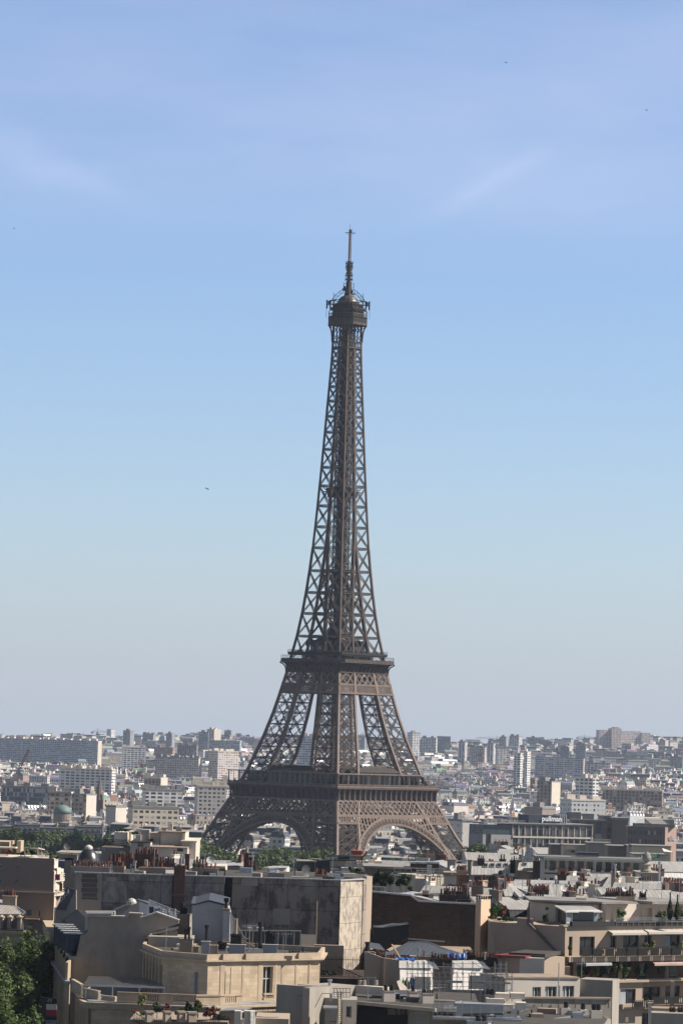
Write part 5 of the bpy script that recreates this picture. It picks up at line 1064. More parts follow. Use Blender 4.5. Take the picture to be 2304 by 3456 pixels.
# --- trees one can tell apart
def tree_rows():
 g = 'plane trees along the river and gardens'; r = random.Random(77)
 pr = [tree_proto('plane_tree', 26, 8.5, 3400, .62, 3+i*7, leaf_g, 'full green plane tree', g) for i in range(3)]; used = 0
 spots = []
 for i in range(30): px = -30+i*13.5+r.uniform(-5, 5); d = 1735+r.uniform(-30, 50); spots.append((px, 2792+r.uniform(-8, 16)+px*.085, d, 'in the thick green line at the left before the stone row'))
 for i in range(5): spots.append((-5+i*24, 2838+r.uniform(-6, 8), 1400, 'at the left edge above the terrace roof'))
 for i in range(14): px = 655+i*11.5+r.uniform(-4, 4); spots.append((px, 2843+(px-655)*.32+r.uniform(-8, 10), 1330+r.uniform(-20, 30), 'in front of the left leg of the iron tower'))
 for i in range(20): px = 835+i*15+r.uniform(-5, 5); spots.append((px, 2868+abs(px-960)*.07+r.uniform(-10, 8), 1565+r.uniform(-30, 30), 'under the left arch of the iron tower'))
 for i in range(7): px = 1280+i*27; spots.append((px, 2898+r.uniform(-8, 8)-(8 if 1380 < px < 1440 else 0), 1600, 'under the right arch of the iron tower'))
 for i in range(9): px = 1606+i*13+r.uniform(-4, 4); spots.append((px, 2848+r.uniform(-6, 10)+(i > 6)*12, 1480, 'right of the tower in front of the hotel wing'))
 for i in range(6): px = 1735+i*20; spots.append((px, 2862+r.uniform(-4, 8), 1450, 'low before the hotel balconies'))
 spots.sort(key=lambda s: -s[2])
 for k, (px, py, d, w) in enumerate(spots):
  zt = Z(px, py, d); x = X(px, d, zt); gg = gz(x, d); h = zt-gg; p = pr[k % 3]
  o = p if k < 3 else dup(p, (0, 0, 0), 0)
  s = max(.5, h/26.5); o.location = (x, d, gg); o.rotation_euler = (0, 0, r.uniform(0, 6.28)); o.scale = (s*r.uniform(.9, 1.15), s*r.uniform(.9, 1.15), s)
  o['label'] = 'full green plane tree '+w
tree_rows()
# === near roofs: builders that read distances off the photo rows
def dd(d, x):
 return d if not isinstance(d, tuple) else d[1]+(d[3]-d[1])*(x-d[0])/(d[2]-d[0])
def root_at(name, label, cat, px, d, zb=26.0, group=None): return thing(name, label, cat, (X(px, d, zb), d, zb), 0, group)
def bx(mb, x0, x1, yt, yb, d, dep, d1=None, zb=None, top=None):
 """box whose front spans x0..x1 (left depth d, right depth d1); yt/yb rows at its left end; dep to the back"""
 d1 = d if d1 is None else d1; zt = Z(x0, yt, d); z0 = zb if zb is not None else Z(x0, yb, d); zm = (zt+z0)/2 if zb is None else zt
 a = np.array([X(x0, d, zm), d]); b = np.array([X(x1, d1, zm), d1]); t = (b-a)/np.linalg.norm(b-a); n = np.array([-t[1], t[0]])*dep
 mb.prism([tuple(a), tuple(b), tuple(b+n), tuple(a+n)], z0, zt); return zt
def iw(mb, pts, d, th, dy=None):
 """vertical wall of given outline (photo rows) standing at distance d with a real thickness"""
 f = [P(x, y, dd(d, x)) for x, y in pts]; k = [(p[0], p[1]+th, p[2]) for p in f]; n = len(f)
 if sum((f[i][0]*f[(i+1) % n][2]-f[(i+1) % n][0]*f[i][2]) for i in range(n)) < 0: f.reverse(); k.reverse()
 mb.face(f); mb.face(k[::-1])
 for i in range(n): j = (i+1) % n; mb.face([f[j], f[i], k[i], k[j]])
def wallh(root, x0, d0, x1, d1, yt, yb, holes, m, th=.28, name='wall', wname='window', zb=None, glass=None, frame=None, bars=1, sash=0, curtain=None, ztop=None):
 """wall face from (x0,d0) to (x1,d1) with recessed windows at photo rectangles"""
 zt = ztop if ztop is not None else Z(x0, yt, d0); z0 = zb if zb is not None else Z(x0, yb, d0); zm = (zt+z0)/2
 a = np.array([X(x0, d0, zm), d0]); b = np.array([X(x1, d1, zm), d1]); L = np.linalg.norm(b-a); t = (b-a)/L; n = np.array([-t[1], t[0]]); H = []
 for h in holes:
  hx0, hx1, hy0, hy1 = h[:4]; D = lambda x: d0+(d1-d0)*(x-x0)/(x1-x0); zz1 = Z(hx0, hy0, D(hx0)); zz0 = Z(hx0, hy1, D(hx0)); zc = (zz0+zz1)/2
  def uof(px):  # ray against the wall line
   v = AF + AR*(px-1152)/FPX; lo, hi = -5, L+5
   for _ in range(40):
    mid = (lo+hi)/2; q = a+t*mid
    if X(px, q[1], zc) > q[0]: lo = mid
    else: hi = mid
   return (lo+hi)/2
  H.append((max(.02, uof(hx0)), min(L-.02, uof(hx1)), zz0, zz1))
 us = sorted(set([0, L]+[q for h in H for q in h[:2]])); zs = sorted(set([z0, zt]+[min(zt, max(z0, q)) for h in H for q in h[2:]]))
 mb = MB(); Q = lambda u, z, e=0.0: (*(a+t*u+n*e), z)
 for i in range(len(us)-1):
  for j in range(len(zs)-1):
   uc, zc = (us[i]+us[i+1])/2, (zs[j]+zs[j+1])/2
   if any(h[0] < uc < h[1] and h[2] < zc < h[3] for h in H): continue
   mb.face([Q(us[i], zs[j]), Q(us[i+1], zs[j]), Q(us[i+1], zs[j+1]), Q(us[i], zs[j+1])])
 mb.face([Q(0, zt), Q(L, zt), Q(L, zt, .5), Q(0, zt, .5)]); mb.face([Q(L, z0), Q(L, z0, .5), Q(L, zt, .5), Q(L, zt)]); mb.face([Q(0, z0, .5), Q(0, z0), Q(0, zt), Q(0, zt, .5)])
 for u0, u1, w0, w1 in H:
  mb.face([Q(u0, w0), Q(u1, w0), Q(u1, w0, th), Q(u0, w0, th)]); mb.face([Q(u0, w1, th), Q(u1, w1, th), Q(u1, w1), Q(u0, w1)])
  mb.face([Q(u0, w0, th), Q(u0, w1, th), Q(u0, w1), Q(u0, w0)]); mb.face([Q(u1, w0), Q(u1, w1), Q(u1, w1, th), Q(u1, w0, th)])
 o = mb.build(name, m, root)
 for u0, u1, w0, w1 in H:
  f = MB(); p = lambda u, z: V3(*(a+t*u+n*(th-.06)), z); nv = V3(*n, 0)
  f.bar(p(u0, w0+.04), p(u1, w0+.04), .08, .06, nv); f.bar(p(u0, w1-.04), p(u1, w1-.04), .08, .06, nv); f.bar(p(u0+.04, w0), p(u0+.04, w1), .08, .06, nv); f.bar(p(u1-.04, w0), p(u1-.04, w1), .08, .06, nv)
  for k in range(bars): uu = u0+(u1-u0)*(k+1)/(bars+1); f.bar(p(uu, w0), p(uu, w1), .09, .07, nv)
  if sash: zz = w0+(w1-w0)*sash; f.bar(p(u0, zz), p(u1, zz), .09, .07, nv)
  fo = f.build(wname, frame or m_frame, root, uv=False)
  g = MB(); g.face([Q(u0, w0, th), Q(u1, w0, th), Q(u1, w1, th), Q(u0, w1, th)]); g.build('pane', glass or m_glass, fo, uv=False)
  if curtain and rnd.random() < curtain:
   g = MB(); e = u0+(u1-u0)*rnd.choice((.3, .45)); g.face([Q(u0+.08, w0+.1, th-.02), Q(e, w0+.1, th-.02), Q(e, w1-.08, th-.02), Q(u0+.08, w1-.08, th-.02)]); g.build('curtain', mat('curtain_cloth', (.38, .42, .46), rough=.9), fo, uv=False)
 return o, (a, b, t, n, z0, zt)
def rail(root, x0, d0, x1, d1, yt, yb, m, name='balcony_railing', n=24, w=.05, mids=0, off=0):
 z0 = Z(x0, yb, d0); z1 = Z(x0, yt, d0); zm = (z0+z1)/2; a = V3(X(x0, d0, zm), d0-off, 0); b = V3(X(x1, d1, zm), d1-off, 0); mb = MB()
 up = lambda p, z: p+V3(0, 0, z)
 mb.bar(up(a, z1), up(b, z1), w*1.6, w*1.6); mb.bar(up(a, z0+.06), up(b, z0+.06), w, w)
 for k in range(mids): z = z0+(z1-z0)*(k+1)/(mids+1); mb.bar(up(a, z), up(b, z), w, w)
 for k in range(n+1): p = a+(b-a)*k/n; mb.bar(up(p, z0), up(p, z1), w if k % 6 else w*2, w)
 return mb.build(name, m, root, uv=False)
def istack(root, x0, x1, yt, yb, d, m=None, pots=6, kind='red', dep=.6, ang=0.0, name='chimney_stack', hs=1.0):
 """stack on its building; pots are sub-parts"""
 zt = Z((x0+x1)/2, yt, d); z0 = Z((x0+x1)/2, yb, d)-.6; a, b = X(x0, d, zt), X(x1, d, zt); w = b-a; cx = (a+b)/2
 mb = MB(); mb.rbox(cx, d+dep/2, ang, w, dep, z0, zt-.12); mb.rbox(cx, d+dep/2, ang, w+.16, dep+.16, zt-.12, zt)
 o = mb.build(name, m or m_stack, root)
 r0 = root.location
 for i in range(pots):
  u = (-.5+(i+.5)/pots)*(w-.1); q = bpy.data.objects.new('chimney_pot', pot(kind if rnd.random() < .75 else 'dark')); COL.objects.link(q); q.parent = o
  q.location = (cx-r0[0]+math.cos(ang)*u, d+dep/2-r0[1]+math.sin(ang)*u+rnd.uniform(-.08, .08), zt-r0[2]-.02); s = rnd.uniform(.85, 1.15)*hs; q.scale = (s, s, s*rnd.uniform(.85, 1.35))
 return o
def dish(px, py, rpx, d, label, grey=False, yaw=0.0, tilt=.3):
 """round antenna dish on a short mast"""
 c = P(px, py, d); r = rpx/FPX*d; zb = c[2]-r*1.8
 root = thing('satellite_dish', label, 'satellite dish', (c[0], c[1]+.3, zb), 0, 'round dishes on the near roofs'); m = mat('dish_grey', (.07, .07, .075), rough=.5, var=.15) if grey else mat('dish_white', (.62, .62, .60), rough=.5, var=.12)
 mb = MB(); n = 18; dirv = Vector((math.sin(yaw), -math.cos(yaw), tilt)).normalized(); q = dirv.to_track_quat('Z', 'Y').to_matrix(); ctr = Vector((0, -.3, c[2]-zb)); rings = [(0, 0.0), (.4*r, .03*r), (.75*r, .1*r), (r, .2*r)]
 for rr, h in rings[1:]:
  for k in range(n): t = 2*math.pi*k/n; mb.v.append(tuple(ctr+q@Vector((rr*math.cos(t), rr*math.sin(t), h))))
 mb.v.append(tuple(ctr)); e = len(mb.v)-1
 for k in range(n): mb.f.append((e, k, (k+1) % n))
 for j in range(2):
  for k in range(n): mb.f.append((j*n+k, (j+1)*n+k, (j+1)*n+(k+1) % n, j*n+(k+1) % n))
 mb.build('reflector', m, root, local=True, uv=False)
 mb = MB(); mb.cyl((0, .12, -.2), (0, .12, c[2]-zb+.05), .05, n=6); mb.cyl(tuple(ctr), tuple(ctr+dirv*r*1.1), .03, n=5); mb.build('mast', m_steel, root, local=True, uv=False)
 mb = MB(); p = ctr+dirv*r*1.1; mb.box(p.x-.09, p.x+.09, p.y-.09, p.y+.09, p.z-.09, p.z+.09); mb.build('receiver', m_iron, root, local=True, uv=False)
 return root
SHM = {'g': ((.045, .095, .02), (.10, .17, .04)), 'd': ((.012, .03, .012), (.035, .06, .022)), 'r': ((.07, .02, .018), (.16, .05, .03)), 'y': ((.11, .14, .03), (.22, .21, .07)), 'o': ((.05, .07, .03), (.12, .12, .05))}
def shrub(px, py0, py1, wpx, d, label, kind='g', name='shrub', n=520, s=.13, stem=False, cat='plant', group=None):
 zt, z0 = Z(px, py0, d), Z(px, py1, d); x = X(px, d, z0); h = zt-z0; r = wpx/2/FPX*d
 root = thing(name, label, cat, (x, d, z0), 0, group); mb = MB(); leaf_cloud(mb, (0, 0, h*(.6 if stem else .52)), r, h*(.42 if stem else .5), n, s, int(px*7+py0), 7, .9); mb.build('foliage', leafmat('leaf_'+kind, *SHM[kind], 1.2), root, local=True, uv=False)
 mb = MB(); mb.cyl((0, 0, 0), (.03, 0, h*.6), .05, .02, 5); mb.build('stem', mat('bark', ()), root, local=True, uv=False)
 return root
# --- materials of the near roofs
m_lime = coursed('limestone_courses', (.60, .475, .33), (.46, .355, .24), bw=1.15, bh=.42, mortar=.012, mcol=(.33, .27, .20), stain=.28, bump=.15)
m_limep = mat('limestone_smooth', (.52, .415, .30), rough=.9, var=.25, scale=.9, streak=.5)
m_patch = coursed('patched_cement_panels', (.36, .335, .305), (.24, .225, .205), bw=4.3, bh=2.9, mortar=.05, mcol=(.12, .11, .105), stain=.5, bump=.3, attr_off=.0, crisp=1, ns=.3)
m_patch2 = coursed('weathered_brown_render', (.34, .28, .23), (.22, .18, .15), bw=3.9, bh=3.2, mortar=.04, mcol=(.09, .075, .065), stain=.62, bump=.6, attr_off=.0, crisp=1, ns=.5)
m_peel = coursed('peeling_pale_render', (.52, .45, .36), (.45, .385, .31), bw=6, bh=3.4, mortar=.03, mcol=(.3, .23, .17), stain=.45, bump=1.0, crisp=1, ns=1.7)
m_smoothg = mat('smooth_grey_party_wall', (.38, .325, .275), rough=.92, scale=.7, streak=.5, bump=.3, col2=(.27, .235, .20))
m_brickd = coursed('sooty_brown_brick', (.092, .056, .042), (.05, .034, .03), bw=.5, bh=.16, mortar=.015, mcol=(.06, .05, .045), stain=.55, bump=.3)
m_quoin = coursed('brick_infill', (.16, .13, .105), (.12, .095, .08), bw=.24, bh=.08, mortar=.012, stain=.3)
m_wbrick = coursed('white_painted_brick', (.40, .40, .41), (.35, .35, .36), bw=.36, bh=.14, mortar=.014, mcol=(.30, .31, .35), stain=.12, bump=.2)
m_bitum = mat('bitumen_roof', (.055, .05, .047), rough=.9, var=.35, scale=.7, col2=(.085, .078, .072))
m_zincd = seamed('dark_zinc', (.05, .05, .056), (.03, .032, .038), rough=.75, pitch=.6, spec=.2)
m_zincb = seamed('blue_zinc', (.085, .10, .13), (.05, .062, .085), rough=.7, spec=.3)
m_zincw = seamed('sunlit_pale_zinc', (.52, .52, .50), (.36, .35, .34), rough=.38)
m_conc = mat('pale_concrete', (.38, .345, .30), rough=.9, var=.22, scale=.5, streak=.7)
m_beige = mat('beige_render', (.43, .345, .27), rough=.92, var=.14, scale=.4, streak=.6)
m_wood = mat('red_brown_door', (.16, .05, .03), rough=.6)
m_black = mat('black_flue', (.015, .015, .016), rough=.6, var=.3)
m_awn = mat('awning_cloth', (.50, .46, .42), rough=.8, var=.08)
# === 1 stone building with roof terrace
def stone_building():
 root = root_at('stone_building', 'pale limestone corner building with flat roof, tall window and balustraded cornice', 'building', 690, 400)
 zp, zc = 53.0, 47.75
 A = lambda px, d, z: (X(px, d, z), d)
 U = [(487, 414), (548, 401), (700, 396.6), (1078, 406.5)]
 wallh(root, 548, 401, 700, 396.6, 0, 0, [], m_lime, zb=zc, ztop=zp-.62)
 holes = [(887, 921, 3262, 3372)]
 o, (a, b, t, n, z0, zt) = wallh(root, 700, 396.6, 1078, 406.5, 0, 0, holes, m_lime, zb=zc, ztop=zp-.62, sash=.62, th=.45)
 mb = MB(); p0 = V3(*A(487, 414, 51), 0); p1 = V3(*A(548, 401, 51), 0)
 for k in range(6):
  q = p0+(p1-p0)*(k/5.0*.86+.04); mb.bar(q+V3(0, 0, zc), q+V3(0, 0, zp-.7), .42, .5, (p1-p0))
 mb.build('pilaster', m_limep, root)
 mb = MB(); off = V3(.7, .3, 0); mb.face([tuple(p0+off+V3(0, 0, zc)), tuple(p1+off+V3(0, 0, zc)), tuple(p1+off+V3(0, 0, zp-1)), tuple(p0+off+V3(0, 0, zp-1))]); mb.build('side_glazing', mat('shutter_brown', (.10, .06, .045), rough=.7, var=.4, scale=2), root)
 mb = MB(); mb.prism([tuple(p0[:2]), tuple(p1[:2]), (p1[0]+.8, p1[1]+.3), (p0[0]+.8, p0[1]+.3)], zp-1.6, zp-.65); mb.build('lintel', m_limep, root)
 ring = [A(x, d, zp) for x, d in U]+[A(1092, 418, zp), A(500, 428, zp)]
 c = np.mean(np.array(ring), 0)
 def grow(k): return [tuple(c+(np.array(p)-c)*(1+k/np.linalg.norm(np.array(p)-c))) for p in ring]
 mb = MB(); mb.prism(grow(.55), zp-.78, zp-.62); mb.prism(grow(.3), zp-.95, zp-.78); mb.build('upper_cornice', m_limep, root)
 mb = MB(); g1, g0 = grow(.18), grow(-.25)
 for i in range(6):
  j = (i+1) % 6
  mb.hexa([(*g1[i], zp-.62), (*g1[j], zp-.62), (*g0[j], zp-.62), (*g0[i], zp-.62), (*g1[i], zp), (*g1[j], zp), (*g0[j], zp), (*g0[i], zp)])
 nrm = V3(t[1], -t[0], 0)
 for x0, x1 in ((745, 800), (822, 950), (1000, 1045)):
  u0 = V3(*A(x0, 396.6+(x0-700)/378*9.9, zp), 0)+nrm*.32; u1 = V3(*A(x1, 396.6+(x1-700)/378*9.9, zp), 0)+nrm*.32; mb.bar(u0+V3(0, 0, zp-.29), u1+V3(0, 0, zp-.29), .64, .3, nrm)
 mb.build('parapet', m_limep, root)
 mb = MB(); mb.prism(grow(-.2), zp-.75, zp-.55); mb.build('flat_roof', m_bitum, root)
 mb = MB()
 for x0, x1 in ((742, 757), (815, 822), (870, 883), (925, 932), (948, 955), (995, 1000), (1040, 1044)):
  d0 = 396.6+(x0-700)/378*9.9; u0 = V3(*A(x0, d0, 50), 0); u1 = V3(*A(x1, 396.6+(x1-700)/378*9.9, 50), 0); m = (u0+u1)/2+nrm*.06; mb.bar(m-nrm*.04+V3(0, 0, zc), m-nrm*.04+V3(0, 0, zp-.95), np.linalg.norm(u1-u0), .12, nrm)
 mb.build('pilaster', m_limep, root)
 mb = MB(); q = V3(*A(776, 398.2, 50), 0)+nrm*.12; mb.cyl(tuple(q+V3(0, 0, zc)), tuple(q+V3(0, 0, zp-1.4)), .07, n=6); mb.build('downpipe', m_limep, root, uv=False)
 mb = MB(); q0 = V3(*A(655, 397.9, 50), 0); q1 = V3(*A(675, 397.3, 50), 0);
 mb.bar((q0+q1)/2+V3(0, -.04, zc+.2), (q0+q1)/2+V3(0, -.04, zp-2), .66, .12, nrm); mb.build('shutter', mat('blue_grey_shutter', (.22, .25, .30), rough=.7, var=.2), root)
 L = [(283, 399), (300, 394.5), (700, 392.6), (1088, 403.5)]; back = [(1100, 425), (330, 428)]
 pts = [A(x, d, zc) for x, d in L+back]; c2 = np.mean(np.array(pts), 0)
 def grow2(k, P_=pts): return [tuple(c2+(np.array(p)-c2)*(1+k/np.linalg.norm(np.array(p)-c2))) for p in P_]
 mb = MB(); mb.prism(grow2(.75), zc-.28, zc-.1); mb.prism(grow2(.45), zc-.55, zc-.28); mb.build('main_cornice', m_limep, root)
 mb = MB(); mb.prism(grow2(.0), zc-.1, zc+.02); mb.build('terrace_floor', mat('lead_flashing', (.34, .35, .38), rough=.5, var=.3), root)
 mb = MB(); g = grow2(.35)
 for i in range(3):
  p, q = V3(*g[i], 0), V3(*g[i+1], 0); ln = np.linalg.norm(q-p); k = int(ln/.36)
  for j in range(k): s = p+(q-p)*((j+.5)/k); mb.bar(s+V3(0, 0, zc-.8), s+V3(0, 0, zc-.56), .2, .3, (q-p))
 mb.build('dentil_course', m_limep, root, uv=False)
 wallh(root, 300, 394.9, 700, 393.0, 0, 0, [(555, 580, 3426, 3470)], m_lime, zb=30, ztop=zc-.56, th=.3)
 wallh(root, 700, 393.0, 1088, 403.9, 0, 0, [(1012, 1046, 3421, 3475)], m_lime, zb=30, ztop=zc-.56, th=.3, sash=.7)
 def balus(x0, d0, x1, d1, z0, z1, solid=False, name='balustrade'):
  a = V3(*A(x0, d0, z0), 0); b = V3(*A(x1, d1, z0), 0); mb = MB(); nn = V3(-(b-a)[1], (b-a)[0], 0)
  mb.bar(a+V3(0, 0, z1-.09), b+V3(0, 0, z1-.09), .18, .36, nn); mb.bar(a+V3(0, 0, z0+.1), b+V3(0, 0, z0+.1), .22, .36, nn)
  if solid: mb.bar(a+V3(0, 0, (z0+z1)/2), b+V3(0, 0, (z0+z1)/2), z1-z0-.3, .2, nn)
  else:
   k = int(np.linalg.norm(b-a)/.23)
   for j in range(k+1): s = a+(b-a)*j/k; mb.cyl(tuple(s+V3(0, 0, z0+.2)), tuple(s+V3(0, 0, (z0+z1)/2)), .05, .085, 6, False); mb.cyl(tuple(s+V3(0, 0, (z0+z1)/2)), tuple(s+V3(0, 0, z1-.15)), .085, .05, 6, False)
  return mb.build(name, m_limep, root, uv=False)
 e = lambda x: 393.6+(x-395)/305*-.9 if x < 700 else 392.9+(x-700)/388*10.9
 zt1 = zc+1.1
 for x0, x1, s in ((395, 490, 1), (490, 537, 0), (537, 585, 1), (585, 660, 0), (660, 740, 1), (740, 757, 1), (757, 795, 0), (795, 815, 1), (997, 1012, 1), (1012, 1045, 0)):
  balus(x0, e(x0)+.35, x1, e(x1)+.35, zc, zt1, bool(s), 'parapet_panel' if s else 'balustrade')
 balus(887, e(887)+.25, 921, e(921)+.25, zc+.35, zt1)
 balus(245, 409, 277, 400.5, zc, zc+1.35, True, 'parapet_panel'); balus(283, 400, 335, 396.2, zc, zc+1.0, True, 'parapet_panel'); balus(345, 396, 392, 394.6, zc, zc+.55, True, 'parapet_panel')
 for x0, x1, yt, yb, d, m, k in ((607, 650, 3168, 3196, 407, m_stack, 0), (681, 708, 3177, 3206, 404, m_wbrick, 0), (703, 735, 3190, 3206, 404.5, m_stack, 0), (772, 828, 3188, 3208, 404.5, m_wbrick, 0), (888, 936, 3188, 3207, 407, m_wbrick, 0)):
  o = istack(root, x0, x1, yt, yb, d, m, k, dep=1.0)
 def flues(lst, d):
  for x, w, y0, y1 in lst:
   mb = MB(); c = P(x, y1, d+.5); zt = Z(x, y0, d+.5); r = w/2/FPX*d; mb.cyl(c, (c[0], c[1], zt), r, r*.92, 8); mb.cyl((c[0], c[1], zt-.35), (c[0], c[1], zt), r*1.25, r*1.3, 8); mb.build('black_flue', m_black, root, uv=False)
 flues([(626, 9, 3134, 3170), (638, 8, 3128, 3170), (697, 12, 3122, 3178)], 404.5)
 flues([(781, 8, 3152, 3190), (789, 8, 3150, 3190), (797, 8, 3153, 3190), (805, 8, 3151, 3190), (812, 8, 3154, 3190)], 405)
 flues([(744, 16, 3177, 3204), (758, 12, 3182, 3204)], 405.5)
 flues([(899, 9, 3144, 3190), (908, 9, 3140, 3190), (917, 8, 3150, 3190), (926, 8, 3156, 3190)], 407.5); flues([(877, 13, 3112, 3200)], 407)
 mb = MB(); h = lambda x, y, d=404: V3(*P(x, y, d))
 mb.bar(h(815, 3175), h(860, 3196), .28, .2); mb.bar(h(818, 3168), h(843, 3168), .13); mb.bar(h(843, 3168), h(843, 3186), .13); mb.bar(h(855, 3196), h(855, 3206), .12); mb.bar(h(839, 3190), h(839, 3206), .12); mb.build('vent_duct', m_limep, root, uv=False)
 mb = MB()
 for k in range(9): x = 975+k*10; mb.box(*sorted((h(x, 3195, 409)[0], h(x+7, 3195, 409)[0])), 409, 410.4, zp-.5, zp-.5+rnd.uniform(.25, .6))
 mb.build('planter_boxes', m_iron, root)
 zz = zc-.56; sd = MB(); s0 = np.array(A(300, 394.9, zz)); s1 = np.array(A(262, 414, zz)); r = np.array([1.5, .3])
 sd.face([(*s1, 27), (*s0, 27), (*s0, zz), (*s1, zz)]); sd.build('side_wall', m_lime, root)
 sp = MB()
 for k in range(9): q = s0+(s1-s0)*(k+.5)/9; sp.bar((q[0]-.12, q[1], 27), (q[0]-.12, q[1], zz), .9, .28, (1, .1, 0))
 sp.build('pilaster', m_limep, root)
 return root
stone_building()
def pergola_terrace():
 root = root_at('louvred_terrace_roof', 'flat slatted terrace canopy behind the left stone parapet', 'pergola', 420, 404, 47.77); mb = MB()
 for k in range(8):
  d = 398.5+k*1.7; z = 49.3; mb.bar((X(285+k*2, d, z), d, z), (X(560-k*9, d, z), d, z), .35, .07)
 mb.build('slat', mat('grey_slats', (.22, .22, .21), rough=.6, var=.2), root, uv=False)
 mb = MB(); mb.bar((X(285, 397.6, 49.2), 397.6, 49.2), (X(560, 397.6, 49.2), 397.6, 49.2), .2); mb.build('beam', m_steel, root, uv=False)
 for x in (290, 380, 470, 555): mb = MB(); mb.bar((X(x, 397.9, 48), 397.9, 47.78), (X(x, 397.9, 48), 397.9, 49.2), .12); mb.build('post', m_steel, root, uv=False)
pergola_terrace()
# === 2 neighbour with the pale gable, and the avenue front
def gable_house():
 root = root_at('party_wall_house', 'house with tall pale blank stepped gable and zinc mansard on its left', 'house', 360, 425)
 mb = MB(); iw(mb, [(237, 3500), (237, 3228), (258, 3228), (272, 3160), (297, 3146), (297, 3092), (426, 3095), (426, 3104), (440, 3083), (478, 3086), (476, 3098), (530, 3080), (603, 3107), (603, 3117), (490, 3153), (487, 3420)], 421, .9); mb.build('gable_wall', m_smoothg, root)
 mb = MB();
 for p, q in (((292, 3090), (428, 3093)), ((436, 3081), (482, 3084)), ((474, 3097), (530, 3079)), ((530, 3079), (606, 3106)), ((292, 3083), (380, 3083))): mb.bar(P(*p, 421.2), P(*q, 421.2), .16, 1.2, (0, 1, 0))
 mb.build('coping', mat('coping_stone', (.56, .53, .49), rough=.8), root)
 mb = MB(); iw(mb, [(288, 3076), (388, 3076), (388, 3100), (298, 3100), (298, 3160), (288, 3160)], 424.5, 1.2); mb.build('rear_step_wall', m_whiteR, root)
 b = MB(); z = Z(250, 3228, 421)
 b.prism([(X(237, 422, z), 422), (X(600, 422, z), 422), (X(560, 462, z), 462), (X(183, 462, z), 462)], 27, z); b.build('body', m_limep, root)
 r = MB(); z1 = z; z2 = Z(275, 3160, 422); z3 = Z(297, 3125, 422)
 l0, l1 = (X(240, 422, z), 422), (X(187, 462, z), 462); m0, m1 = (X(272, 422, z2), 422), (X(214, 462, z2), 462); n0, n1 = (X(320, 422, z3), 422), (X(260, 462, z3), 462)
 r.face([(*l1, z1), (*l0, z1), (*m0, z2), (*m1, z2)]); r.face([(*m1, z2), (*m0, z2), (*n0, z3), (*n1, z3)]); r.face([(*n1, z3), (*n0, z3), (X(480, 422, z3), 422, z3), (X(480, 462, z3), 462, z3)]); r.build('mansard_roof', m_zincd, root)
 for k in range(5):   # dormers stepping back along the avenue
  d = 424+k*4.6; q = MB(); x = X(262-k*9.5, d, z+1.5); q.box(x-1.5, x+.9, d, d+1.5, z+.2, z+2.4); o = q.build('dormer', m_zincb, root)
  t = MB(); t.box(x-1.7, x+.9, d-.15, d+1.65, z+2.4, z+2.55); t.build('dormer_top', m_zincw, o)
  t = MB(); t.box(x-1.56, x-1.5, d+.25, d+1.25, z+.5, z+2.1); t.build('window', m_glass, o, uv=False)
 c = MB(); f = lambda px, d, zz: (X(px, d, zz), d)
 zk = z-2.4
 c.prism([f(222, 414, zk), f(238, 414, zk), (f(183, 462, zk)[0]+.6, 462), f(160, 462, zk)], zk-.35, zk); c.build('avenue_cornice', mat('lead_flashing', ()), root)
 p = MB()
 for k in range(6): d = 416+k*8; xx = X(236-k*9, d, z-1); p.box(xx-.5, xx-.2, d, d+6, z-2.4, z-.4)
 p.build('balcony_parapet', m_limep, root)
 a = MB()
 for k in range(16): d = 415+k*3.1; xx = X(234-k*3.5, d, zk-6); a.bar((xx-.35, d, 27), (xx-.35, d, zk-.3), 1.1, .5, (1, 0, 0))
 a.build('pilaster', m_limep, root)
gable_house()
def avenue_house():
 root = root_at('avenue_house', 'shaded stone house end with dark slate mansard beside the big trees', 'house', 165, 475)
 z = Z(190, 3070, 468); f = lambda px, d, zz: (X(px, d, zz), d)
 mb = MB(); iw(mb, [(188, 3500), (188, 3070), (222, 3072), (258, 3005), (258, 3500)], 465, 1.0); mb.build('gable_wall', m_conc, root)
 mb = MB(); mb.prism([f(188, 466, z), f(258, 466, z), f(215, 525, z-4), f(142, 525, z-4)], 27, z-4); mb.prism([f(190, 466, z), f(258, 466, z), f(250, 476, z), f(184, 474, z)], z-4, z); mb.build('body', m_limep, root)
 zt = Z(255, 2985, 466); mb = MB(); a = f(188, 465.5, z); c = f(258, 465.5, zt); iw(mb, [(189, 3069), (223, 3072), (256, 3004), (229, 2992)], 464.6, .4); mb.build('slate_slope', m_slate, root)
 mb = MB()
 for k in range(5):
  q = .12+.2*k; p0 = V3(a[0]+(c[0]-a[0])*.35, 466.2+k*1.5, z+(zt-z)*.45); q_ = P(204+k*6, 3044-k*7, 464.3); mb.box(q_[0], q_[0]+.12, 464.3, 464.6, q_[2], q_[2]+.5)
 mb.build('roof_light', m_zincw, root)
 mb = MB()
 zc = z-5.5
 mb.prism([f(150, 462, zc), f(180, 462, zc), f(160, 520, zc), f(128, 520, zc)], zc-.3, zc); mb.build('avenue_cornice', mat('lead_flashing', ()), root)
 mb = MB()
 for k in range(14): d = 464+k*4; xx = X(184-k*3, d, 40); mb.bar((xx-.4, d, 27), (xx-.4, d, zc-.3), 1.3, .5, (1, 0, 0))
 mb.build('pilaster', m_limep, root)
avenue_house()
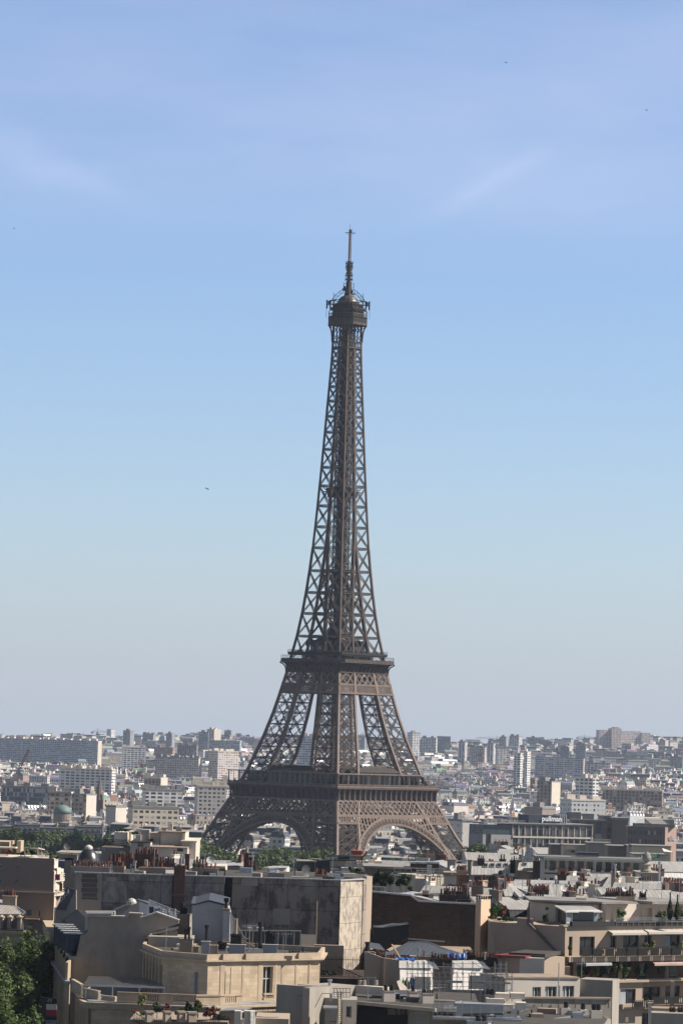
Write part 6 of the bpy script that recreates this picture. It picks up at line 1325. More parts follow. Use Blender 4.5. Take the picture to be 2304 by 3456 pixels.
def banner():
 d = 396; root = root_at('estate_sign', 'vertical dark and red advertising board fixed at the foot of the avenue front', 'sign', 175, d, 40)
 zt = Z(175, 3368, d); x0, x1 = X(158, d, zt), X(193, d, zt); rows = [(3368, 3389, m_black, 'number_panel'), (3389, 3408, m_whiteR, 'picture_panel'), (3408, 3428, mat('banner_red', (.30, .02, .03), rough=.6), 'red_panel'), (3428, 3444, m_black, 'black_panel'), (3444, 3480, mat('banner_pale', (.30, .34, .42), rough=.6), 'name_panel')]
 for a, b, m, nm in rows:
  mb = MB(); mb.box(x0, x1, d, d+.15, Z(175, b, d)+.01, Z(175, a, d)); o = mb.build(nm, m, root)
  if nm == 'number_panel': text(o, '49', (x0+x1)/2-root.location[0]-.25, -.02, (Z(175, a, d)+Z(175, b, d))/2-40, .55, m_conc, 'lettering', ext=.01)
  if nm == 'name_panel': text(o, 'NEXITY', (x0+x1)/2-root.location[0], -.02, Z(175, 3450, d)-40, .3, m_black, 'lettering', ext=.01)
 mb = MB(); mb.box(x0-.6, x1+.05, d+.16, d+.35, 40, zt); mb.build('backing', m_iron, root)
banner()
# === 3 long rear wall with panels
def long_wall():
 root = root_at('windowless_block', 'long flat roofed block with weathered blank panels and one sunlit peeling end', 'building', 750, 480); D = 470; zt = 58.75
 f = lambda px, d, z=zt: (X(px, d, z), d)
 def panel(x0, x1, m, nm, off=0, yb=3300, z1=zt):
  mb = MB(); a, b = f(x0, D+off), f(x1, D+off); mb.prism([a, b, (b[0], b[1]+1.5), (a[0], a[1]+1.5)], 30, z1); return mb.build(nm, m, root)
 panel(256, 346, m_conc, 'quoin_pier', -.3, z1=zt+.0)
 mb = MB()
 for y0 in range(2948, 3036, 16): w = 3 if (y0//16) % 2 else 0; a = P(278-w, y0, D-.45); b = P(327+w, min(3037, y0+16), D-.45); mb.box(a[0], b[0], D-.33, D-.28, b[2], a[2])
 mb.build('brick_infill', m_quoin, root)
 panel(346, 583, m_patch, 'cement_panel_wall'); panel(622, 758, m_patch, 'cement_panel_wall'); panel(583, 622, m_black, 'chimney_recess', .7); panel(758, 785, m_black, 'dark_recess', 1.0); panel(785, 812, m_patch2, 'narrow_panel')
 panel(812, 1150, m_patch2, 'weathered_wall')
 c = MB(); a = P(588, 2922, D-.6); b = P(620, 3110, D-.6); c.box(a[0], b[0], D-.6, D+.9, b[2]-2, a[2]); c.box(a[0]-.15, b[0]+.15, D-.75, D+1, a[2]-3.9, a[2]-3.7); c.box(a[0]-.1, b[0]+.1, D-.7, D+1, a[2]-.25, a[2]); c.build('chimney_stack', m_brick, root)
 for x0, x1, y0, y1, q in ((922, 978, 3066, 3122, m_conc), (815, 870, 2965, 2990, m_conc), (1010, 1068, 2970, 3010, m_patch), (665, 681, 3026, 3046, m_stack), (360, 395, 2960, 2975, m_conc)):
  mb = MB(); a, b = P(x0, y0, D-.05), P(x1, y1, D-.05); mb.box(a[0], b[0], D-.05, D+.02, b[2], a[2]); mb.build('render_patch', q, root)
 for x in (745, 905, 1072): mb = MB(); a, b = P(x, 2968, D-.12), P(x, 3190, D-.12); mb.cyl(a, (a[0], a[1], b[2]), .07, n=6); mb.build('downpipe', m_stack, root, uv=False)
 p = [f(1150, D), f(1228, D+6.6), f(1216, D+9)]
 mb = MB(); mb.prism([p[0], p[1], (p[1][0]-1, p[1][1]+1), (p[0][0], p[0][1]+2)], 30, zt-.01); mb.build('peeling_end_wall', m_peel, root)
 q0, q1, q2 = f(1226, D+6.2), f(1237, D+8.4), f(1256, D+10)
 mb = MB(); mb.prism([q0, q1, (q1[0]-.8, q1[1]+.8), (q0[0]-.8, q0[1]+.8)], 30, zt-.02); mb.build('rubble_strip', m_patch2, root)
 mb = MB(); mb.prism([q1, q2, (q2[0]-.5, q2[1]+2), (q1[0]-.5, q1[1]+2)], 30, zt+.35); mb.build('corner_pier', m_beige, root)
 b = MB(); b.prism([f(258, D+1.4), f(1150, D+1.4), (p[1][0]-.8, p[1][1]+.5), f(1240, D+32), f(300, D+32)], 30, zt-.15); b.build('flat_roof', m_bitum, root)
 mb = MB(); mb.prism([f(252, D-.45), f(1150, D-.25), f(1150, D+.5), f(252, D+.4)], zt, zt+.14); mb.prism([f(1150, D-.25), f(1234, D+6.4), (p[1][0]-.2, p[1][1]+1), f(1150, D+.5)], zt+.002, zt+.145); mb.build('zinc_coping', m_zincw, root)
 for x0, x1, yt, yb, d, n, m in ((240, 372, 2925, 2938, 474, 12, m_conc), (383, 420, 2923, 2950, 476, 9, m_stack), (470, 560, 2928, 2948, 478, 0, m_stack), (478, 555, 2926, 2932, 482, 5, m_stack), (648, 735, 2930, 2950, 478, 6, m_stack), (905, 960, 2946, 2958, 480, 0, m_conc)):
  istack(root, x0, x1, yt, yb, d, m, n)
 for x0, x1, yt, yb, d, n, m in ((365, 408, 2908, 2925, 492, 8, m_conc), (455, 535, 2882, 2925, 497, 9, m_brick), (398, 450, 2896, 2925, 494, 6, m_brick), (510, 592, 2912, 2930, 493, 9, m_brick), (650, 700, 2915, 2935, 497, 5, m_stack), (1062, 1105, 2952, 2966, 486, 6, m_conc), (625, 640, 2882, 2930, 495, 0, m_brick)):
  istack(root, x0, x1, yt, yb, d, m, n, hs=1.1)
 h = lambda x, y, d: V3(*P(x, y, d))
 mb = MB(); mb.face([h(552, 2948, 482), h(600, 2948, 482), h(592, 2936, 486), h(560, 2936, 486)]); mb.face([h(622, 2948, 482), h(645, 2948, 482), h(632, 2936, 486), h(622, 2936, 486)]); mb.build('roof_hatch_zinc', m_zincw, root)
 mb = MB(); bx(mb, 488, 498, 2902, 2926, 488, .8); bx(mb, 500, 553, 2900, 2926, 500, .5); mb.build('vent_housing', m_cream, root)
 mb = MB(); bx(mb, 1020, 1075, 2948, 2962, 500, 3); bx(mb, 700, 760, 2922, 2952, 500, 10); bx(mb, 640, 700, 2930, 2952, 502, 8); mb.build('roof_hut', m_whiteR, root)
 for x, w, y0, y1 in ((383, 5, 2880, 2925), (397, 5, 2882, 2925), (612, 6, 2882, 2922), (456, 6, 2905, 2945), (442, 4, 2916, 2945)):
  mb = MB(); c = P(x, y1, 480); zt_ = Z(x, y0, 480); r = w/2/FPX*480; mb.cyl(c, (c[0], c[1], zt_), r, n=7); mb.cyl((c[0], c[1], zt_-.2), (c[0], c[1], zt_), r*1.6, n=7); mb.build('flue', m_black if x < 400 else m_steel, root, uv=False)
 return root
long_wall()
def between_roofs():
 root = root_at('zinc_roofed_house', 'low house with folded dark zinc roofs below the long blank wall', 'house', 500, 445); h = lambda x, y, d: V3(*P(x, y, d))
 mb = MB(); bx(mb, 380, 640, 3110, 3200, 436, 26, zb=30); mb.build('body', m_smoothg, root)
 mb = MB(); mb.face([h(380, 3112, 434), h(470, 3098, 434), h(470, 3036, 456), h(385, 3072, 458)]); mb.build('roof_left_slope', m_zincd, root)
 mb = MB(); mb.face([h(470, 3112, 434), h(510, 3112, 434), h(500, 3052, 450), h(466, 3036, 456)]); mb.face([h(466, 3036, 456), h(500, 3052, 450), h(610, 3084, 446), h(505, 3040, 456)]); mb.face([h(500, 3052, 450), h(510, 3112, 434), h(615, 3110, 434), h(610, 3084, 446)]); mb.build('roof_right_slope', m_zincb, root)
 mb = MB(); mb.bar(h(384, 3072, 457), h(466, 3036, 456), .2); mb.bar(h(466, 3036, 456), h(505, 3050, 450), .18); mb.bar(h(503, 3038, 454), h(612, 3082, 446), .16); mb.build('ridge_trim', m_steel, root, uv=False)
 mb = MB(); c = h(445, 3046, 452); mb.lathe(tuple(c), [(.62, -.4), (.6, .1), (.42, .4), (.1, .55)], 12); mb.build('roof_dome_light', mat('dome_light', (.62, .56, .47), rough=.4), root, uv=False)
 mb = MB(); bx(mb, 504, 519, 3060, 3082, 440, .8); mb.build('vent_box', m_zincb, root)
 mb = MB(); a = h(522, 3068, 440); mb.cyl(tuple(a), tuple(a+V3(.7, 0, .1)), .28, n=9); mb.build('turned_duct', m_steel, root, uv=False)
 for x in (547, 568, 589):
  mb = MB(); a = h(x, 3090, 438); mb.cyl(tuple(a), tuple(a+V3(0, 0, .75)), .12, n=7); mb.cyl(tuple(a+V3(0, 0, .7)), tuple(a+V3(0, 0, .8)), .2, n=7); mb.build('roof_vent', m_conc, root, uv=False)
 istack(root, 598, 640, 3085, 3160, 427, m_stack, 0, dep=1.2)
 mb = MB(); c = P(615, 3085, 427.6); mb.cyl(c, (c[0], c[1], Z(615, 3046, 427.6)), .3, n=9); c = P(626, 3085, 427.6); mb.cyl(c, (c[0], c[1], Z(626, 3064, 427.6)), .2, n=9); mb.build('black_flue', m_black, root, uv=False)
 mb = MB(); mb.face([h(495, 3160, 421.5), h(602, 3135, 422), h(607, 3118, 427), h(505, 3152, 427)]); mb.face([h(500, 3165, 420), h(600, 3140, 421), h(600, 3175, 421), h(540, 3185, 420)]); mb.build('lean_to_roof', m_bitum, root)
 mb = MB(); bx(mb, 500, 650, 3160, 3200, 418, 6); mb.build('rear_block', m_conc, root)
between_roofs()
def white_penthouse():
 root = root_at('white_brick_lift_house', 'white painted brick rooftop house with shallow gabled zinc roof', 'rooftop house', 705, 428, 45)
 mb = MB(); iw(mb, [(648, 3190), (648, 3056), (660, 3054), (705, 3043), (770, 3060), (776, 3082), (776, 3190)], 425, 5); mb.build('wall', m_wbrick, root)
 h = lambda x, y, d: V3(*P(x, y, d))
 mb = MB()
 for p, q in (((645, 3053), (660, 3054)), ((658, 3054), (705, 3041)), ((705, 3041), (772, 3058))):
  a, b = h(*p, 424.7), h(*q, 424.7); mb.hexa([tuple(a), tuple(b), tuple(b+V3(0, 6, .6)), tuple(a+V3(0, 6, .6)), tuple(a+V3(0, 0, .14)), tuple(b+V3(0, 0, .14)), tuple(b+V3(0, 6, .74)), tuple(a+V3(0, 6, .74))])
 mb.build('roof', m_zincb, root)
 mb = MB(); bx(mb, 752, 775, 3072, 3190, 423.8, 1.2); mb.build('chimney_stack', m_wbrick, root)
 mb = MB(); a = h(751, 3070, 423.6); b = h(777, 3070, 423.6); mb.box(a[0], b[0], 423.5, 425.3, a[2], a[2]+.14); mb.build('cap', m_stack, root)
 mb = MB(); c = P(763, 3069, 424); mb.cyl(c, (c[0], c[1], Z(763, 3032, 424)), .17, n=8); mb.box(c[0]-.28, c[0]+.28, 423.8, 424.4, Z(763, 3044, 424), Z(763, 3031, 424)); mb.build('black_flue', m_black, root, uv=False)
 mb = MB(); mb.bar(h(776, 3078, 424), h(826, 3168, 424), .16); mb.build('sloping_rail', m_steel, root, uv=False)
 mb = MB(); mb.face([h(777, 3084, 425), h(777, 3180, 425), h(824, 3180, 425)]); mb.build('side_slope', m_wbrick, root)
 for x in (790, 797): mb = MB(); c = P(x, 3180, 423.5); mb.cyl(c, (c[0], c[1], Z(x, 3100, 423.5)), .1, n=6); mb.build('pipe', m_limep, root, uv=False)
white_penthouse()
def screen():
 root = root_at('glazed_roof_screen', 'row of dark glass panels in a pale metal frame on the roof', 'screen', 905, 432, 50); d = 432
 f = lambda x, y: V3(*P(x, y, d)); xs = [800, 829, 853, 895, 938, 965, 992, 1014]
 for a, b in zip(xs[:-1], xs[1:]):
  mb = MB(); p, q = f(a, 3194), f(b, 3142); mb.box(p[0]+.05, q[0]-.05, d, d+.05, p[2], q[2]); mb.build('dark_panel', mat('dark_blue_glass', (.018, .022, .04), rough=.3, spec=.6), root, uv=False)
 mb = MB()
 for x in xs: mb.bar(f(x, 3196), f(x, 3140), .12, .14, (0, 1, 0))
 mb.bar(f(798, 3141), f(1016, 3142), .14, .3, (0, 1, 0)); mb.build('frame', m_conc, root, uv=False)
 mb = MB(); bx(mb, 790, 1060, 3190, 3230, 433, 30, zb=30); mb.build('platform', m_bitum, root)
 mb = MB(); bx(mb, 1040, 1160, 3188, 3240, 441, 1.0, zb=30); mb.build('beige_base_wall', m_beige, root)
 mb = MB()
 for x in (842, 872, 880): bx(mb, x-8, x+8, 3131, 3143, 436, 2)
 mb.build('vent_housing', m_steel, root)
screen()
def fence():
 root = root_at('iron_fence', 'tall black iron bar fence on a brown brick terrace wall', 'fence', 1155, 438, 45); d = 438; f = lambda x, y, d=d: V3(*P(x, y, d))
 mb = MB()
 for k in range(25): x = 1082+k*6.1; mb.bar(f(x, 3300), f(x, 3229+(k % 2)*2), .05)
 mb.bar(f(1080, 3238), f(1228, 3240), .06); mb.bar(f(1080, 3296), f(1228, 3298), .06); mb.build('railing', m_iron, root, uv=False)
 mb = MB(); mb.bar(f(1140, 3262), f(1228, 3300), .1);
 for k in range(10): x = 1144+k*8.5; mb.bar(f(x, 3264+k*3.7), f(x, 3282+k*3.4), .05)
 mb.build('stair_railing', m_iron, root, uv=False)
 mb = MB(); bx(mb, 1070, 1232, 3300, 3400, 436, 18, zb=30); mb.build('terrace_wall', m_brickd, root)
fence()
for k, (x, y, w, kd) in enumerate(((1098, 3270, 34, 'd'), (1128, 3276, 26, 'd'), (1112, 3282, 30, 'o'), (1142, 3268, 18, 'd'))): shrub(x, y, 3302, w, 440+k, ('dark bushy pot plant', 'small dark pot plant', 'brownish low pot plant', 'thin dark pot plant')[k]+' behind the iron bar fence', kd, 'potted_plant', 220)
# === 4 left edge: rendered building, mansard house, big trees
def left_building():
 root = root_at('rendered_apartment_building', 'grey rendered apartment building at the left edge with small windows and sunlit balconies', 'apartment building', 90, 525); d = 520
 wallh(root, -60, d, 182, d, 2884, 3016, [(-6, 12, 2918, 2932), (55, 69, 2921, 2936), (-6, 10, 2966, 2980), (53, 67, 2969, 2981)], mat('pinkish_grey_render', (.29, .225, .19), rough=.92, var=.1, scale=.3, streak=.7), ztop=Z(167, 2897, d), zb=Z(182, 3017, d), bars=0)
 mb = MB(); a = P(167, 2897, d-.1); b = P(184, 2938, d-.1); mb.box(a[0], b[0], d-.15, d+.6, b[2], a[2]+.05);
 lo = MB(); z1 = Z(182, 3017, d); x0, x1 = X(-60, d, z1), X(183, d, z1); lo.box(x0, x1, d+.15, d+14, 27, z1); lo.build('lower_wall', mat('pink_beige_render', (.33, .245, .19), rough=.92, var=.12, scale=.3, streak=.7), root)
 mb = MB(); mb.box(x0, x1+.1, d-.25, d+.2, z1, z1+.22); mb.build('string_course', m_conc, root)
 zt = Z(167, 2897, d); mb = MB(); mb.box(x0, X(167, d, zt), d+.5, d+14, z1, zt-.05); mb.box(X(167, d, zt), X(183, d, zt), d+.5, d+14, z1, Z(182, 2939, d)); mb.build('body', m_whiteR, root)
 f = lambda px, py, dq: P(px, py, dq)
 y1 = 532; w = MB(); aa = X(183, d, 55); bb = X(200, y1, 55)
 for i, (t0, t1, p0, p1) in enumerate(((2898, 2939, 168, 198), (2941, 3018, 184, 216), (3022, 3120, 184, 202))):
  zt_, zb_ = Z(p0, t0, d), Z(p0, t1, d); q = MB(); q.prism([(X(p0, d+.01, zt_), d+.01), (X(p1, y1, zt_), y1), (X(p1, y1, zt_)-1, y1+1), (X(p0, d, zt_)-.2, y1+1)], zb_, zt_); q.build('side_wall', m_cream if i else m_whiteR, root)
 for (px, ya, yb) in ((188, 2930, 2955), (206, 2980, 3008)):
  q = MB(); dq = d+5.5; p0, p1 = P(px-4, ya, dq-3), P(px+5, yb, dq-3); q.box(p0[0], p1[0], dq-3.2, dq-3, p1[2], p0[2]); q.build('door', m_wood, root, uv=False)
 for yy in (2972, 3020):
  q = MB(); z = Z(190, yy, 522); q.prism([(X(184, 521, z), 521), (X(219, 527, z), 527), (X(219, 533, z), 533), (X(190, 533, z), 533)], z-.2, z); q.build('balcony_slab', m_cream, root)
 rail(root, 186, 521.2, 219, 527, 2952, 2972, m_whiteR, n=9, w=.05, mids=2); rail(root, 184, 521.2, 216, 527, 3003, 3019, m_whiteR, n=9, w=.05, mids=1)
 q = MB(); a = P(187, 2951, 521); b = P(203, 2972, 521);
 q = MB(); bx(q, 170, 198, 2898, 2912, 520.5, 4, 527); q.build('roof_terrace_parapet', m_whiteR, root)
 mb = MB(); bx(mb, -50, 33, 2839, 2862, 536, 8, zb=56); bx(mb, 38, 44, 2838, 2870, 533, 3, zb=56); bx(mb, 58, 72, 2838, 2872, 533, 5, zb=56); mb.build('roof_storey', m_limep, root)
 mb = MB(); bx(mb, -50, 54, 2857, 2861, 528, 3); mb.build('canopy', m_whiteR, root)
 w2 = MB(); a = P(108, 3070, d+.1); b = P(132, 3092, d+.1); w2.box(a[0], b[0], d+.05, d+.14, b[2], a[2]); w2.build('louvre', m_stack, root)
 for x0_, x1_, ya, yb in ((100, 112, 3119, 3150), (92, 135, 3072, 3092)):
  w2 = MB(); a = P(x0_, ya, d+.1); b = P(x1_, yb, d+.1); w2.box(a[0], b[0], d+.08, d+.145, b[2], a[2]); w2.build('window', m_glass, root, uv=False)
 mb = MB(); z = Z(100, 3100, d); mb.box(X(85, d, z), X(135, d, z), d-1, d+.2, z-.15, z); mb.build('ledge', m_stack, root)
left_building()
def cloth():
 root = root_at('hanging_cloth', 'magenta cloth hung over the white balcony railing', 'cloth', 195, 521, 53); mb = MB(); r = random.Random(2)
 xs = np.linspace(187, 203, 12); pts0 = [P(x, 2950+math.sin(i)*.8, 520.9+.12*math.sin(i*2.1)) for i, x in enumerate(xs)]; pts1 = [P(x, 2971+math.sin(i*1.3)*1.5, 520.9+.2*math.sin(i*2.1+.5)) for i, x in enumerate(xs)]
 for k in range(11): a, b, c, e = pts1[k], pts1[k+1], pts0[k+1], pts0[k]; mb.hexa([a, b, (b[0], b[1]+.04, b[2]), (a[0], a[1]+.04, a[2]), e, c, (c[0], c[1]+.04, c[2]), (e[0], e[1]+.04, e[2])])
 mb.build('fabric', mat('magenta_cloth', (.30, .03, .20), rough=.8), root)
cloth()
def terrace_pergola():
 root = root_at('terrace_pergola', 'small white metal pergola on the left roof terrace', 'pergola', 118, 524, 58.5); mb = MB(); f = lambda x, y, d: V3(*P(x, y, d))
 for x, y in ((85, 2861), (128, 2864)): mb.bar(f(x, 2890, 522), f(x, y, 522), .14)
 mb.build('post', m_whiteR, root, uv=False); mb = MB(); a, b, c, e = f(84, 2861, 521.5), f(130, 2863, 521.5), f(152, 2869, 527), f(104, 2863, 528)
 mb.hexa([tuple(p) for p in (a, b, c, e)]+[tuple(p+V3(0, 0, .12)) for p in (a, b, c, e)]); mb.build('roof_panel', m_whiteR, root)
 r2 = root_at('terrace_railing', 'low white picket railing on the left roof terrace', 'railing', 150, 522, 58.5); rail(r2, 130, 522, 164, 522, 2880, 2893, m_whiteR, 'pickets', 14, .05)
terrace_pergola()
for k, (x, y0, y1, w, d, kd) in enumerate(((25, 2866, 2888, 50, 524, 'r'), (70, 2872, 2890, 34, 523, 'o'), (155, 2866, 2890, 22, 523, 'y'), (175, 2880, 2904, 22, 521.6, 'o'), (190, 2882, 2906, 20, 522, 'g'), (108, 2868, 2890, 20, 526, 'd'), (203, 2942, 2956, 14, 529, 'y'))):
 shrub(x, y0, y1, w, d, ('long reddish hedge on the left roof terrace', 'brownish planted bed beside the pergola post', 'arching yellow green palm right of the pergola', 'olive bush in the white corner planter', 'green bush at the right end of the corner planter', 'dark plant in the shade of the pergola', 'small green plant on the upper side balcony')[k], kd, 'planter_shrub', 420, .13)
def left_mansard():
 root = root_at('mansard_house', 'stone house at the left edge with pale zinc top, slate mansard and dormers', 'house', 40, 475); d = 468; h = lambda x, y, dq=d: V3(*P(x, y, dq))
 mb = MB(); bx(mb, -60, 84, 3148, 3300, d+.6, 14, zb=27); mb.build('wall', m_lime, root)
 mb = MB(); bx(mb, -60, 86, 3139, 3150, d-.1, 15); mb.build('cornice', m_limep, root)
 mb = MB(); mb.face([h(-60, 3138), h(84, 3138), h(74, 3086, 470.5), h(-60, 3086, 470.5)]); mb.face([h(84, 3138), h(84, 3138, 482), h(74, 3086, 480), h(74, 3086, 470.5)]); mb.build('mansard_slope', m_slate, root)
 mb = MB(); mb.face([h(-60, 3086, 470.3), h(74, 3087, 470.3), h(84, 3081, 471), h(30, 3042, 482), h(-60, 3020, 486)]); mb.build('roof', seamed('warm_zinc', (.48, .44, .41), (.34, .31, .29), pitch=.5), root)
 mb = MB(); mb.bar(h(74, 3086, 470), h(86, 3080, 470.3), .2); mb.bar(h(-60, 3087, 470.1), h(76, 3088, 470.1), .25); mb.bar(h(86, 3080, 471), h(40, 3050, 481), .2); mb.build('gutter', m_zincw, root, uv=False)
 for k, x in enumerate((4, 33, 65)):
  q = MB(); a, b = h(x-7, 3136, 468.3), h(x+7, 3098, 468.3); q.box(a[0], b[0], 468.2, 471, a[2], b[2]); q.lathe((((a+b)/2)[0], 468.8, b[2]), [(.34, 0), (.28, .22), (.1, .38)], 10); q.box(a[0]-.12, b[0]+.12, 468, 471, b[2], b[2]+.12); o = q.build('dormer', m_limep, root)
  g = MB(); a, b = h(x-3.6, 3133, 468.1), h(x+3.6, 3101, 468.1); g.box(a[0], b[0], 468.12, 468.19, a[2], b[2]); w = g.build('window', m_glass, o, uv=False)
  g = MB(); g.bar(((a+b)/2*V3(1, 0, 0))+V3(0, 468.08, a[2]), ((a+b)/2*V3(1, 0, 0))+V3(0, 468.08, b[2]), .06); g.build('glazing_bar', m_frame, w, uv=False)
 istack(root, 10, 54, 3024, 3065, 478, m_stack, 5, dep=2.0);
left_mansard()
def big_trees():
 lab = ['large leafy street tree reaching the pale rendered wall, tallest at the left', 'large leafy street tree at the left edge below the mansard house', 'leafy street tree low in the bottom left corner', 'leafy street tree in front of the shaded avenue front at the bottom', 'street tree crown at the left edge half way down']
 for k, (px, yt, d, r, n) in enumerate(((118, 3118, 452, 4.6, 10500), (35, 3150, 440, 4.6, 9500), (8, 3345, 392, 4.2, 9000), (62, 3372, 384, 3.4, 7500), (0, 3215, 418, 5.0, 9500))):
  zt = Z(px, yt, d); x = X(px, d, zt); h = zt-26; root = thing('street_tree', lab[k], 'tree', (x, d, 26), 0, 'big plane trees along the avenue'); mb = MB(); mb.cyl((0, 0, 0), (.2, .1, h*.55), .4, .22, 8)
  for i in range(6): a = i*1.1; mb.cyl((.1, 0, h*(.4+.03*i)), (math.cos(a)*r*.7, math.sin(a)*r*.7, h*(.62+.05*i)), .16, .05, 5)
  mb.build('trunk', mat('bark', ()), root, local=True, uv=False)
  c = MB(); leaf_cloud(c, (0, 0, h*.70), r, h*.34, n, .21, 40+k, 16, .85); c.build('crown', leaf_g, root, local=True, uv=False)
big_trees()
st = MB(); st.box(-60, -36.5, 330, 560, 26.0, 26.06); tag(st.build('road', mat('asphalt', (.05, .05, .052), rough=.9), None), 'shaded avenue between the trees and the stone front', kind='structure')
# === 5 right-hand apartment building with balconies
def apartments():
 root = root_at('balcony_apartment_building', 'beige apartment building with long plant-filled balconies and striped awnings at lower right', 'apartment building', 2100, 465)
 h = lambda x, y, d: V3(*P(x, y, d)); D = lambda x: 455+(x-1905)*.0300; XE = 2400
 z0 = Z(1905, 3127, 455); zs1 = Z(1905, 3228, 455); zs2 = Z(1905, 3308, 455)
 T = lambda px, z, e=0.0: (X(px, D(px), z)+e*.40, D(px)-e*.92, z)
 holes = [(1918, 1930, 3161, 3226), (1954, 2005, 3161, 3226), (2055, 2078, 3160, 3198), (2101, 2155, 3158, 3226), (2173, 2197, 3158, 3197), (2242, 2294, 3156, 3222)]
 wallh(root, 1905, D(1905), XE, D(XE), 0, 0, holes, m_beige, ztop=z0, zb=zs1+.01, th=.35, frame=mat('dark_frame', (.08, .08, .085), rough=.5), curtain=.5, wname='french_window')
 def slab(x0, x1, z, e0, e1, th, nm='balcony_slab', m=m_beige):
  mb = MB(); a, b = T(x0, z, e1), T(x1, z, e1); c, e = T(x1, z, e0), T(x0, z, e0); mb.prism([a[:2], b[:2], c[:2], e[:2]], z-th, z); return mb.build(nm, m, root)
 slab(1903, XE, zs1, -.3, 1.35, .62); slab(2070, XE, zs2, -3, .6, .3); slab(1960, 2175, zs2-.08, -3, 1.1, .28)
 slab(2085, 2190, Z(2085, 3403, 452), -.5, 1.2, .6); slab(2155, XE, Z(2155, 3388, 457), -.5, .9, .45)
 slab(1900, XE, z0+.16, -1.2, .12, .18, 'roof_coping', m_conc)
 mb = MB(); a = T(1909, z0, -1.4); b = T(XE, z0, -1.4); mb.prism([a[:2], b[:2], (b[0]-5, b[1]+14), (X(1650, 470, z0), 476), (X(1650, 462, z0), 462.5)], zs1-.3, z0-.02); mb.build('upper_body', m_beige, root)
 for x0, x1, yt, yb, e, n in ((1907, XE, 3196, 3228, 1.25, 78), (2088, 2156, 3374, 3402, 1.15, 10), (2157, XE, 3362, 3388, .85, 30)):
  zt_, zb_ = Z(x0, yt, D(x0)), Z(x0, yb, D(x0)); mb = MB(); p, q = V3(*T(x0, 0, e)), V3(*T(x1, 0, e))
  for zz in (zt_, zb_+.12, zt_-.15): mb.bar(p+V3(0, 0, zz), q+V3(0, 0, zz), .055)
  for k in range(n+1): s = p+(q-p)*k/n; mb.bar(s+V3(0, 0, zb_), s+V3(0, 0, zt_), .1 if k % 6 == 0 else .03)
  mb.build('balcony_railing', m_iron, root, uv=False)
  g = MB(); nn = (q-p)/np.linalg.norm(q-p)
  for k in range(0, n-3, 6): s, u = p+(q-p)*(k+.6)/n, p+(q-p)*(min(n, k+5.4))/n; g.bar(s+V3(0, 0, (zt_+zb_)/2), u+V3(0, 0, (zt_+zb_)/2), zt_-zb_-.2, .02, V3(-nn[1], nn[0], 0))
  g.build('smoked_panel', mat('smoked_glass', (.035, .033, .032), rough=.8, var=.3, spec=.1), root, uv=False)
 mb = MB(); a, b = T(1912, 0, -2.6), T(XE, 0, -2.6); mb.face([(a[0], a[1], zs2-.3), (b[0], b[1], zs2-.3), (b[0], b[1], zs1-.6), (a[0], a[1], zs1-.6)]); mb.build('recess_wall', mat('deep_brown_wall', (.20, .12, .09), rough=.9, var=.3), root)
 mb = MB()
 for x in (1960, 2020, 2090, 2150, 2260): p = T(x, 0, -2.5); q = T(x+26, 0, -2.5); mb.face([(p[0], p[1], zs2), (q[0], q[1], zs2), (q[0], q[1], zs1-1.0), (p[0], p[1], zs1-1.0)])
 mb.build('french_window', m_glass, root, uv=False)
 mb = MB();
 for x in (1912, 2065, 2225): p = V3(*T(x, 0, -.6)); mb.bar(p+V3(0, 0, zs2), p+V3(0, 0, zs1-.6), .5)
 mb.build('pier', m_stack, root)
 wallh(root, 2066, D(2066)-.5, 2160, D(2160)-.5, 0, 0, [(2091, 2143, 3338, 3401)], m_beige, ztop=zs2-.3, zb=27, frame=mat('dark_frame', ()), wname='french_window', curtain=.9)
 wallh(root, 2160, D(2160)+1.4, XE, D(XE)+1.4, 0, 0, [(2170, 2226, 3331, 3386), (2243, 2292, 3327, 3384), (2160, 2190, 3420, 3460)], m_stack, ztop=zs2-.3, zb=27, frame=mat('dark_frame', ()), wname='french_window', curtain=.5)
 mb = MB(); p = V3(*T(2234, 0, .2)); mb.bar(p+V3(0, 0, zs2-.3), p+V3(0, 0, 30), .5); mb.build('pier', m_beige, root)
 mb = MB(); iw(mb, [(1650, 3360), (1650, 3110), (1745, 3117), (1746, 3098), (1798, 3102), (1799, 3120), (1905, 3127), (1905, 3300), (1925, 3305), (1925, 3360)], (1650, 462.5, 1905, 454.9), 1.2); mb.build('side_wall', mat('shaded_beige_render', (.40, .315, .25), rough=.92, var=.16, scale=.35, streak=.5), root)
 mb = MB(); mb.bar(h(1782, 3064, 458), h(1782, 3122, 458), .34); mb.bar(h(1783, 3118, 457.8), h(1848, 3184, 456.5), .3); mb.bar(h(1848, 3184, 456.5), h(1906, 3245, 454.4), .26); mb.bar(h(1908, 3245, 454), h(1908, 3290, 454), .36); mb.build('flue_pipe', mat('grey_flue', (.13, .12, .115), rough=.7), root)
 mb = MB(); bx(mb, 1893, 1922, 3262, 3296, 453, 1.2); mb.build('pipe_base', m_stack, root)
 zt2 = z0+.05; S = lambda px: D(px)+6
 wallh(root, 1786, 470, 1872, 467, 3044, 3120, [(1838, 1850, 3060, 3072)], m_whiteR, bars=0); mb = MB(); bx(mb, 1786, 2000, 3041, 3120, 471, 10, 466); mb.build('penthouse_body', m_whiteR, root)
 wallh(root, 2035, 466.5, XE, 479, 3052, 3130, [(2058, 2096, 3062, 3110), (2148, 2200, 3064, 3118), (2215, 2300, 3058, 3120)], m_whiteR, th=.6)
 mb = MB(); bx(mb, 2036, XE, 3050, 3130, 467.3, 8, 479.8); mb.build('penthouse_body', m_whiteR, root)
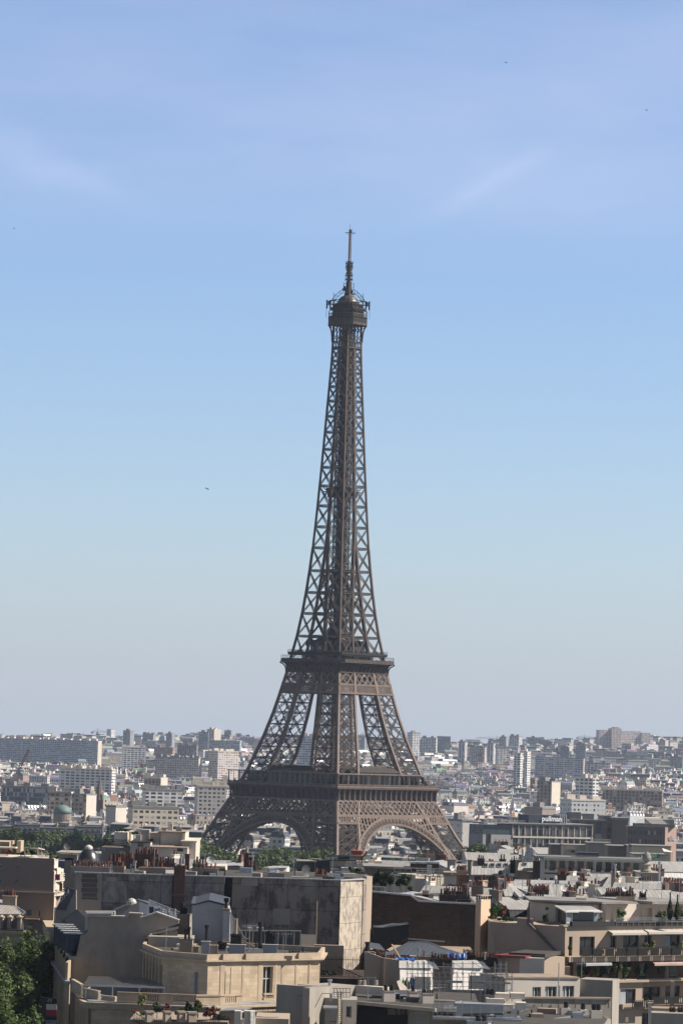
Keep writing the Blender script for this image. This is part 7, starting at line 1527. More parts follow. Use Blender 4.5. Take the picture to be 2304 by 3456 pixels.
 mb = MB(); bx(mb, 1785, 2034, 3036, 3043, 465.5, 12); bx(mb, 2030, 2150, 3044, 3051, 464.5, 12, 468); bx(mb, 2200, XE, 3043, 3052, 469, 12, 475); mb.build('roof_slab', m_flat, root)
 mb = MB();
 for x in (2033, 2146, 2208): bx(mb, x, x+10, 3050, 3122, 463.6+(x-2033)*.03, .5)
 mb.build('column', m_whiteR, root)
 v = MB(); bx(v, 1893, 1910, 3072, 3122, 462, 3.5, 459); vo = v.build('veranda_side', m_glass, root)
 zt3, zb3 = Z(1908, 3075, 458.5), z0; g = MB(); p, q = V3(X(1910, 458.6, zt3), 458.6, 0), V3(X(2022, 462, zt3), 462, 0)
 g.face([tuple(p+V3(0, 0, zb3)), tuple(q+V3(0, 0, zb3)), tuple(q+V3(0, 0, zt3)), tuple(p+V3(0, 0, zt3))]); g.build('veranda_glazing', mat('veranda_glass', (.22, .30, .36), rough=.15, var=.35, scale=1.2, spec=.8), root)
 f = MB()
 for k in range(7): s = p+(q-p)*k/6; f.bar(s+V3(0, -.05, zb3), s+V3(0, -.05, zt3), .12)
 f.bar(p+V3(0, -.05, zt3), q+V3(0, -.05, zt3), .22); f.bar(p+V3(0, -.05, zb3+.3), q+V3(0, -.05, zb3+.3), .12); f.build('veranda_frame', m_frame, root, uv=False)
 g = MB(); g.face([h(1905, 3076, 458.2), h(2030, 3076, 461.5), h(1990, 3056, 466), h(1868, 3054, 466)]); g.build('veranda_roof', m_zincw, root)
 f = MB(); f.bar(h(1872, 3058, 464), h(1908, 3077, 458.2), .18); f.bar(h(1905, 3077, 458.1), h(2030, 3077, 461.4), .18); f.build('veranda_gutter', m_frame, root, uv=False)
 mb = MB(); p, q = V3(*T(2045, 0, -.3)), V3(*T(XE, 0, -.3))
 for zz in (z0+.55, z0+.8, z0+1.05): mb.bar(p+V3(0, 0, zz), q+V3(0, 0, zz), .05)
 for k in range(20): s = p+(q-p)*k/19; mb.bar(s+V3(0, 0, z0), s+V3(0, 0, z0+1.05), .06)
 mb.build('terrace_railing', m_steel, root, uv=False)
 mb = MB(); p, q = V3(*T(1800, 0, -.8)), V3(*T(XE, 0, -.8)); mb.bar(V3(*T(1895, 0, -.7))+V3(0, 0, z0+.32), q+V3(0, 0, z0+.32), .6, .5, (0.4, -.9, 0)); mb.build('planter_trough', m_iron, root)
 for x0, x1, yt, yb, d, n, m in ((1945, 1975, 3032, 3044, 470, 0, m_stack), (2080, 2140, 3026, 3046, 472, 6, m_stack), (2155, 2180, 3030, 3046, 474, 4, m_conc)): istack(root, x0, x1, yt, yb, d, m, n, 'dark')
 return T, z0, zs1, zs2
T_, Z0_, Z1_, Z2_ = apartments()
def awning(x0, x1, zt, e, label, drop=.5, m=None):
 a, b = T_(x0, zt, .05), T_(x1, zt, .05); c, q = T_(x1, zt-drop, e), T_(x0, zt-drop, e); root = thing('awning', label, 'awning', (q[0], q[1], zt-drop-.2), 0, 'cloth awnings over the balconies')
 mb = MB(); mb.hexa([q, c, b, a, *[(p[0], p[1], p[2]+.05) for p in (q, c, b, a)]]); mb.build('canopy', m or m_awn, root); mb = MB(); mb.bar(V3(*q)+V3(0, 0, -.1), V3(*c)+V3(0, 0, -.1), .26, .03, (.4, -.9, 0)); mb.build('valance', m or m_awn, root)
awning(2049, 2166, Z(2049, 3143, 458), 1.3, 'left white awning over the upper balcony', .25); awning(2171, 2330, Z(2171, 3141, 461), 1.3, 'right white awning over the upper balcony', .25)
awning(1952, 2040, Z(1952, 3243, 455), 1.9, 'small grey white awning over the planted lower balcony', .35, mat('awning_grey', (.45, .45, .44))); awning(2182, 2330, Z(2182, 3240, 461), 2.0, 'pinkish awning over the lower balcony at the right edge', .5, mat('awning_pink', (.50, .38, .33)))
for k, (x, y0, y1, w, e, kd, n) in enumerate(((1955, 3250, 3306, 26, 1.0, 'g', 500), (1978, 3252, 3308, 30, .9, 'r', 500), (2012, 3258, 3308, 34, 1.0, 'y', 600), (2045, 3240, 3312, 40, 1.0, 'd', 800), (2075, 3222, 3312, 44, .9, 'o', 900), (2108, 3246, 3314, 40, 1.0, 'g', 700), (2122, 3242, 3276, 16, 1.2, 'r', 200), (2152, 3262, 3304, 26, .8, 'd', 400), (2178, 3250, 3302, 18, .6, 'd', 350), (2232, 3250, 3300, 26, .8, 'g', 400),
 (2098, 3194, 3226, 30, .9, 'o', 350), (2142, 3192, 3226, 26, .9, 'd', 300), (2176, 3180, 3226, 28, .9, 'o', 380), (2200, 3174, 3218, 22, .9, 'y', 320), (2262, 3190, 3224, 34, .9, 'o', 380), (2296, 3178, 3222, 26, .9, 'g', 320), (2030, 3204, 3226, 22, .8, 'd', 220), (2008, 3200, 3226, 16, .8, 'd', 160), (1921, 3186, 3216, 14, .9, 'g', 160), (2182, 3362, 3384, 22, .5, 'd', 200),
 (1842, 3082, 3122, 34, -3, 'd', 360), (2096, 3068, 3112, 44, -2.2, 'g', 650), (2090, 3092, 3116, 34, -1.5, 'y', 320), (2232, 3070, 3112, 52, -1.6, 'o', 800), (2282, 3062, 3114, 56, -1.6, 'o', 900), (2022, 3094, 3120, 24, -1.4, 'o', 240), (2160, 3106, 3122, 60, -1.2, 'd', 500))):
 px = x; d = 455+(px-1905)*.03-e*.92
 shrub(px, y0, y1, w, d, ('green climbing bush at the left end of the lower balcony', 'dark red shrub on the lower balcony under the small awning', 'bright yellow green bush on the lower balcony', 'dense dark bush in the middle of the planted lower balcony', 'tall thin olive and brown shrub, highest on the lower balcony', 'full green bush at the corner of the lower balcony', 'cluster of pink flowers above the corner bush', 'dark ivy on the trellis right of the corner bush', 'thin dark climber on the lower balcony pier', 'green plant under the pinkish awning',
  'olive plant left of the wide upper balcony door', 'dark round plant before the wide upper balcony door', 'feathery plant with twigs between the upper balcony windows', 'palm like yellow green plant on the upper balcony', 'low olive plant before the last upper balcony door', 'bright green plant at the right edge of the upper balcony', 'small dark plant left of the hanging awning shadow', 'tiny dark plant near the white chair on the upper balcony', 'little plant with red pot at the left end of the upper balcony', 'small plant on the bottom right balcony railing',
  'thin leafy plant before the white penthouse wall', 'round green shrub between white penthouse columns', 'yellow green low bush below the round terrace shrub', 'olive hedge bush left part on the top terrace', 'large olive hedge bush at the right edge of the top terrace', 'small plant at the right corner of the glass veranda', 'low dark trailing plants along the terrace railing')[k], kd, 'balcony_plant', int(n*1.5), .12)
def cypress():
 for k, (px, y0, y1) in enumerate(((2258, 3012, 3104), (2283, 3020, 3104))):
  d = 464; zt, z0 = Z(px, y0, d), Z(px, y1, d); x = X(px-105, d, z0) if False else X(px-90+0, d, z0)
  x = X(px-(0 if False else 0), d, z0); root = thing('cypress', ('taller' if k == 0 else 'shorter')+' slim dark cypress of the pair on the right terrace', 'tree', (x, d, z0)); mb = MB(); r = random.Random(k); hh = zt-z0
  for i in range(1100):
   t = r.random(); rad = .42*math.sin(min(1, t*1.25+.08)*math.pi)**.6*(1-.5*t); a = r.uniform(0, 6.28); q = rad*r.random()**.4; p = Vector((q*math.cos(a), q*math.sin(a), t*hh)); u = Vector((r.gauss(0, 1), r.gauss(0, 1), r.gauss(1, 1))).normalized()*.12; w = u.orthogonal().normalized()*.06
   mb.face([p-u, p-w, p+u, p+w])
  mb.build('foliage', leafmat('leaf_d', *SHM['d'], 1.2), root, local=True, uv=False)
  mb = MB(); mb.cyl((0, 0, 0), (0, 0, hh*.5), .06, .03, 5); mb.build('trunk', mat('bark', ()), root, local=True, uv=False)
cypress()
for k, (x, y0, y1, w, kd) in enumerate(((1675, 3040, 3108, 52, 'g'), (1697, 3052, 3108, 34, 'r'), (1668, 3076, 3112, 40, 'y'), (1705, 3086, 3116, 60, 'd'))):
 shrub(x, y0, y1, w, 464, ('tall green bush beside the beige chimney pillar', 'reddish maple like shrub right of the beige pillar', 'yellowish low bush at the foot of the beige pillar', 'dark low hedge along the wall top right of the beige pillar')[k], kd, 'terrace_shrub', 700, .13)
# === 6 dark brick wall, beige pillar, navy roofs
def brick_block():
 root = root_at('brick_walled_block', 'block with a huge sooty brown brick party wall', 'building', 1430, 500)
 mb = MB(); iw(mb, [(1246, 3300), (1246, 3008), (1384, 3021), (1394, 3032), (1412, 3041), (1612, 3051), (1612, 3300)], 500, 1.0); mb.build('brick_wall', m_brickd, root)
 h = lambda x, y, d=499.8: V3(*P(x, y, d)); mb = MB()
 for p, q in (((1246, 3008), (1384, 3021)), ((1384, 3021), (1412, 3041)), ((1412, 3041), (1612, 3051))): mb.bar(h(*p), h(*q), .2, 1.4, (0, 1, 0))
 mb.build('coping', m_steel, root, uv=False)
 z = Z(1400, 3050, 500); mb = MB(); mb.box(X(1246, 501, z), X(1612, 501, z), 501, 540, 30, z); mb.build('body', m_bitum, root)
 mb = MB(); mb.face([h(1336, 3017, 505), h(1392, 3021, 502), h(1470, 3018, 505), h(1390, 3008, 520)]); mb.face([h(1388, 3022, 501.5), h(1420, 3045, 501.5), h(1482, 3044, 501.5), h(1478, 3026, 506)]); mb.build('zinc_flat', m_zincw, root)
 for x0, x1, yt, yb, d, n, m in ((1400, 1462, 3016, 3032, 503, 0, m_stack), (1425, 1446, 3005, 3018, 503, 0, m_conc), (1482, 1538, 3020, 3046, 502, 5, m_brickd), (1540, 1588, 3036, 3050, 502, 5, m_brickd), (1500, 1560, 3008, 3022, 512, 6, m_brickd), (1550, 1582, 2996, 3020, 520, 7, m_brick), (1590, 1630, 2990, 3012, 524, 6, m_stack)): istack(root, x0, x1, yt, yb, d, m, n, 'dark' if yt > 3015 else 'red', dep=.8)
 mb = MB(); c = P(1437, 3006, 503.4); mb.cyl(c, (c[0], c[1], c[2]+1.1), .13, n=8); mb.lathe((c[0], c[1], c[2]+.9), [(.12, 0), (.22, .15), (.22, .5), (.1, .65)], 10); mb.build('cowl', m_steel, root, uv=False)
 rail(root, 1252, 500.4, 1300, 500.4, 2992, 3009, m_whiteR, 'roof_railing', 3, .06)
brick_block()
def pillar():
 root = root_at('chimney_pillar', 'tall beige rendered chimney pillar with dark slots under its cap', 'chimney', 1630, 470, 40); z = Z(1623, 3022, 468)
 f = lambda px, d: (X(px, d, z), d); mb = MB(); mb.prism([f(1605, 469.5), f(1623, 468), f(1655, 470.2), f(1640, 472)], 40, z-.5); mb.build('shaft', mat('warm_beige_render', (.62, .47, .34), rough=.9, var=.1, scale=.4, streak=.6), root)
 mb = MB(); mb.prism([f(1604, 469.4), f(1623, 467.8), f(1657, 470.1), f(1641, 472.2)], z-.12, z); mb.build('cap', m_stack, root)
 mb = MB()
 for k in range(7): x = 1606+k*8; d = 469.3-k*.3 if k < 3 else 468+(k-2)*.5; p = P(x, 3024, d); mb.box(p[0], p[0]+.2, d+.1, d+.4, z-.5, z-.1)
 mb.build('vent_slot', m_black, root, uv=False)
pillar()
def navy_roofs():
 root = root_at('navy_zinc_house', 'shaded house with a dark boxy rooftop storey and blue hipped zinc roof', 'house', 1380, 485); h = lambda x, y, d: V3(*P(x, y, d))
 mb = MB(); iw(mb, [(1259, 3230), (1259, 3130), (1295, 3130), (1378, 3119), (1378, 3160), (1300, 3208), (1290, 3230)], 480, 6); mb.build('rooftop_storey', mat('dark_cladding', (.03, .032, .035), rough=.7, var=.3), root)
 mb = MB(); mb.face([h(1257, 3129, 479.8), h(1296, 3131, 479.8), h(1378, 3119, 479.8), h(1325, 3115, 488)]); mb.face([h(1245, 3200, 476), h(1300, 3208, 476), h(1258, 3160, 484), h(1245, 3150, 484)]); mb.build('flat_top', m_zincb, root)
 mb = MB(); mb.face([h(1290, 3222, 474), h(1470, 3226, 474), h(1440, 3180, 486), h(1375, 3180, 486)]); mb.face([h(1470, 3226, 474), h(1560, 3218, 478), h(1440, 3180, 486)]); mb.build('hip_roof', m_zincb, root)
 mb = MB(); mb.bar(h(1375, 3179, 486), h(1440, 3179, 486), .18); mb.bar(h(1440, 3179, 486), h(1515, 3208, 480), .16); mb.bar(h(1376, 3168, 490), h(1500, 3178, 490), .16); mb.build('ridge', m_steel, root, uv=False)
 mb = MB(); bx(mb, 1250, 1610, 3222, 3300, 474, 26, zb=30); mb.build('body', m_stack, root)
 mb = MB(); bx(mb, 1382, 1404, 3226, 3240, 473, 2); mb.build('cream_hatch', m_cream, root)
navy_roofs()
def shed_right():
 root = root_at('low_court_house', 'low white walled annex with a red edged dark roof beside the beige side wall', 'house', 1770, 450, 40)
 mb = MB(); bx(mb, 1752, 1835, 3232, 3300, 446, 8); mb.build('white_wall', m_whiteR, root); mb = MB(); bx(mb, 1700, 1756, 3228, 3300, 448, 8, 446); mb.build('shaded_wall', m_beige, root)
 mb = MB(); bx(mb, 1664, 1772, 3222, 3229, 447, 9, 445.4); mb.build('red_edge', mat('dull_red_paint', (.22, .05, .05), rough=.7), root)
 mb = MB(); bx(mb, 1716, 1838, 3214, 3226, 448.4, 8, 447); mb.build('dark_roof', m_bitum, root)
shed_right()
# === 7 white wall building in the middle and its parapet
def white_mid():
 root = root_at('white_rendered_wing', 'white rendered wing with three tall curtained windows and flat roof', 'building', 1850, 425)
 wallh(root, 1700, 422.5, 1952, 426.5, 3302, 3376, [(1795, 1824, 3331, 3372), (1838, 1877, 3329, 3372), (1896, 1936, 3327, 3370)], m_whiteR, zb=38, bars=2, curtain=1.0, th=.3)
 mb = MB(); bx(mb, 1700, 1953, 3301, 3400, 423, 5, 427, zb=30); mb.build('body', m_whiteR, root)
 mb = MB(); bx(mb, 1698, 1955, 3297, 3302, 422.3, 6, 426.3); mb.build('roof_edge', m_stack, root)
 mb = MB(); bx(mb, 1953, 2066, 3304, 3376, 427.1, 4, 426, zb=30); mb.build('right_wall', m_conc, root)
 mb = MB(); bx(mb, 1765, 2062, 3368, 3400, 416, .5, 419, zb=40); mb.build('parapet', m_conc, root)
 mb = MB(); bx(mb, 1762, 2064, 3364, 3370, 415.8, .9, 418.8); mb.build('parapet_coping', m_stack, root)
 for k in range(5): mb = MB(); x = 1828+k*56; d = 415.7+(x-1765)*.01; p = V3(*P(x, 3370, d)); mb.bar(p, p+V3(0, 0, -1.1), .12); mb.build('pilaster_strip', m_stack, root)
 mb = MB(); c = P(1882, 3370, 420); mb.cyl(c, (c[0], c[1], Z(1882, 3250, 420)), .06, n=6); c = P(1884, 3370, 421); mb.cyl((c[0]+.05, c[1], c[2]), (c[0]+.05, c[1], Z(1884, 3326, 421)), .12, n=7); mb.build('thin_pipe', m_steel, root, uv=False)
 mb = MB(); iw(mb, [(1778, 3370), (1778, 3336), (1805, 3336), (1826, 3352), (1826, 3370)], 424.5, .06); mb.build('side_screen', m_conc, root)
white_mid()
# === 8 bottom middle roofs
def bitumen_roof():
 root = root_at('flat_bitumen_building', 'building with a wide dark felt roof and pale edge at the bottom centre', 'building', 1400, 395); h = lambda x, y, d: V3(*P(x, y, d)); zr = Z(1300, 3385, 389)
 G = lambda x, y: FPp(x, y, zr)
 poly = [G(1198, 3380), G(1380, 3397), G(1470, 3405), G(1620, 3398), G(1600, 3352), G(1330, 3340), G(1240, 3340), G(1198, 3352)]
 mb = MB(); mb.prism(poly, zr-.3, zr); mb.build('felt_roof', m_bitum, root)
 mb = MB(); p, q = V3(*poly[0], 0), V3(*poly[1], 0); mb.bar(p+V3(0, -.1, zr-.12), q+V3(0, -.1, zr-.12), .36, .3, (0, 1, 0)); q2 = V3(*poly[2], 0); mb.bar(q+V3(0, -.1, zr-.12), q2+V3(0, -.1, zr-.12), .36, .3, (0, 1, 0)); mb.build('roof_edge', m_conc, root)
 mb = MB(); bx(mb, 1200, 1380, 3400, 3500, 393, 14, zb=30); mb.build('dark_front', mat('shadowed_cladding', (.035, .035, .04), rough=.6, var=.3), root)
 mb = MB()
 for x0, x1 in ((1308, 1335), (1338, 1352), (1355, 1365), (1370, 1379)): bx(mb, x0, x1, 3403, 3424, 392.8, .1)
 mb.build('clerestory_window', mat('reflecting_glass', (.28, .25, .21), rough=.2, var=.6, scale=2), root)
 wallh(root, 1380, 387, 1500, 387, 3398, 3500, [(1391, 1445, 3417, 3480)], m_conc, zb=32, bars=7, sash=.5, th=.3, wname='wire_glass_window', glass=mat('wire_glass', (.28, .28, .27), rough=.4))
 mb = MB(); bx(mb, 1380, 1500, 3399, 3500, 387.5, 10, zb=30); mb.build('body', m_conc, root)
 for x0, x1, yt, yb, d, vents in ((1290, 1333, 3347, 3380, 391, 2), (1376, 1410, 3350, 3380, 393, 1), (1421, 1463, 3356, 3388, 390, 0)):
  b = MB(); zt = Z(x0, yt, d); a, e = X(x0, d, zt), X(x1, d, zt); w = e-a; b.rbox((a+e)/2, d+.5, R_(14), w*.93, .9, Z(x0, yb, d)-.3, zt); o = b.build('chimney_box', m_whiteR, root)
  b = MB(); b.rbox((a+e)/2, d+.5, R_(14), w*.98, 1.0, zt, zt+.1); b.build('cap_slab', m_stack, o)
  for k in range(vents):
   b = MB(); x = a+w*(k+.5)/max(1, vents)
   for j in range(4): b.cyl((x, d+.5, zt+.12+j*.16), (x, d+.5, zt+.22+j*.16), .24, n=10)
   b.cyl((x, d+.5, zt+.1), (x, d+.5, zt+.75), .17, n=8); b.build('ringed_vent', m_iron, o, uv=False)
  if not vents:
   for k in range(5): b = MB(); x = a+w*(k+.5)/5; b.cyl((x, d+.5, zt+.1), (x, d+.5, zt+.5), .09, n=7); b.build('vent_pipe', m_iron, o, uv=False)
 b = MB(); bx(b, 1196, 1292, 3325, 3352, 398, 1.2, 396); o = b.build('chimney_box', m_whiteR, root)
 for x in (1214, 1228, 1268):
  b = MB(); c = P(x, 3325, 398.3)
  for j in range(4): b.cyl((c[0], c[1], c[2]+j*.14), (c[0], c[1], c[2]+.09+j*.14), .22, n=10)
  b.cyl(c, (c[0], c[1], c[2]+.55), .16, n=8); b.build('ringed_vent', m_conc, o, uv=False)
bitumen_roof()
def stair_block():
 root = root_at('concrete_stair_block', 'pale concrete stair tower with black steel ladder at the bottom', 'building', 1110, 392)
 mb = MB(); bx(mb, 1045, 1098, 3335, 3500, 386, .8, 389, zb=32); bx(mb, 1098, 1112, 3333, 3500, 389.2, 6, 390, zb=32); mb.build('fin_wall', m_conc, root)
 mb = MB(); bx(mb, 1100, 1200, 3330, 3368, 394, 4, 398); bx(mb, 1140, 1205, 3370, 3500, 388, 5, 392, zb=32); mb.build('body', m_conc, root)
 wallh(root, 1148, 387, 1196, 387.3, 3374, 3500, [(1168, 1186, 3396, 3434)], m_conc, zb=32, bars=0, th=.4)
 mb = MB(); bx(mb, 1098, 1135, 3406, 3500, 383, 3, zb=32); mb.build('front_box', m_conc, root); mb = MB(); bx(mb, 1090, 1138, 3400, 3406, 382.8, 3.4); mb.build('box_cap', m_steel, root)
 f = lambda x, y, d=385: V3(*P(x, y, d)); mb = MB()
 for x in (1127, 1137, 1148, 1158, 1168, 1180): mb.bar(f(x, 3336, 386), f(x, 3365, 386), .05)
 for y in (3336, 3350, 3365): mb.bar(f(1122, y, 386), f(1182, y, 386), .05)
 for x in (1140, 1151): mb.bar(f(x, 3345), f(x, 3456), .07)
 for k in range(16): mb.bar(f(1140, 3350+k*7), f(1151, 3350+k*7), .05)
 mb.build('cage_ladder', m_iron, root, uv=False)
 mb = MB(); mb.bar(f(1062, 3400, 384.5), f(1087, 3352, 384.5), .06); mb.bar(f(1087, 3352, 384.5), f(1122, 3354, 384.5), .06); mb.bar(f(1112, 3448, 382.4), f(1135, 3448, 382.4), .06); mb.build('handrail', m_iron, root, uv=False)
 mb = MB()
 for x0, y0 in ((1112, 3355), (1118, 3420)): bx(mb, x0, x0+9, y0, y0+24, 384, .5)
 mb.build('duct', m_steel, root)
 c = MB(); q = P(1112, 3330, 396); c.cyl(q, (q[0], q[1], q[2]+.7), .17, n=8); c.cyl((q[0], q[1], q[2]+.6), (q[0], q[1], q[2]+.8), .26, n=8); c.build('vent_cowl', m_steel, root, uv=False)
stair_block()
def round_roof():
 root = root_at('curved_roof_building', 'building with dark felt roof and a pale rounded end at the bottom right', 'building', 1850, 392); zr = Z(1850, 3425, 392); G = lambda x, y: FPp(x, y, zr)
 poly = [G(1640, 3470), G(1800, 3456), G(2000, 3470), G(2050, 3452), G(2060, 3436), G(2040, 3426), G(1990, 3420), G(1900, 3402), G(1770, 3392), G(1660, 3396)]
 mb = MB(); mb.prism(poly, zr-.9, zr-.15); mb.build('pale_rim', m_conc, root); c = np.mean(np.array(poly), 0); mb = MB(); mb.prism([tuple(c+(np.array(p)-c)*.93) for p in poly], zr-.2, zr-.02); mb.build('felt_roof', m_bitum, root)
 mb = MB(); h = lambda x, y, d: V3(*P(x, y, d)); mb.bar(h(1800, 3452, 385), h(1985, 3421, 391), .3, .2); mb.bar(h(1780, 3405, 396), h(1640, 3450, 388), .1); mb.build('roof_kerb', m_steel, root, uv=False)
 for x0, x1, yt, yb, d, vx in ((1889, 1923, 3402, 3430, 393, (1910,)), (1953, 1981, 3408, 3428, 393, (1967,)), (1990, 2031, 3410, 3450, 389, (2004, 2019))):
  b = MB(); zt = Z(x0, yt, d); a, e = X(x0, d, zt), X(x1, d, zt); w = e-a; b.rbox((a+e)/2, d+.5, R_(10), w*.93, .9, Z(x0, yb, d)-.4, zt); o = b.build('chimney_box', m_whiteR, root)
  for v in vx:
   b = MB(); x = X(v, d, zt)
   for j in range(5): b.cyl((x, d+.5, zt+.05+j*.13), (x, d+.5, zt+.13+j*.13), .28, n=10)
   b.cyl((x, d+.5, zt), (x, d+.5, zt+.65), .2, n=8); b.build('ringed_vent', m_iron, o, uv=False)
round_roof()
def corner_house():
 root = root_at('corner_roof_house', 'grey concrete wall with tall white post and rusty cowls at the bottom right corner', 'building', 2250, 395, 40)
 mb = MB(); bx(mb, 2198, 2330, 3418, 3500, 388, 3, zb=36); mb.build('wall', m_conc, root); mb = MB(); bx(mb, 2200, 2330, 3402, 3419, 391, 3); mb.build('rear_parapet', m_stack, root)
 mb = MB(); bx(mb, 2187, 2197, 3388, 3500, 386, .3, zb=36); mb.build('white_post', m_whiteR, root); mb = MB(); bx(mb, 2184, 2200, 3384, 3389, 385.9, .5); mb.build('post_cap', m_whiteR, root)
 for x in (2262, 2272, 2290, 2300): b = MB(); c = P(x, 3418, 390); b.cyl(c, (c[0], c[1], c[2]+.45), .17, n=8); b.lathe((c[0], c[1], c[2]+.4), [(.22, 0), (.2, .15), (.03, .25)], 8); b.build('cowl', m_potd, root, uv=False)
corner_house()
def hvac():
 root = root_at('ventilation_unit', 'large grey air handling unit on a railed steel platform', 'ventilation unit', 1600, 385, 45); f = lambda x, y, d=382: V3(*P(x, y, d))
 mb = MB(); bx(mb, 1535, 1697, 3386, 3420, 383, 3); mb.build('casing', mat('grey_metal_casing', (.30, .31, .32), rough=.45, var=.15, spec=.5), root)
 mb = MB(); iw(mb, [(1535, 3420), (1700, 3420), (1690, 3448), (1678, 3448), (1668, 3422), (1560, 3422), (1552, 3436), (1535, 3436)], 383, 2.4); mb.build('hopper', mat('grey_metal_casing', ()), root)
 mb = MB(); bx(mb, 1460, 1760, 3432, 3440, 381, 5); bx(mb, 1575, 1700, 3446, 3500, 380, 3, zb=38); mb.build('platform', m_steel, root)
 mb = MB(); a, b = f(1496, 3406), f(1540, 3406); mb.cyl(tuple(a), tuple(b), .28, n=12); a, b = f(1500, 3398), f(1530, 3398); mb.cyl(tuple(a), tuple(b), .14, n=10); mb.build('supply_duct', m_steel, root, uv=False)
 mb = MB(); bx(mb, 1668, 1718, 3352, 3376, 386, 2); bx(mb, 1722, 1770, 3352, 3372, 386, 2); bx(mb, 1640, 1700, 3370, 3386, 385, 2); bx(mb, 1694, 1730, 3390, 3412, 384.5, 2); bx(mb, 1740, 1774, 3384, 3408, 384, 2); mb.build('upper_units', m_whiteR, root)
 mb = MB(); bx(mb, 1550, 1600, 3420, 3434, 384, .5); bx(mb, 1602, 1640, 3422, 3434, 384.4, .5); mb.build('cable_tray', m_zincw, root)
 for x in (1612, 1634, 1648, 1662):
  c = P(x, 3446 if x < 1640 else 3356, 380.5 if x < 1640 else 386); b = MB()
  for j in range(4): b.cyl((c[0], c[1], c[2]+j*.16), (c[0], c[1], c[2]+.1+j*.16), .3, n=10)
  b.cyl(c, (c[0], c[1], c[2]+.6), .2, n=8); b.build('ringed_vent', m_potd, root, uv=False)
 mb = MB(); d = 380.4
 for x in (1461, 1474, 1490, 1510, 1530, 1560, 1590, 1620, 1661, 1700, 1740, 1778): mb.bar(f(x, 3438, d), f(x, 3394 if x > 1560 else 3388-(x-1461)*.12, d), .07)
 mb.bar(f(1460, 3390, d), f(1570, 3373, d), .09); mb.bar(f(1460, 3412, d), f(1600, 3400, d), .05); mb.bar(f(1640, 3398, d), f(1780, 3390, d), .07); mb.bar(f(1640, 3416, d), f(1780, 3410, d), .05); mb.bar(f(1460, 3438, d), f(1782, 3436, d), .1)
 mb.build('platform_railing', m_steel, root, uv=False)
hvac()
# === 9 scaffolding zone
def dormer_house():
 root = root_at('renovated_house', 'house under repair with bright white brick dormer walls and pale zinc slopes', 'house', 1480, 445); f = lambda x, y, d: V3(*P(x, y, d))
 mb = MB(); iw(mb, [(1229, 3360), (1229, 3213), (1240, 3213), (1290, 3232), (1342, 3240), (1347, 3300), (1352, 3345), (1352, 3360)], 432, .6); mb.build('shaded_gable', m_beige, root)
 mb = MB(); bx(mb, 1286, 1294, 3232, 3330, 431.8, .3); mb.build('rib', m_stack, root)
 wb = mat('white_brick_sunlit', (.80, .77, .74), rough=.85, var=.1, scale=3)
 for x0, x1, y0, y1, d in ((1348, 1460, 3266, 3345, 436), (1527, 1629, 3266, 3345, 440), (1640, 1706, 3312, 3352, 430)):
  mb = MB(); bx(mb, x0, x1, y0, y1, d, .4, d+3.6); mb.build('white_brick_wall', m_wb2, root)
 for x0, x1, d in ((1348, 1458, 436), (1527, 1630, 440)):
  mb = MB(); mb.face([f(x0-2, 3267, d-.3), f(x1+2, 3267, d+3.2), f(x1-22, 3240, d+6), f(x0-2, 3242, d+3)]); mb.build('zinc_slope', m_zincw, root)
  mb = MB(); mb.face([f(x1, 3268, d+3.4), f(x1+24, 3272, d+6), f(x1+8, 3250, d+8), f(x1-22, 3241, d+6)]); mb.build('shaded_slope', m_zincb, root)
 mb = MB(); bx(mb, 1462, 1526, 3262, 3345, 446.5, 2); bx(mb, 1632, 1672, 3262, 3345, 449, 2); mb.build('party_wall', m_stack, root)
 mb = MB(); bx(mb, 1236, 1700, 3330, 3400, 444, 12, zb=30); mb.build('body', m_stack, root)
 for x0, x1, yt, yb, d, n, k in ((1266, 1300, 3225, 3240, 436, 5, 'red'), (1302, 1338, 3236, 3250, 437, 3, 'red'), (1410, 1450, 3228, 3250, 446, 1, 'red'), (1452, 1545, 3236, 3262, 447, 9, 'red'), (1560, 1604, 3222, 3244, 452, 7, 'red'), (1606, 1690, 3230, 3262, 450, 8, 'red'), (1240, 1262, 3212, 3226, 433, 0, 'red'), (1680, 1735, 3235, 3262, 448, 0, 'red')): istack(root, x0, x1, yt, yb, d, m_brickd if n > 4 else m_stack, n, k, hs=.85)
 mb = MB(); c = P(1239, 3213, 433.5); mb.cyl(c, (c[0], c[1], c[2]+1.1), .26, n=8); mb.cyl((c[0], c[1], c[2]+1.0), (c[0], c[1], c[2]+1.2), .32, n=8); mb.build('black_flue', m_black, root, uv=False)
 for x, y in ((1300, 3212), (1413, 3200), (1570, 3211), (1635, 3213)):
  mb = MB(); c = P(x, y+26, 446); mb.cyl(c, (c[0], c[1], Z(x, y, 446)), .1, n=7); mb.cyl((c[0], c[1], Z(x, y+4, 446)), (c[0], c[1], Z(x, y, 446)), .2, n=8); mb.build('cowl', m_steel, root, uv=False)
 mb = MB(); mb.face([f(1338, 3312, 429), f(1348, 3308, 430), f(1390, 3350, 429), f(1352, 3350, 427)]); mb.build('slate_fringe', m_conc, root)
m_wb2 = coursed('white_glazed_brick', (.82, .78, .74), (.74, .70, .66), bw=.36, bh=.14, mortar=.014, mcol=(.5, .46, .43), stain=.08, bump=.2)
dormer_house()
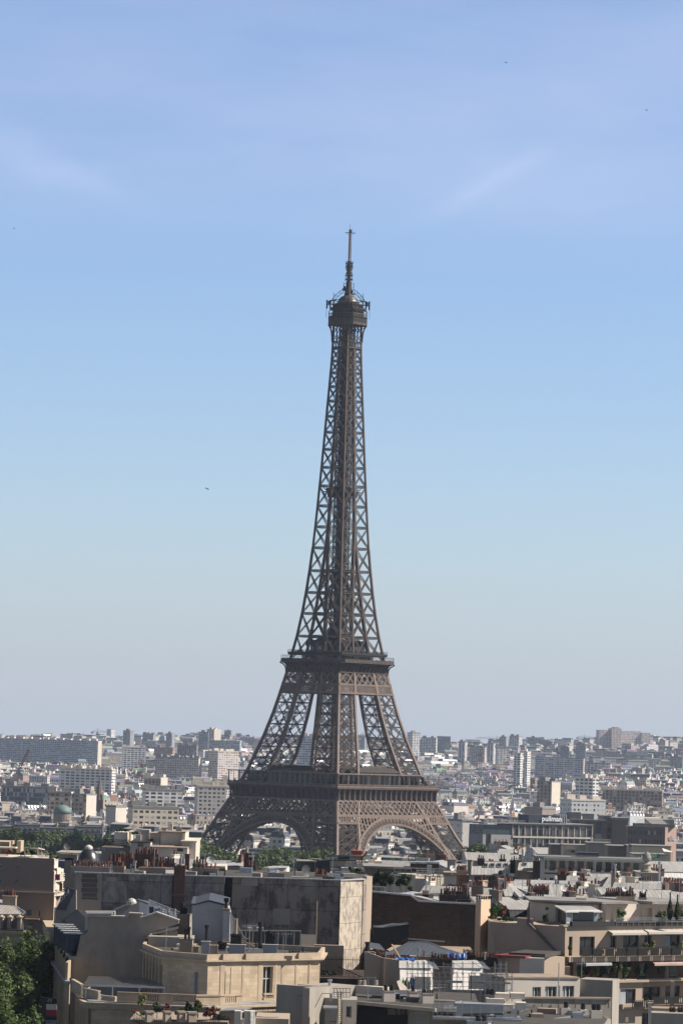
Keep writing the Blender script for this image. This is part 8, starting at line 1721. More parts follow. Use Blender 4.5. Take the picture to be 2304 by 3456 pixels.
def scaffold():
 root = root_at('scaffolding', 'galvanised scaffolding with mesh boards wrapped round the white dormers', 'scaffolding', 1520, 428, 45); f = lambda x, y, d: V3(*P(x, y, d)); r = random.Random(8)
 def grid(x0, x1, y0, y1, d, nx, ys, w=.05):
  mb = MB()
  for k in range(nx+1): x = x0+(x1-x0)*k/nx; mb.bar(f(x, y1, d), f(x, y0-r.uniform(0, 6), d), w); mb.bar(f(x+3, y1, d+1.1), f(x+3, y0, d+1.1), w)
  for y in ys: mb.bar(f(x0-3, y, d), f(x1+3, y, d), w); mb.bar(f(x0, y, d+1.1), f(x1, y, d+1.1), w)
  for k in range(0, nx, 2): a, b = x0+(x1-x0)*k/nx, x0+(x1-x0)*(k+1)/nx; mb.bar(f(a, y1, d), f(b, (y0+y1)/2, d), .05); mb.bar(f(b, (y0+y1)/2, d), f(a, y0, d), .05)
  return mb
 for a in ((1372, 1460, 3244, 3350, 426, 5, (3253, 3286, 3300, 3330)), (1460, 1640, 3284, 3355, 424, 9, (3284, 3298, 3314, 3330, 3344)), (1525, 1626, 3246, 3290, 431, 3, (3252, 3284)), (1668, 1706, 3247, 3350, 428, 2, (3256, 3268, 3282)), (1600, 1725, 3282, 3380, 421, 7, (3284, 3296, 3320, 3342, 3360)), (1495, 1528, 3250, 3284, 431, 1, (3254, 3268, 3280))):
  grid(*a).build('tube_frame', m_steel, root, uv=False)
 mesh = mat('grey_mesh_board', (.36, .34, .33), rough=.8, var=.4, scale=3)
 for x0, x1, y0, y1, d in ((1462, 1560, 3308, 3316, 425), (1580, 1720, 3312, 3318, 422), (1470, 1640, 3338, 3350, 425), (1640, 1700, 3350, 3360, 422), (1398, 1452, 3296, 3340, 433), (1582, 1640, 3292, 3338, 434), (1620, 1715, 3286, 3300, 424.6)):
  mb = MB(); bx(mb, x0, x1, y0, y1, d, .12, d+.3); mb.build('deck_board' if y1-y0 < 15 else 'debris_netting', mesh, root)
 mb = MB(); mb.bar(f(1430, 3440, 400), f(1430, 3246, 400), .1); mb.bar(f(1589, 3400, 398), f(1589, 3280, 398), .07); mb.build('tall_pole', m_iron, root, uv=False)
scaffold()
def tarp(px, py, w, hgt, d, label, col, nm, seed):
 root = thing('tarpaulin', label, 'tarpaulin', (P(px, py, d)), 0, 'tarpaulins on the roof repairs'); mb = MB(); r = random.Random(seed); nx, nz = 12, 5; s = d/FPX
 pts = [[(-w/2*s+w*s*i/nx, 1.6*j/nz+.15*r.random(), hgt*s*(math.sin(math.pi*min(1, (j+.6)/nz))*.8+.25*r.random())*(.6+.5*math.sin(i*.9+seed)**2)) for i in range(nx+1)] for j in range(nz+1)]
 for j in range(nz):
  for i in range(nx): mb.face([pts[j][i], pts[j][i+1], pts[j+1][i+1], pts[j+1][i]])
 for i in range(nx): a, b = pts[0][i], pts[0][i+1]; mb.face([(a[0], a[1], -.25), (b[0], b[1], -.25), b, a])
 mb.build('sheet', mat(nm, col, rough=.45, var=.3, scale=2), root, local=True, uv=False)
tarp(1365, 3243, 64, 12, 440, 'flat blue tarpaulin on the left dormer ridge', (.03, .12, .45), 'blue_tarp', 1); tarp(1542, 3240, 66, 26, 448, 'crumpled bright blue tarpaulin among the red pots', (.03, .16, .50), 'blue_tarp2', 2); tarp(1362, 3342, 42, 46, 430, 'pale green tarpaulin hanging beside the left scaffold', (.30, .38, .28), 'green_tarp', 3); tarp(1392, 3330, 16, 40, 432, 'narrow dark blue sheet on the left scaffold', (.03, .06, .20), 'navy_tarp', 4)
def pole_beam():
 root = root_at('wooden_plank', 'long yellow plank leaning on the blue zinc roof', 'plank', 1340, 455, 50); mb = MB(); mb.bar(V3(*P(1322, 3187, 458)), V3(*P(1352, 3236, 452)), .16, .08); mb.build('plank_board', mat('raw_timber', (.42, .30, .14), rough=.8), root, uv=False)
pole_beam()
# === 10 bottom left terrace with plants
def low_terrace():
 root = root_at('planted_roof_terrace', 'roof terrace with stone box pillars and dark railings at the bottom', 'roof terrace', 560, 372, 30); f = lambda x, y, d=370: V3(*P(x, y, d))
 mb = MB(); bx(mb, 440, 770, 3440, 3500, 371, 12, zb=30); mb.build('parapet_wall', m_stack, root)
 mb = MB(); mb.bar(f(450, 3412), f(495, 3442), .08); mb.bar(f(450, 3440), f(495, 3470), .08)
 for k in range(9): mb.bar(f(450+k*5.6, 3412+k*3.7), f(450+k*5.6, 3445+k*3.5), .05)
 for k in range(40): mb.bar(f(495+k*6.9, 3442), f(495+k*6.9, 3475), .04)
 mb.bar(f(495, 3445), f(770, 3441), .08); mb.build('railing', m_iron, root, uv=False)
 mb = MB(); mb.bar(f(443, 3412, 374), f(560, 3414, 374), .12); mb.build('red_rail', mat('orange_red_paint', (.45, .09, .04), rough=.6), root, uv=False)
 for k, (x0, x1) in enumerate(((497, 520), (559, 579), (606, 627), (638, 664))):
  b = MB(); bx(b, x0, x1, 3418, 3450, 369, .7, 369.3); o = b.build('box_pillar', m_beige, root); b = MB(); bx(b, x0-3, x1+3, 3413+2*(k > 2), 3419+2*(k > 2), 368.9, .9, 369.2); b.build('pillar_cap', m_stack, o)
 b = MB()
 bx(b, 790, 812, 3412, 3500, 368, 1.6); bx(b, 824, 858, 3412, 3500, 368.4, 1.6); b.build('white_vent_box', m_whiteR, root)
 b = MB()
 for k in range(11): bx(b, 812, 826, 3415+k*4.2, 3417+k*4.2, 368.1, .2, 369); bx(b, 846, 861, 3415+k*4.2, 3417+k*4.2, 367.9, .2, 368.6)
 b.build('vent_louvre', m_frame, root, uv=False)
 b = MB(); bx(b, 862, 975, 3436, 3500, 370, 8, zb=32); b.build('white_roof_box', m_beige, root); b = MB(); mb = MB()
 bx(b, 740, 800, 3418, 3500, 374, 8, zb=32); b.build('rear_box', m_beige, root)
 m = MB()
 for k in range(14): m.bar(f(742+k*6, 3412-k*.3, 373), f(770+k*6, 3402, 380), .1)
 for k in range(10): m.bar(f(866+k*8, 3432, 371), f(880+k*8, 3426, 378), .05)
 m.bar(f(866, 3430, 371), f(958, 3440, 371), .08); m.build('pergola_slats', m_steel, root, uv=False)
low_terrace()
for k, (x, y0, y1, w, kd, n, st_) in enumerate(((478, 3346, 3424, 42, 'y', 420, 1), (530, 3376, 3436, 32, 'd', 700, 0), (562, 3380, 3440, 36, 'r', 600, 0), (606, 3392, 3440, 40, 'g', 700, 0), (632, 3374, 3440, 26, 'd', 600, 0), (668, 3366, 3438, 46, 'o', 700, 0), (710, 3392, 3446, 60, 'r', 900, 0), (484, 3410, 3432, 26, 'g', 300, 0), (650, 3400, 3444, 40, 'g', 400, 0), (738, 3420, 3450, 40, 'd', 400, 0))):
 shrub(x, y0, y1, w, 372, ('thin pale leaved tree on the bottom roof terrace', 'dark green bush right of the thin pale tree', 'dark red bush between terrace pillars', 'bright green low bush behind the second pillar', 'upright dark bush behind the third pillar', 'tall olive green bush behind the last pillar', 'wide dark red bush at the right of the terrace', 'grassy plant in the left terrace corner', 'low green filler plant by the last pillar', 'dark bush beside the slatted pergola')[k], kd, 'terrace_plant', n, .12, bool(st_))
# === 11 middle distance roofs
def cream_block():
 root = root_at('cream_terraced_building', 'stepped cream building with a lattice railed terrace behind the red chimney pots', 'apartment building', 520, 640)
 def b_(nm, x0, x1, yt, yb, d, dep, m, d1=None): mb = MB(); bx(mb, x0, x1, yt, yb, d, dep, d1); return mb.build(nm, m, root)
 D = 620
 b_('lower_wall', 342, 440, 2858, 2950, D, 14, m_greyR); b_('grey_wing', 440, 507, 2842, 2930, D-2, 12, m_whiteR); b_('grey_wing', 507, 632, 2860, 2930, D-4, 12, m_whiteR)
 b_('stair_house', 386, 431, 2808, 2850, D+8, 8, m_whiteR); b_('stair_house', 432, 442, 2806, 2850, D+12, 8, m_cream); b_('lift_house', 458, 476, 2817, 2845, D+4, 6, m_whiteR); b_('lift_house', 476, 504, 2800, 2845, D+5, 6, m_conc); b_('block', 504, 542, 2810, 2860, D+6, 6, m_conc); b_('cream_tower', 540, 620, 2808, 2862, D+6, 14, m_cream); b_('cream_tower', 612, 660, 2840, 2930, D+2, 20, m_cream); b_('cream_slab', 615, 625, 2808, 2840, D+5, 16, m_cream)
 b_('roof_slab', 438, 508, 2840, 2843, D-3, 14, m_iron); b_('roof_slab', 505, 634, 2857, 2860, D-5, 14, m_stack); b_('roof_slab', 536, 626, 2805, 2809, D+5, 16, m_stack); b_('roof_slab', 610, 664, 2837, 2841, D+1, 22, m_cream)
 for x0, x1, y0, y1 in ((465, 484, 2846, 2858), (599, 618, 2864, 2874)): mb = MB(); p, q = P(x0, y0, D-4.1), P(x1, y1, D-4.1); mb.box(p[0], q[0], D-4.12, D-3.9, q[2], p[2]); mb.build('window', m_glass, root, uv=False)
 mb = MB(); p, q = P(507, 2830, D+4), P(517, 2856, D+4); mb.box(p[0], q[0], D+3.8, D+5, q[2], p[2]); mb.build('dark_recess', m_black, root)
 rail(root, 352, D-.3, 438, D-.3, 2833, 2857, m_iron, 'lattice_railing', 22, .06, 3)
 b_('white_frame', 556, 590, 2895, 2930, D-20, 2, m_cream); istack(root, 548, 562, 2793, 2808, D+8, m_conc, 0); istack(root, 595, 614, 2793, 2808, D+8, m_conc, 0)
 b_('white_chimney', 567, 583, 2778, 2806, D+12, 1.5, m_whiteR)
 mb = MB(); p, q = P(404, 2874, D-1), P(422, 2886, D-1); mb.box(p[0], q[0], D-1, D-.2, q[2], p[2]); mb.build('air_conditioner', m_whiteR, root)
cream_block()
for k, (x, y0, y1, w, kd) in enumerate(((396, 2795, 2810, 22, 'g'), (412, 2793, 2810, 20, 'o'), (426, 2796, 2810, 18, 'g'), (455, 2805, 2820, 34, 'd'))):
 shrub(x, y0, y1, w, 628, ('leftmost green roof plant on the cream stepped building', 'brownish second roof plant on the cream stepped building', 'third small green roof plant on the cream stepped building', 'dark low hedge between the cream roof blocks')[k], kd, 'roof_plant', 260, .16)
def steel_dome():
 d = 600; c = P(298, 2924, d); r = 40/FPX*d; root = thing('observatory_dome', 'shiny dark metal dome with an arched window and small white cap', 'dome', (c[0], c[1], c[2]-3)); hz = 62/FPX*d
 mb = MB(); mb.lathe((0, 0, 3), [(r, -2.5), (r, 0), (r*.98, hz*.2), (r*.88, hz*.45), (r*.70, hz*.70), (r*.42, hz*.9), (r*.3, hz*.95)], 28); mb.build('shell', mat('dome_metal', (.12, .12, .13), rough=.32, metal=.7, var=.4, scale=1.5), root, local=True, smooth=True)
 mb = MB(); mb.lathe((0, 0, 3+hz*.93), [(r*.34, 0), (r*.34, .25), (r*.30, .45), (r*.1, .7)], 16); mb.build('white_cap', m_whiteR, root, local=True)
 mb = MB(); n = 14; ctr = V3(-.12, -r*1.02, 3.0); pts = [ctr+V3(r*.58*math.cos(math.pi*i/n), 0, hz*.48*math.sin(math.pi*i/n)) for i in range(n+1)]; mb.face([tuple(p) for p in pts][::-1]); mb.prism([(ctr[0]-r*.58, ctr[1]), (ctr[0]+r*.58, ctr[1]), (ctr[0]+r*.5, ctr[1]+1.2), (ctr[0]-r*.5, ctr[1]+1.2)], 1.2, 3.0); wo_ = mb.build('arched_window', mat('frosted_pane', (.42, .38, .34), rough=.5, var=.2), root, local=True)
 mb = MB()
 for i in range(n): mb.bar(pts[i]+V3(0, -.05, 0), pts[i+1]+V3(0, -.05, 0), .16, .5, (0, 1, 0)); mb.bar(ctr+(pts[i]-ctr)*.5+V3(0, -.05, 0), ctr+(pts[i+1]-ctr)*.5+V3(0, -.05, 0), .06)
 for i in (3, 7, 11): mb.bar(ctr+V3(0, -.05, 0), pts[i]+V3(0, -.05, 0), .07)
 mb.build('window_frame', mat('dome_metal', ()), wo_, local=True, uv=False)
 mb = MB(); mb.cyl((r*.75, -r*.7, 3.6), (r*1.0, -r*.95, 3.6), .4, n=10); mb.cyl((-r*.9, -r*.5, 3.8), (-r*1.1, -r*.8, 3.8), .3, n=10); mb.build('porthole', mat('dome_metal', ()), root, local=True)
steel_dome()
def roof_under_dome():
 root = root_at('dome_house', 'flat roofed house carrying the metal dome and two stone stacks', 'house', 290, 600)
 mb = MB(); bx(mb, 218, 372, 2924, 2960, 596, 14, zb=27); mb.build('body', m_stack, root)
 for x0, x1, yt, yb, n, k in ((220, 248, 2893, 2934, 3, 'dark'), (205, 262, 2882, 2890, 0, 'red')): istack(root, x0, x1, yt, yb, 590, m_stack, n, k, dep=1.4)
 mb = MB(); bx(mb, 196, 230, 2905, 2950, 612, 14, zb=27); mb.build('blue_grey_wing', mat('blue_grey_wall', (.16, .19, .25), rough=.8), root)
 mb = MB(); bx(mb, 190, 420, 2876, 2900, 700, 14, zb=27); mb.build('rear_wing', m_conc, root)
roof_under_dome()
dish(228, 2857, 13, 590, 'grey satellite dish standing left of the metal dome', True, .3); dish(709, 2902, 12, 560, 'pale round dish behind the chimney pots, left of the brick chimney', False, .1); dish(1030, 2940, 21, 484, 'big dark mesh dish seen from behind on the long flat roof', True, .8, .1)
dish(440, 2925, 9, 482, 'small grey dish in the shadow of the roof stacks', True, -.6); dish(1525, 2930, 10, 520, 'white round dish beside the red pots on the right roofs', False, .5)
def brick_tower():
 root = root_at('brick_chimney_house', 'dark red brick chimney tower with a grey vent hood and pots', 'chimney', 838, 560)
 mb = MB(); bx(mb, 822, 850, 2878, 2960, 556, 2.2); mb.build('brick_shaft', m_brick, root); mb = MB(); bx(mb, 838, 856, 2889, 2912, 553, 1.6); mb.build('vent_hood', m_conc, root); mb = MB(); p, q = P(841, 2894, 552.9), P(853, 2902, 552.9); mb.box(p[0], q[0], 552.8, 553, q[2], p[2]); mb.build('hood_opening', m_black, root)
 istack(root, 838, 864, 2920, 2960, 552, m_brick, 6); istack(root, 868, 892, 2938, 2960, 552, mat('orange_paint', (.36, .09, .05)), 0)
 mb = MB(); c = P(834, 2878, 557); mb.cyl(c, (c[0], c[1], c[2]+.8), .2, n=8); mb.build('top_pot', m_conc, root, uv=False)
 mb = MB(); mb.face([V3(*P(742, 2922, 560)), V3(*P(820, 2920, 560)), V3(*P(790, 2910, 572)), V3(*P(742, 2912, 572))]); mb.build('zinc_slope', m_zincw, root); mb = MB(); bx(mb, 742, 822, 2922, 2960, 560, 10, zb=27); mb.build('body', m_conc, root)
brick_tower()
def white_container():
 root = root_at('white_roof_cabin', 'white metal cabin with ribbed roof standing on the flat roofs', 'cabin', 945, 540, 50)
 mb = MB(); bx(mb, 910, 966, 2929, 2952, 536, 3, 537); bx(mb, 966, 977, 2928, 2950, 537.1, 3, 540); mb.build('cabin_wall', m_whiteR, root); mb = MB(); mb.face([V3(*P(908, 2930, 535.8)), V3(*P(968, 2929, 536.8)), V3(*P(978, 2923, 541)), V3(*P(918, 2922, 540.5))]); mb.build('ribbed_roof', m_zincw, root)
 mb = MB(); bx(mb, 890, 1030, 2950, 2975, 538, 8, zb=45); mb.build('base_roof', m_flat, root)
white_container()
def dark_hut():
 root = root_at('covered_roof_hut', 'roof hut wrapped in a dark sheet with a glazed lean-to', 'rooftop house', 1060, 620)
 mb = MB(); iw(mb, [(1062, 2960), (1064, 2912), (1075, 2905), (1112, 2902), (1115, 2960)], 615, 5); mb.build('dark_sheet', mat('dark_sheeting', (.025, .028, .035), rough=.5, var=.4), root); mb = MB(); bx(mb, 1004, 1062, 2908, 2945, 618, 4); mb.build('glazed_lean_to', mat('green_glazing', (.10, .13, .11), rough=.3, var=.5), root)
 mb = MB(); bx(mb, 1000, 1066, 2904, 2908, 617, 6); mb.build('roof_slab', m_conc, root); mb = MB(); bx(mb, 985, 1120, 2944, 2980, 612, 12, zb=27); mb.build('body', m_flat, root); mb = MB(); a = P(1066, 2899, 620); mb.lathe((a[0], a[1], a[2]-.4), [(.2, 0), (.9, .35), (.95, .45)], 12); mb.build('saucer', m_conc, root)
dark_hut()
def plant_room():
 root = root_at('white_plant_room', 'white plant room with a vertical ladder, roof cooling units and railings', 'building', 1440, 580)
 def b_(nm, x0, x1, yt, yb, d, dep, m, d1=None): mb = MB(); bx(mb, x0, x1, yt, yb, d, dep, d1); return mb.build(nm, m, root)
 D = 570; b_('white_wall', 1400, 1500, 2952, 3060, D, 12, m_cream, D+3); b_('white_door_wall', 1398, 1432, 2964, 3030, D-.6, 1, m_whiteR); b_('dark_wall', 1230, 1400, 2928, 3040, D+8, 12, m_greyR); b_('roof_slab', 1225, 1402, 2922, 2930, D+6, 14, m_flat); b_('white_block', 1500, 1538, 2956, 3020, D-4, 6, m_whiteR); b_('block_cap', 1497, 1540, 2944, 2956, D-5, 7, m_stack); b_('brick_block', 1538, 1582, 2952, 3000, D-2, 6, m_brick)
 for x0, x1 in ((1385, 1405), (1406, 1440), (1442, 1480)): b_('cooling_unit', x0, x1, 2912, 2946, D+6, 4, m_potd); b_('unit_top', x0-2, x1+2, 2909, 2914, D+5.6, 5, m_steel)
 b_('steel_duct', 1440, 1456, 2920, 2956, D+2, 1.5, m_steel)
 rail(root, 1330, D+1, 1500, D+1, 2928, 2956, m_whiteR, 'roof_railing', 9, .09, 1); rail(root, 1408, D-1, 1495, D-1, 2938, 2958, m_whiteR, 'roof_railing', 5, .1, 1)
 mb = MB(); f = lambda x, y: V3(*P(x, y, D-.8))
 for x in (1474, 1485): mb.bar(f(x, 2950), f(x, 3024), .08)
 for k in range(12): mb.bar(f(1474, 2956+k*6), f(1485, 2956+k*6), .06)
 mb.build('ladder', m_whiteR, root, uv=False)
 istack(root, 1538, 1574, 2936, 2954, D-1, m_stack, 7); istack(root, 1510, 1536, 2900, 2944, D+20, m_conc, 0, dep=2)
plant_room()
for k, (x, y0, y1, w, kd) in enumerate(((1282, 2930, 3012, 66, 'd'), (1314, 2936, 3012, 60, 'd'), (1350, 2938, 3010, 56, 'd'), (1370, 2946, 3012, 50, 'd'), (1194, 2922, 2962, 50, 'd'), (1215, 2936, 2962, 36, 'd'), (1130, 2946, 2962, 40, 'd'), (1385, 2990, 3012, 30, 'o'))):
 shrub(x, y0, y1, w, 545-k*2, ('large dark pine clump above the brick wall, at its left end', 'dark pine clump second from the left above the brick wall', 'dark pine clump left of the white plant room', 'dark pine clump touching the white plant room', 'dark pine before the white roof railings', 'low dark pine right of the railings pine', 'low dark bush row at the end of the long flat roof', 'small olive bush at the foot of the white plant room')[k], kd, 'roof_pine', 1500 if k < 4 else 600, .17, cat='tree')
def white_terrace_house():
 root = root_at('white_rooftop_complex', 'white rooftop complex with many white rails in front of the tower foot', 'building', 1190, 700)
 def b_(nm, x0, x1, yt, yb, d, dep, m, d1=None): mb = MB(); bx(mb, x0, x1, yt, yb, d, dep, d1); return mb.build(nm, m, root)
 D = 690; b_('wall', 1113, 1170, 2904, 2960, D, 10, m_conc); b_('roof_slab', 1108, 1200, 2900, 2905, D-1, 12, m_iron); b_('wall', 1150, 1230, 2928, 2990, D-4, 12, m_whiteR); b_('white_box', 1232, 1288, 2905, 2935, D, 8, m_whiteR); b_('white_box', 1256, 1266, 2893, 2905, D+1, 4, m_whiteR); b_('white_box', 1242, 1262, 2914, 2934, D-3, 4, m_whiteR); b_('body', 1110, 1330, 2932, 2990, D-2, 16, m_conc)
 b_('grey_box', 1178, 1226, 2886, 2902, D+8, 6, m_conc); b_('red_box', 1187, 1221, 2871, 2885, D+9, 5, mat('rust_red_panel', (.28, .06, .035), rough=.7))
 b_('glass_screen', 1112, 1180, 2885, 2900, D+2, .2, mat('pale_green_glass', (.16, .22, .20), rough=.2, var=.4)); b_('green_box', 1232, 1250, 2884, 2905, D+6, 5, mat('pale_green_panel', (.35, .48, .42), rough=.5))
 mb = MB(); f = lambda x, y, d=D-2: V3(*P(x, y, d)); mb.bar(f(1216, 2900, D+6), f(1238, 2877, D+6), .5, .4); mb.build('red_beam', mat('rust_red_panel', ()), root, uv=False)
 for y0, y1, x0, x1 in ((2908, 2925, 1170, 1240), (2918, 2934, 1165, 1245), (2918, 2940, 1288, 1345)): rail(root, x0, D-4, x1, D-4, y0, y1, m_whiteR, 'white_railing', 6, .13, 1)
 mb = MB()
 for x in range(1290, 1390, 14): mb.bar(f(x, 2944), f(x+(x % 3-1)*6, 2916), .12)
 mb.bar(f(1290, 2920), f(1320, 2919), .3); mb.bar(f(1350, 2922), f(1380, 2923), .3); mb.build('aerial_mast', m_whiteR, root, uv=False)
 mb = MB(); p, q = P(1137, 2917, D-.1), P(1153, 2934, D-.1); mb.box(p[0], q[0], D-.15, D-.02, q[2], p[2]); mb.build('portrait_poster', mat('poster_paper', (.40, .42, .48), rough=.7, var=.6, scale=1.2, col2=(.2, .12, .08)), root)
 n = 0
 for x in range(1126, 1176, 9): mb = MB(); bx(mb, x, x+6, 2890, 2900, D, 1); mb.build('dark_chair', m_iron, root)
white_terrace_house()
def modern_block():
 root = root_at('modern_stone_block', 'long white modern building with alternating marbled piers and dark windows', 'office building', 2000, 640); D = 640
 marble = mat('marbled_stone', (.62, .54, .44), rough=.8, var=.6, scale=6, col2=(.25, .21, .17)); zt = Z(1840, 2897, D); g = MB(); x0, x1 = X(1838, D, zt), X(2172, D, zt);
 g.box(x0, x1, D+.4, D+14, 27, zt); g.build('body', m_whiteR, root)
 for y0, y1, nm in ((2894, 2903, 'roof_band'), (2937, 2944, 'middle_band'), (2950, 2962, 'lower_band')): b = MB(); b.box(x0-.2, x1+.2, D-.1, D+.42, Z(1840, y1, D), Z(1840, y0, D)); b.build(nm, m_whiteR, root)
 w = MB(); w.box(x0, x1, D+.3, D+.39, Z(1840, 2985, D), Z(1840, 2903, D)); w.build('dark_glazing', m_glass, root)
 n = 11
 for k in range(n):
  xx = x0+(x1-x0)*(k+.35)/(n-.3); b = MB(); b.box(xx-.28, xx+.30, D+.05, D+.38, Z(1840, 2936, D), Z(1840, 2902, D)); b.build('marble_pier', marble, root)
  b = MB(); b.box(xx-.3, xx+.32, D+.05, D+.38, 40, Z(1840, 2961, D)); b.build('white_pier', m_whiteR, root)
  b = MB(); b.box(xx-.45, xx+.1, D-.2, D+.1, Z(1840, 2938, D), Z(1840, 2932, D)); b.build('sill_box', m_whiteR, root)
 rail(root, 1842, D-.12, 2172, D-.12, 2928, 2938, m_iron, 'balcony_railing', 60, .03)
 rail(root, 1810, D+1, 2170, D+1, 2884, 2894, m_steel, 'roof_railing', 60, .05, 1); b = MB(); bx(b, 1806, 2170, 2889, 2897, D+2, 10); b.build('roof_gravel', m_flat, root)
 b = MB(); bx(b, 1945, 2020, 2876, 2890, D+5, 4); b.build('plant_casing', mat('dark_plant', (.08, .09, .11), rough=.6), root)
modern_block()
def finial():
 d = 555; c = P(2180, 2945, d); root = thing('stone_finial', 'large carved stone pine cone finial on a pedestal', 'finial', c); s = d/FPX; mb = MB()
 mb.lathe((0, 0, 0), [(20*s, 0), (20*s, 8*s), (14*s, 10*s), (13*s, 24*s), (18*s, 28*s), (8*s, 31*s), (6*s, 36*s)], 14); mb.build('pedestal', m_conc, root, local=True); mb = MB(); mb.lathe((0, 0, 36*s), [(7*s, 0), (14*s, 6*s), (15*s, 14*s), (11*s, 25*s), (3*s, 34*s)], 14); mb.build('pine_cone', mat('carved_stone', (.36, .34, .32), rough=.95, var=.5, scale=5), root, local=True)
 r2 = root_at('finial_house', 'pale stone house end under the stone pine cone', 'house', 2180, 560); b = MB(); bx(b, 2150, 2230, 2944, 2990, 553, 10, zb=27); b.build('body', m_conc, r2)
finial()
def far_white():
 for (label, x0, x1, yt, d, m, hl) in (('plain grey blank wall house left of the pale roofs', 1857, 1900, 2852, 900, m_greyR, 0), ('pale two storey roof house with small dark window', 1900, 1990, 2853, 890, m_cream, 2), ('wide pale concrete roof block with railing on top', 1982, 2060, 2846, 880, m_conc, 1), ('grey long block behind the modern piers', 2050, 2120, 2856, 860, m_greyR, 0), ('white end block above the green awnings', 2118, 2150, 2856, 855, m_whiteR, 0), ('cream house with a row of small paired windows', 2135, 2262, 2855, 850, facade('cream_pairs', [(.66, .57, .43)], pu=4.4, pv=3.6, wu=(.3, .62), wv=(.35, .62)), 0), ('cream building with green awnings', 2135, 2250, 2884, 780, m_cream, 3)):
  root = root_at('pale_house', label, 'house', (x0+x1)/2, d); b = MB(); bx(b, x0, x1, yt, yt+60, d, 10, zb=22); b.build('body', m, root); b = MB(); bx(b, x0-2, x1+2, yt-3, yt, d-.4, 11); b.build('roof_slab', m_flat, root)
  if hl == 1: rail(root, x0+10, d+3, x1, d+3, yt-14, yt-3, m_whiteR, 'roof_railing', 12, .1, 1)
  if hl == 2: b = MB(); p, q = P(x0+25, yt+18, d-.1), P(x0+37, yt+24, d-.1); b.box(p[0], q[0], d-.15, d+.1, q[2], p[2]); b.build('window', m_glass, root, uv=False); b = MB(); bx(b, x0+8, x1-4, yt+10, yt+14, d-1, 2); b.build('ledge', m_whiteR, root)
  if hl == 3:
   for x in (2158, 2192, 2209): b = MB(); p = V3(*P(x, 2882, d-.1)); b.hexa([tuple(p+V3(0, -1, -.8)), tuple(p+V3(.9, -1, -.8)), tuple(p+V3(.9, 0, 0)), tuple(p), tuple(p+V3(0, -1, -.72)), tuple(p+V3(.9, -1, -.72)), tuple(p+V3(.9, 0, .08)), tuple(p+V3(0, 0, .08))]); b.build('green_awning', mat('green_cloth', (.03, .16, .09), rough=.8), root)
 root = root_at('white_parasol_roof', 'white flat canopy on thin posts at the right', 'canopy', 2250, 780, 48); b = MB(); p = V3(*P(2238, 2876, 778)); b.hexa([tuple(p), tuple(p+V3(2.0, 0, -.1)), tuple(p+V3(2.0, 4, 0)), tuple(p+V3(0, 4, .6)), tuple(p+V3(0, 0, .15)), tuple(p+V3(2, 0, 0)), tuple(p+V3(2, 4, .15)), tuple(p+V3(0, 4, .75))]); b.build('canopy_sheet', m_whiteR, root); b = MB(); b.bar(p+V3(.2, .1, -3), p+V3(.2, .1, 0), .1); b.bar(p+V3(1.8, .1, -3), p+V3(1.8, .1, 0), .1); b.build('post', m_steel, root, uv=False)
far_white()
def lit_zinc():
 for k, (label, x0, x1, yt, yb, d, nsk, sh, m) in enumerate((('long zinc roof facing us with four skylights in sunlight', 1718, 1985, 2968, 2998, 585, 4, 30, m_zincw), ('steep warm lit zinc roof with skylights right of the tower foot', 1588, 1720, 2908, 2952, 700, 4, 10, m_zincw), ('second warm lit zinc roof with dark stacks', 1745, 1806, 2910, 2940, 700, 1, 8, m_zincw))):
  root = root_at('zinc_roof_house', label, 'house', (x0+x1)/2, d); f = lambda x, y, dq: V3(*P(x, y, dq)); H = (yb-yt); up = 9.0 if k == 0 else 3.0
  A, B = f(x0, yb, d), f(x1, yb, d); C_, E = f(x1+0, yt+ (6 if k == 0 else 0), d+up), f(x0+sh*.6, yt, d+up)
  b = MB(); b.face([A, B, C_, E]); b.build('zinc_slope', m, root)
  b = MB(); b.prism([(A[0], d+.1), (B[0], d+.1), (B[0], d+up+6), (A[0], d+up+6)], 27, A[2]-.05); b.build('wall', m_stack, root)
  for i in range(nsk):
   t = (i+.6)/nsk; s = .35 if k == 0 else .55
   if k: t = .25+.18*i+.1
   p = A+(B-A)*t; q = E+(C_-E)*t; o = p+(q-p)*s; n = np.cross(B-A, q-p); n /= np.linalg.norm(n); u = (B-A)/np.linalg.norm(B-A); v = (q-p)/np.linalg.norm(q-p); w_ = .8 if k == 0 else .45
   b = MB(); c = [o-u*w_+n*.05, o+u*w_+n*.05, o+u*w_+v*1.1+n*.05, o-u*w_+v*1.1+n*.05]; b.hexa([tuple(x) for x in c]+[tuple(x+n*.12) for x in c]); so2 = b.build('skylight', m_steel, root)
   b = MB(); c = [o-u*w_*.8+v*.12+n*.18, o+u*w_*.8+v*.12+n*.18, o+u*w_*.8+v*.98+n*.18, o-u*w_*.8+v*.98+n*.18]; b.face([tuple(x) for x in c]); b.build('glass', m_glass, so2, uv=False)
  if k == 0:
   for a in ((1715, 1600, 2958, 2970, 592, 0), (1880, 1910, 2952, 2966, 600, 5)): istack(root, min(a[0], a[1]), max(a[0], a[1]), a[2], a[3], a[4], m_brickd, a[5])
  else:
   for a in (((1612, 1634, 2898, 2925, 702, 3), (1686, 1706, 2900, 2916, 704, 2), (1722, 1756, 2904, 2938, 703, 4)) if k == 1 else ((1800, 1828, 2906, 2955, 698, 4),)): istack(root, *a[:5], m_brickd, a[5], 'dark', dep=3)
   istack(root, x0-8 if k == 1 else x0-4, x0+2, 2902, 2950, 699, m_stack, 0, dep=5)
lit_zinc()
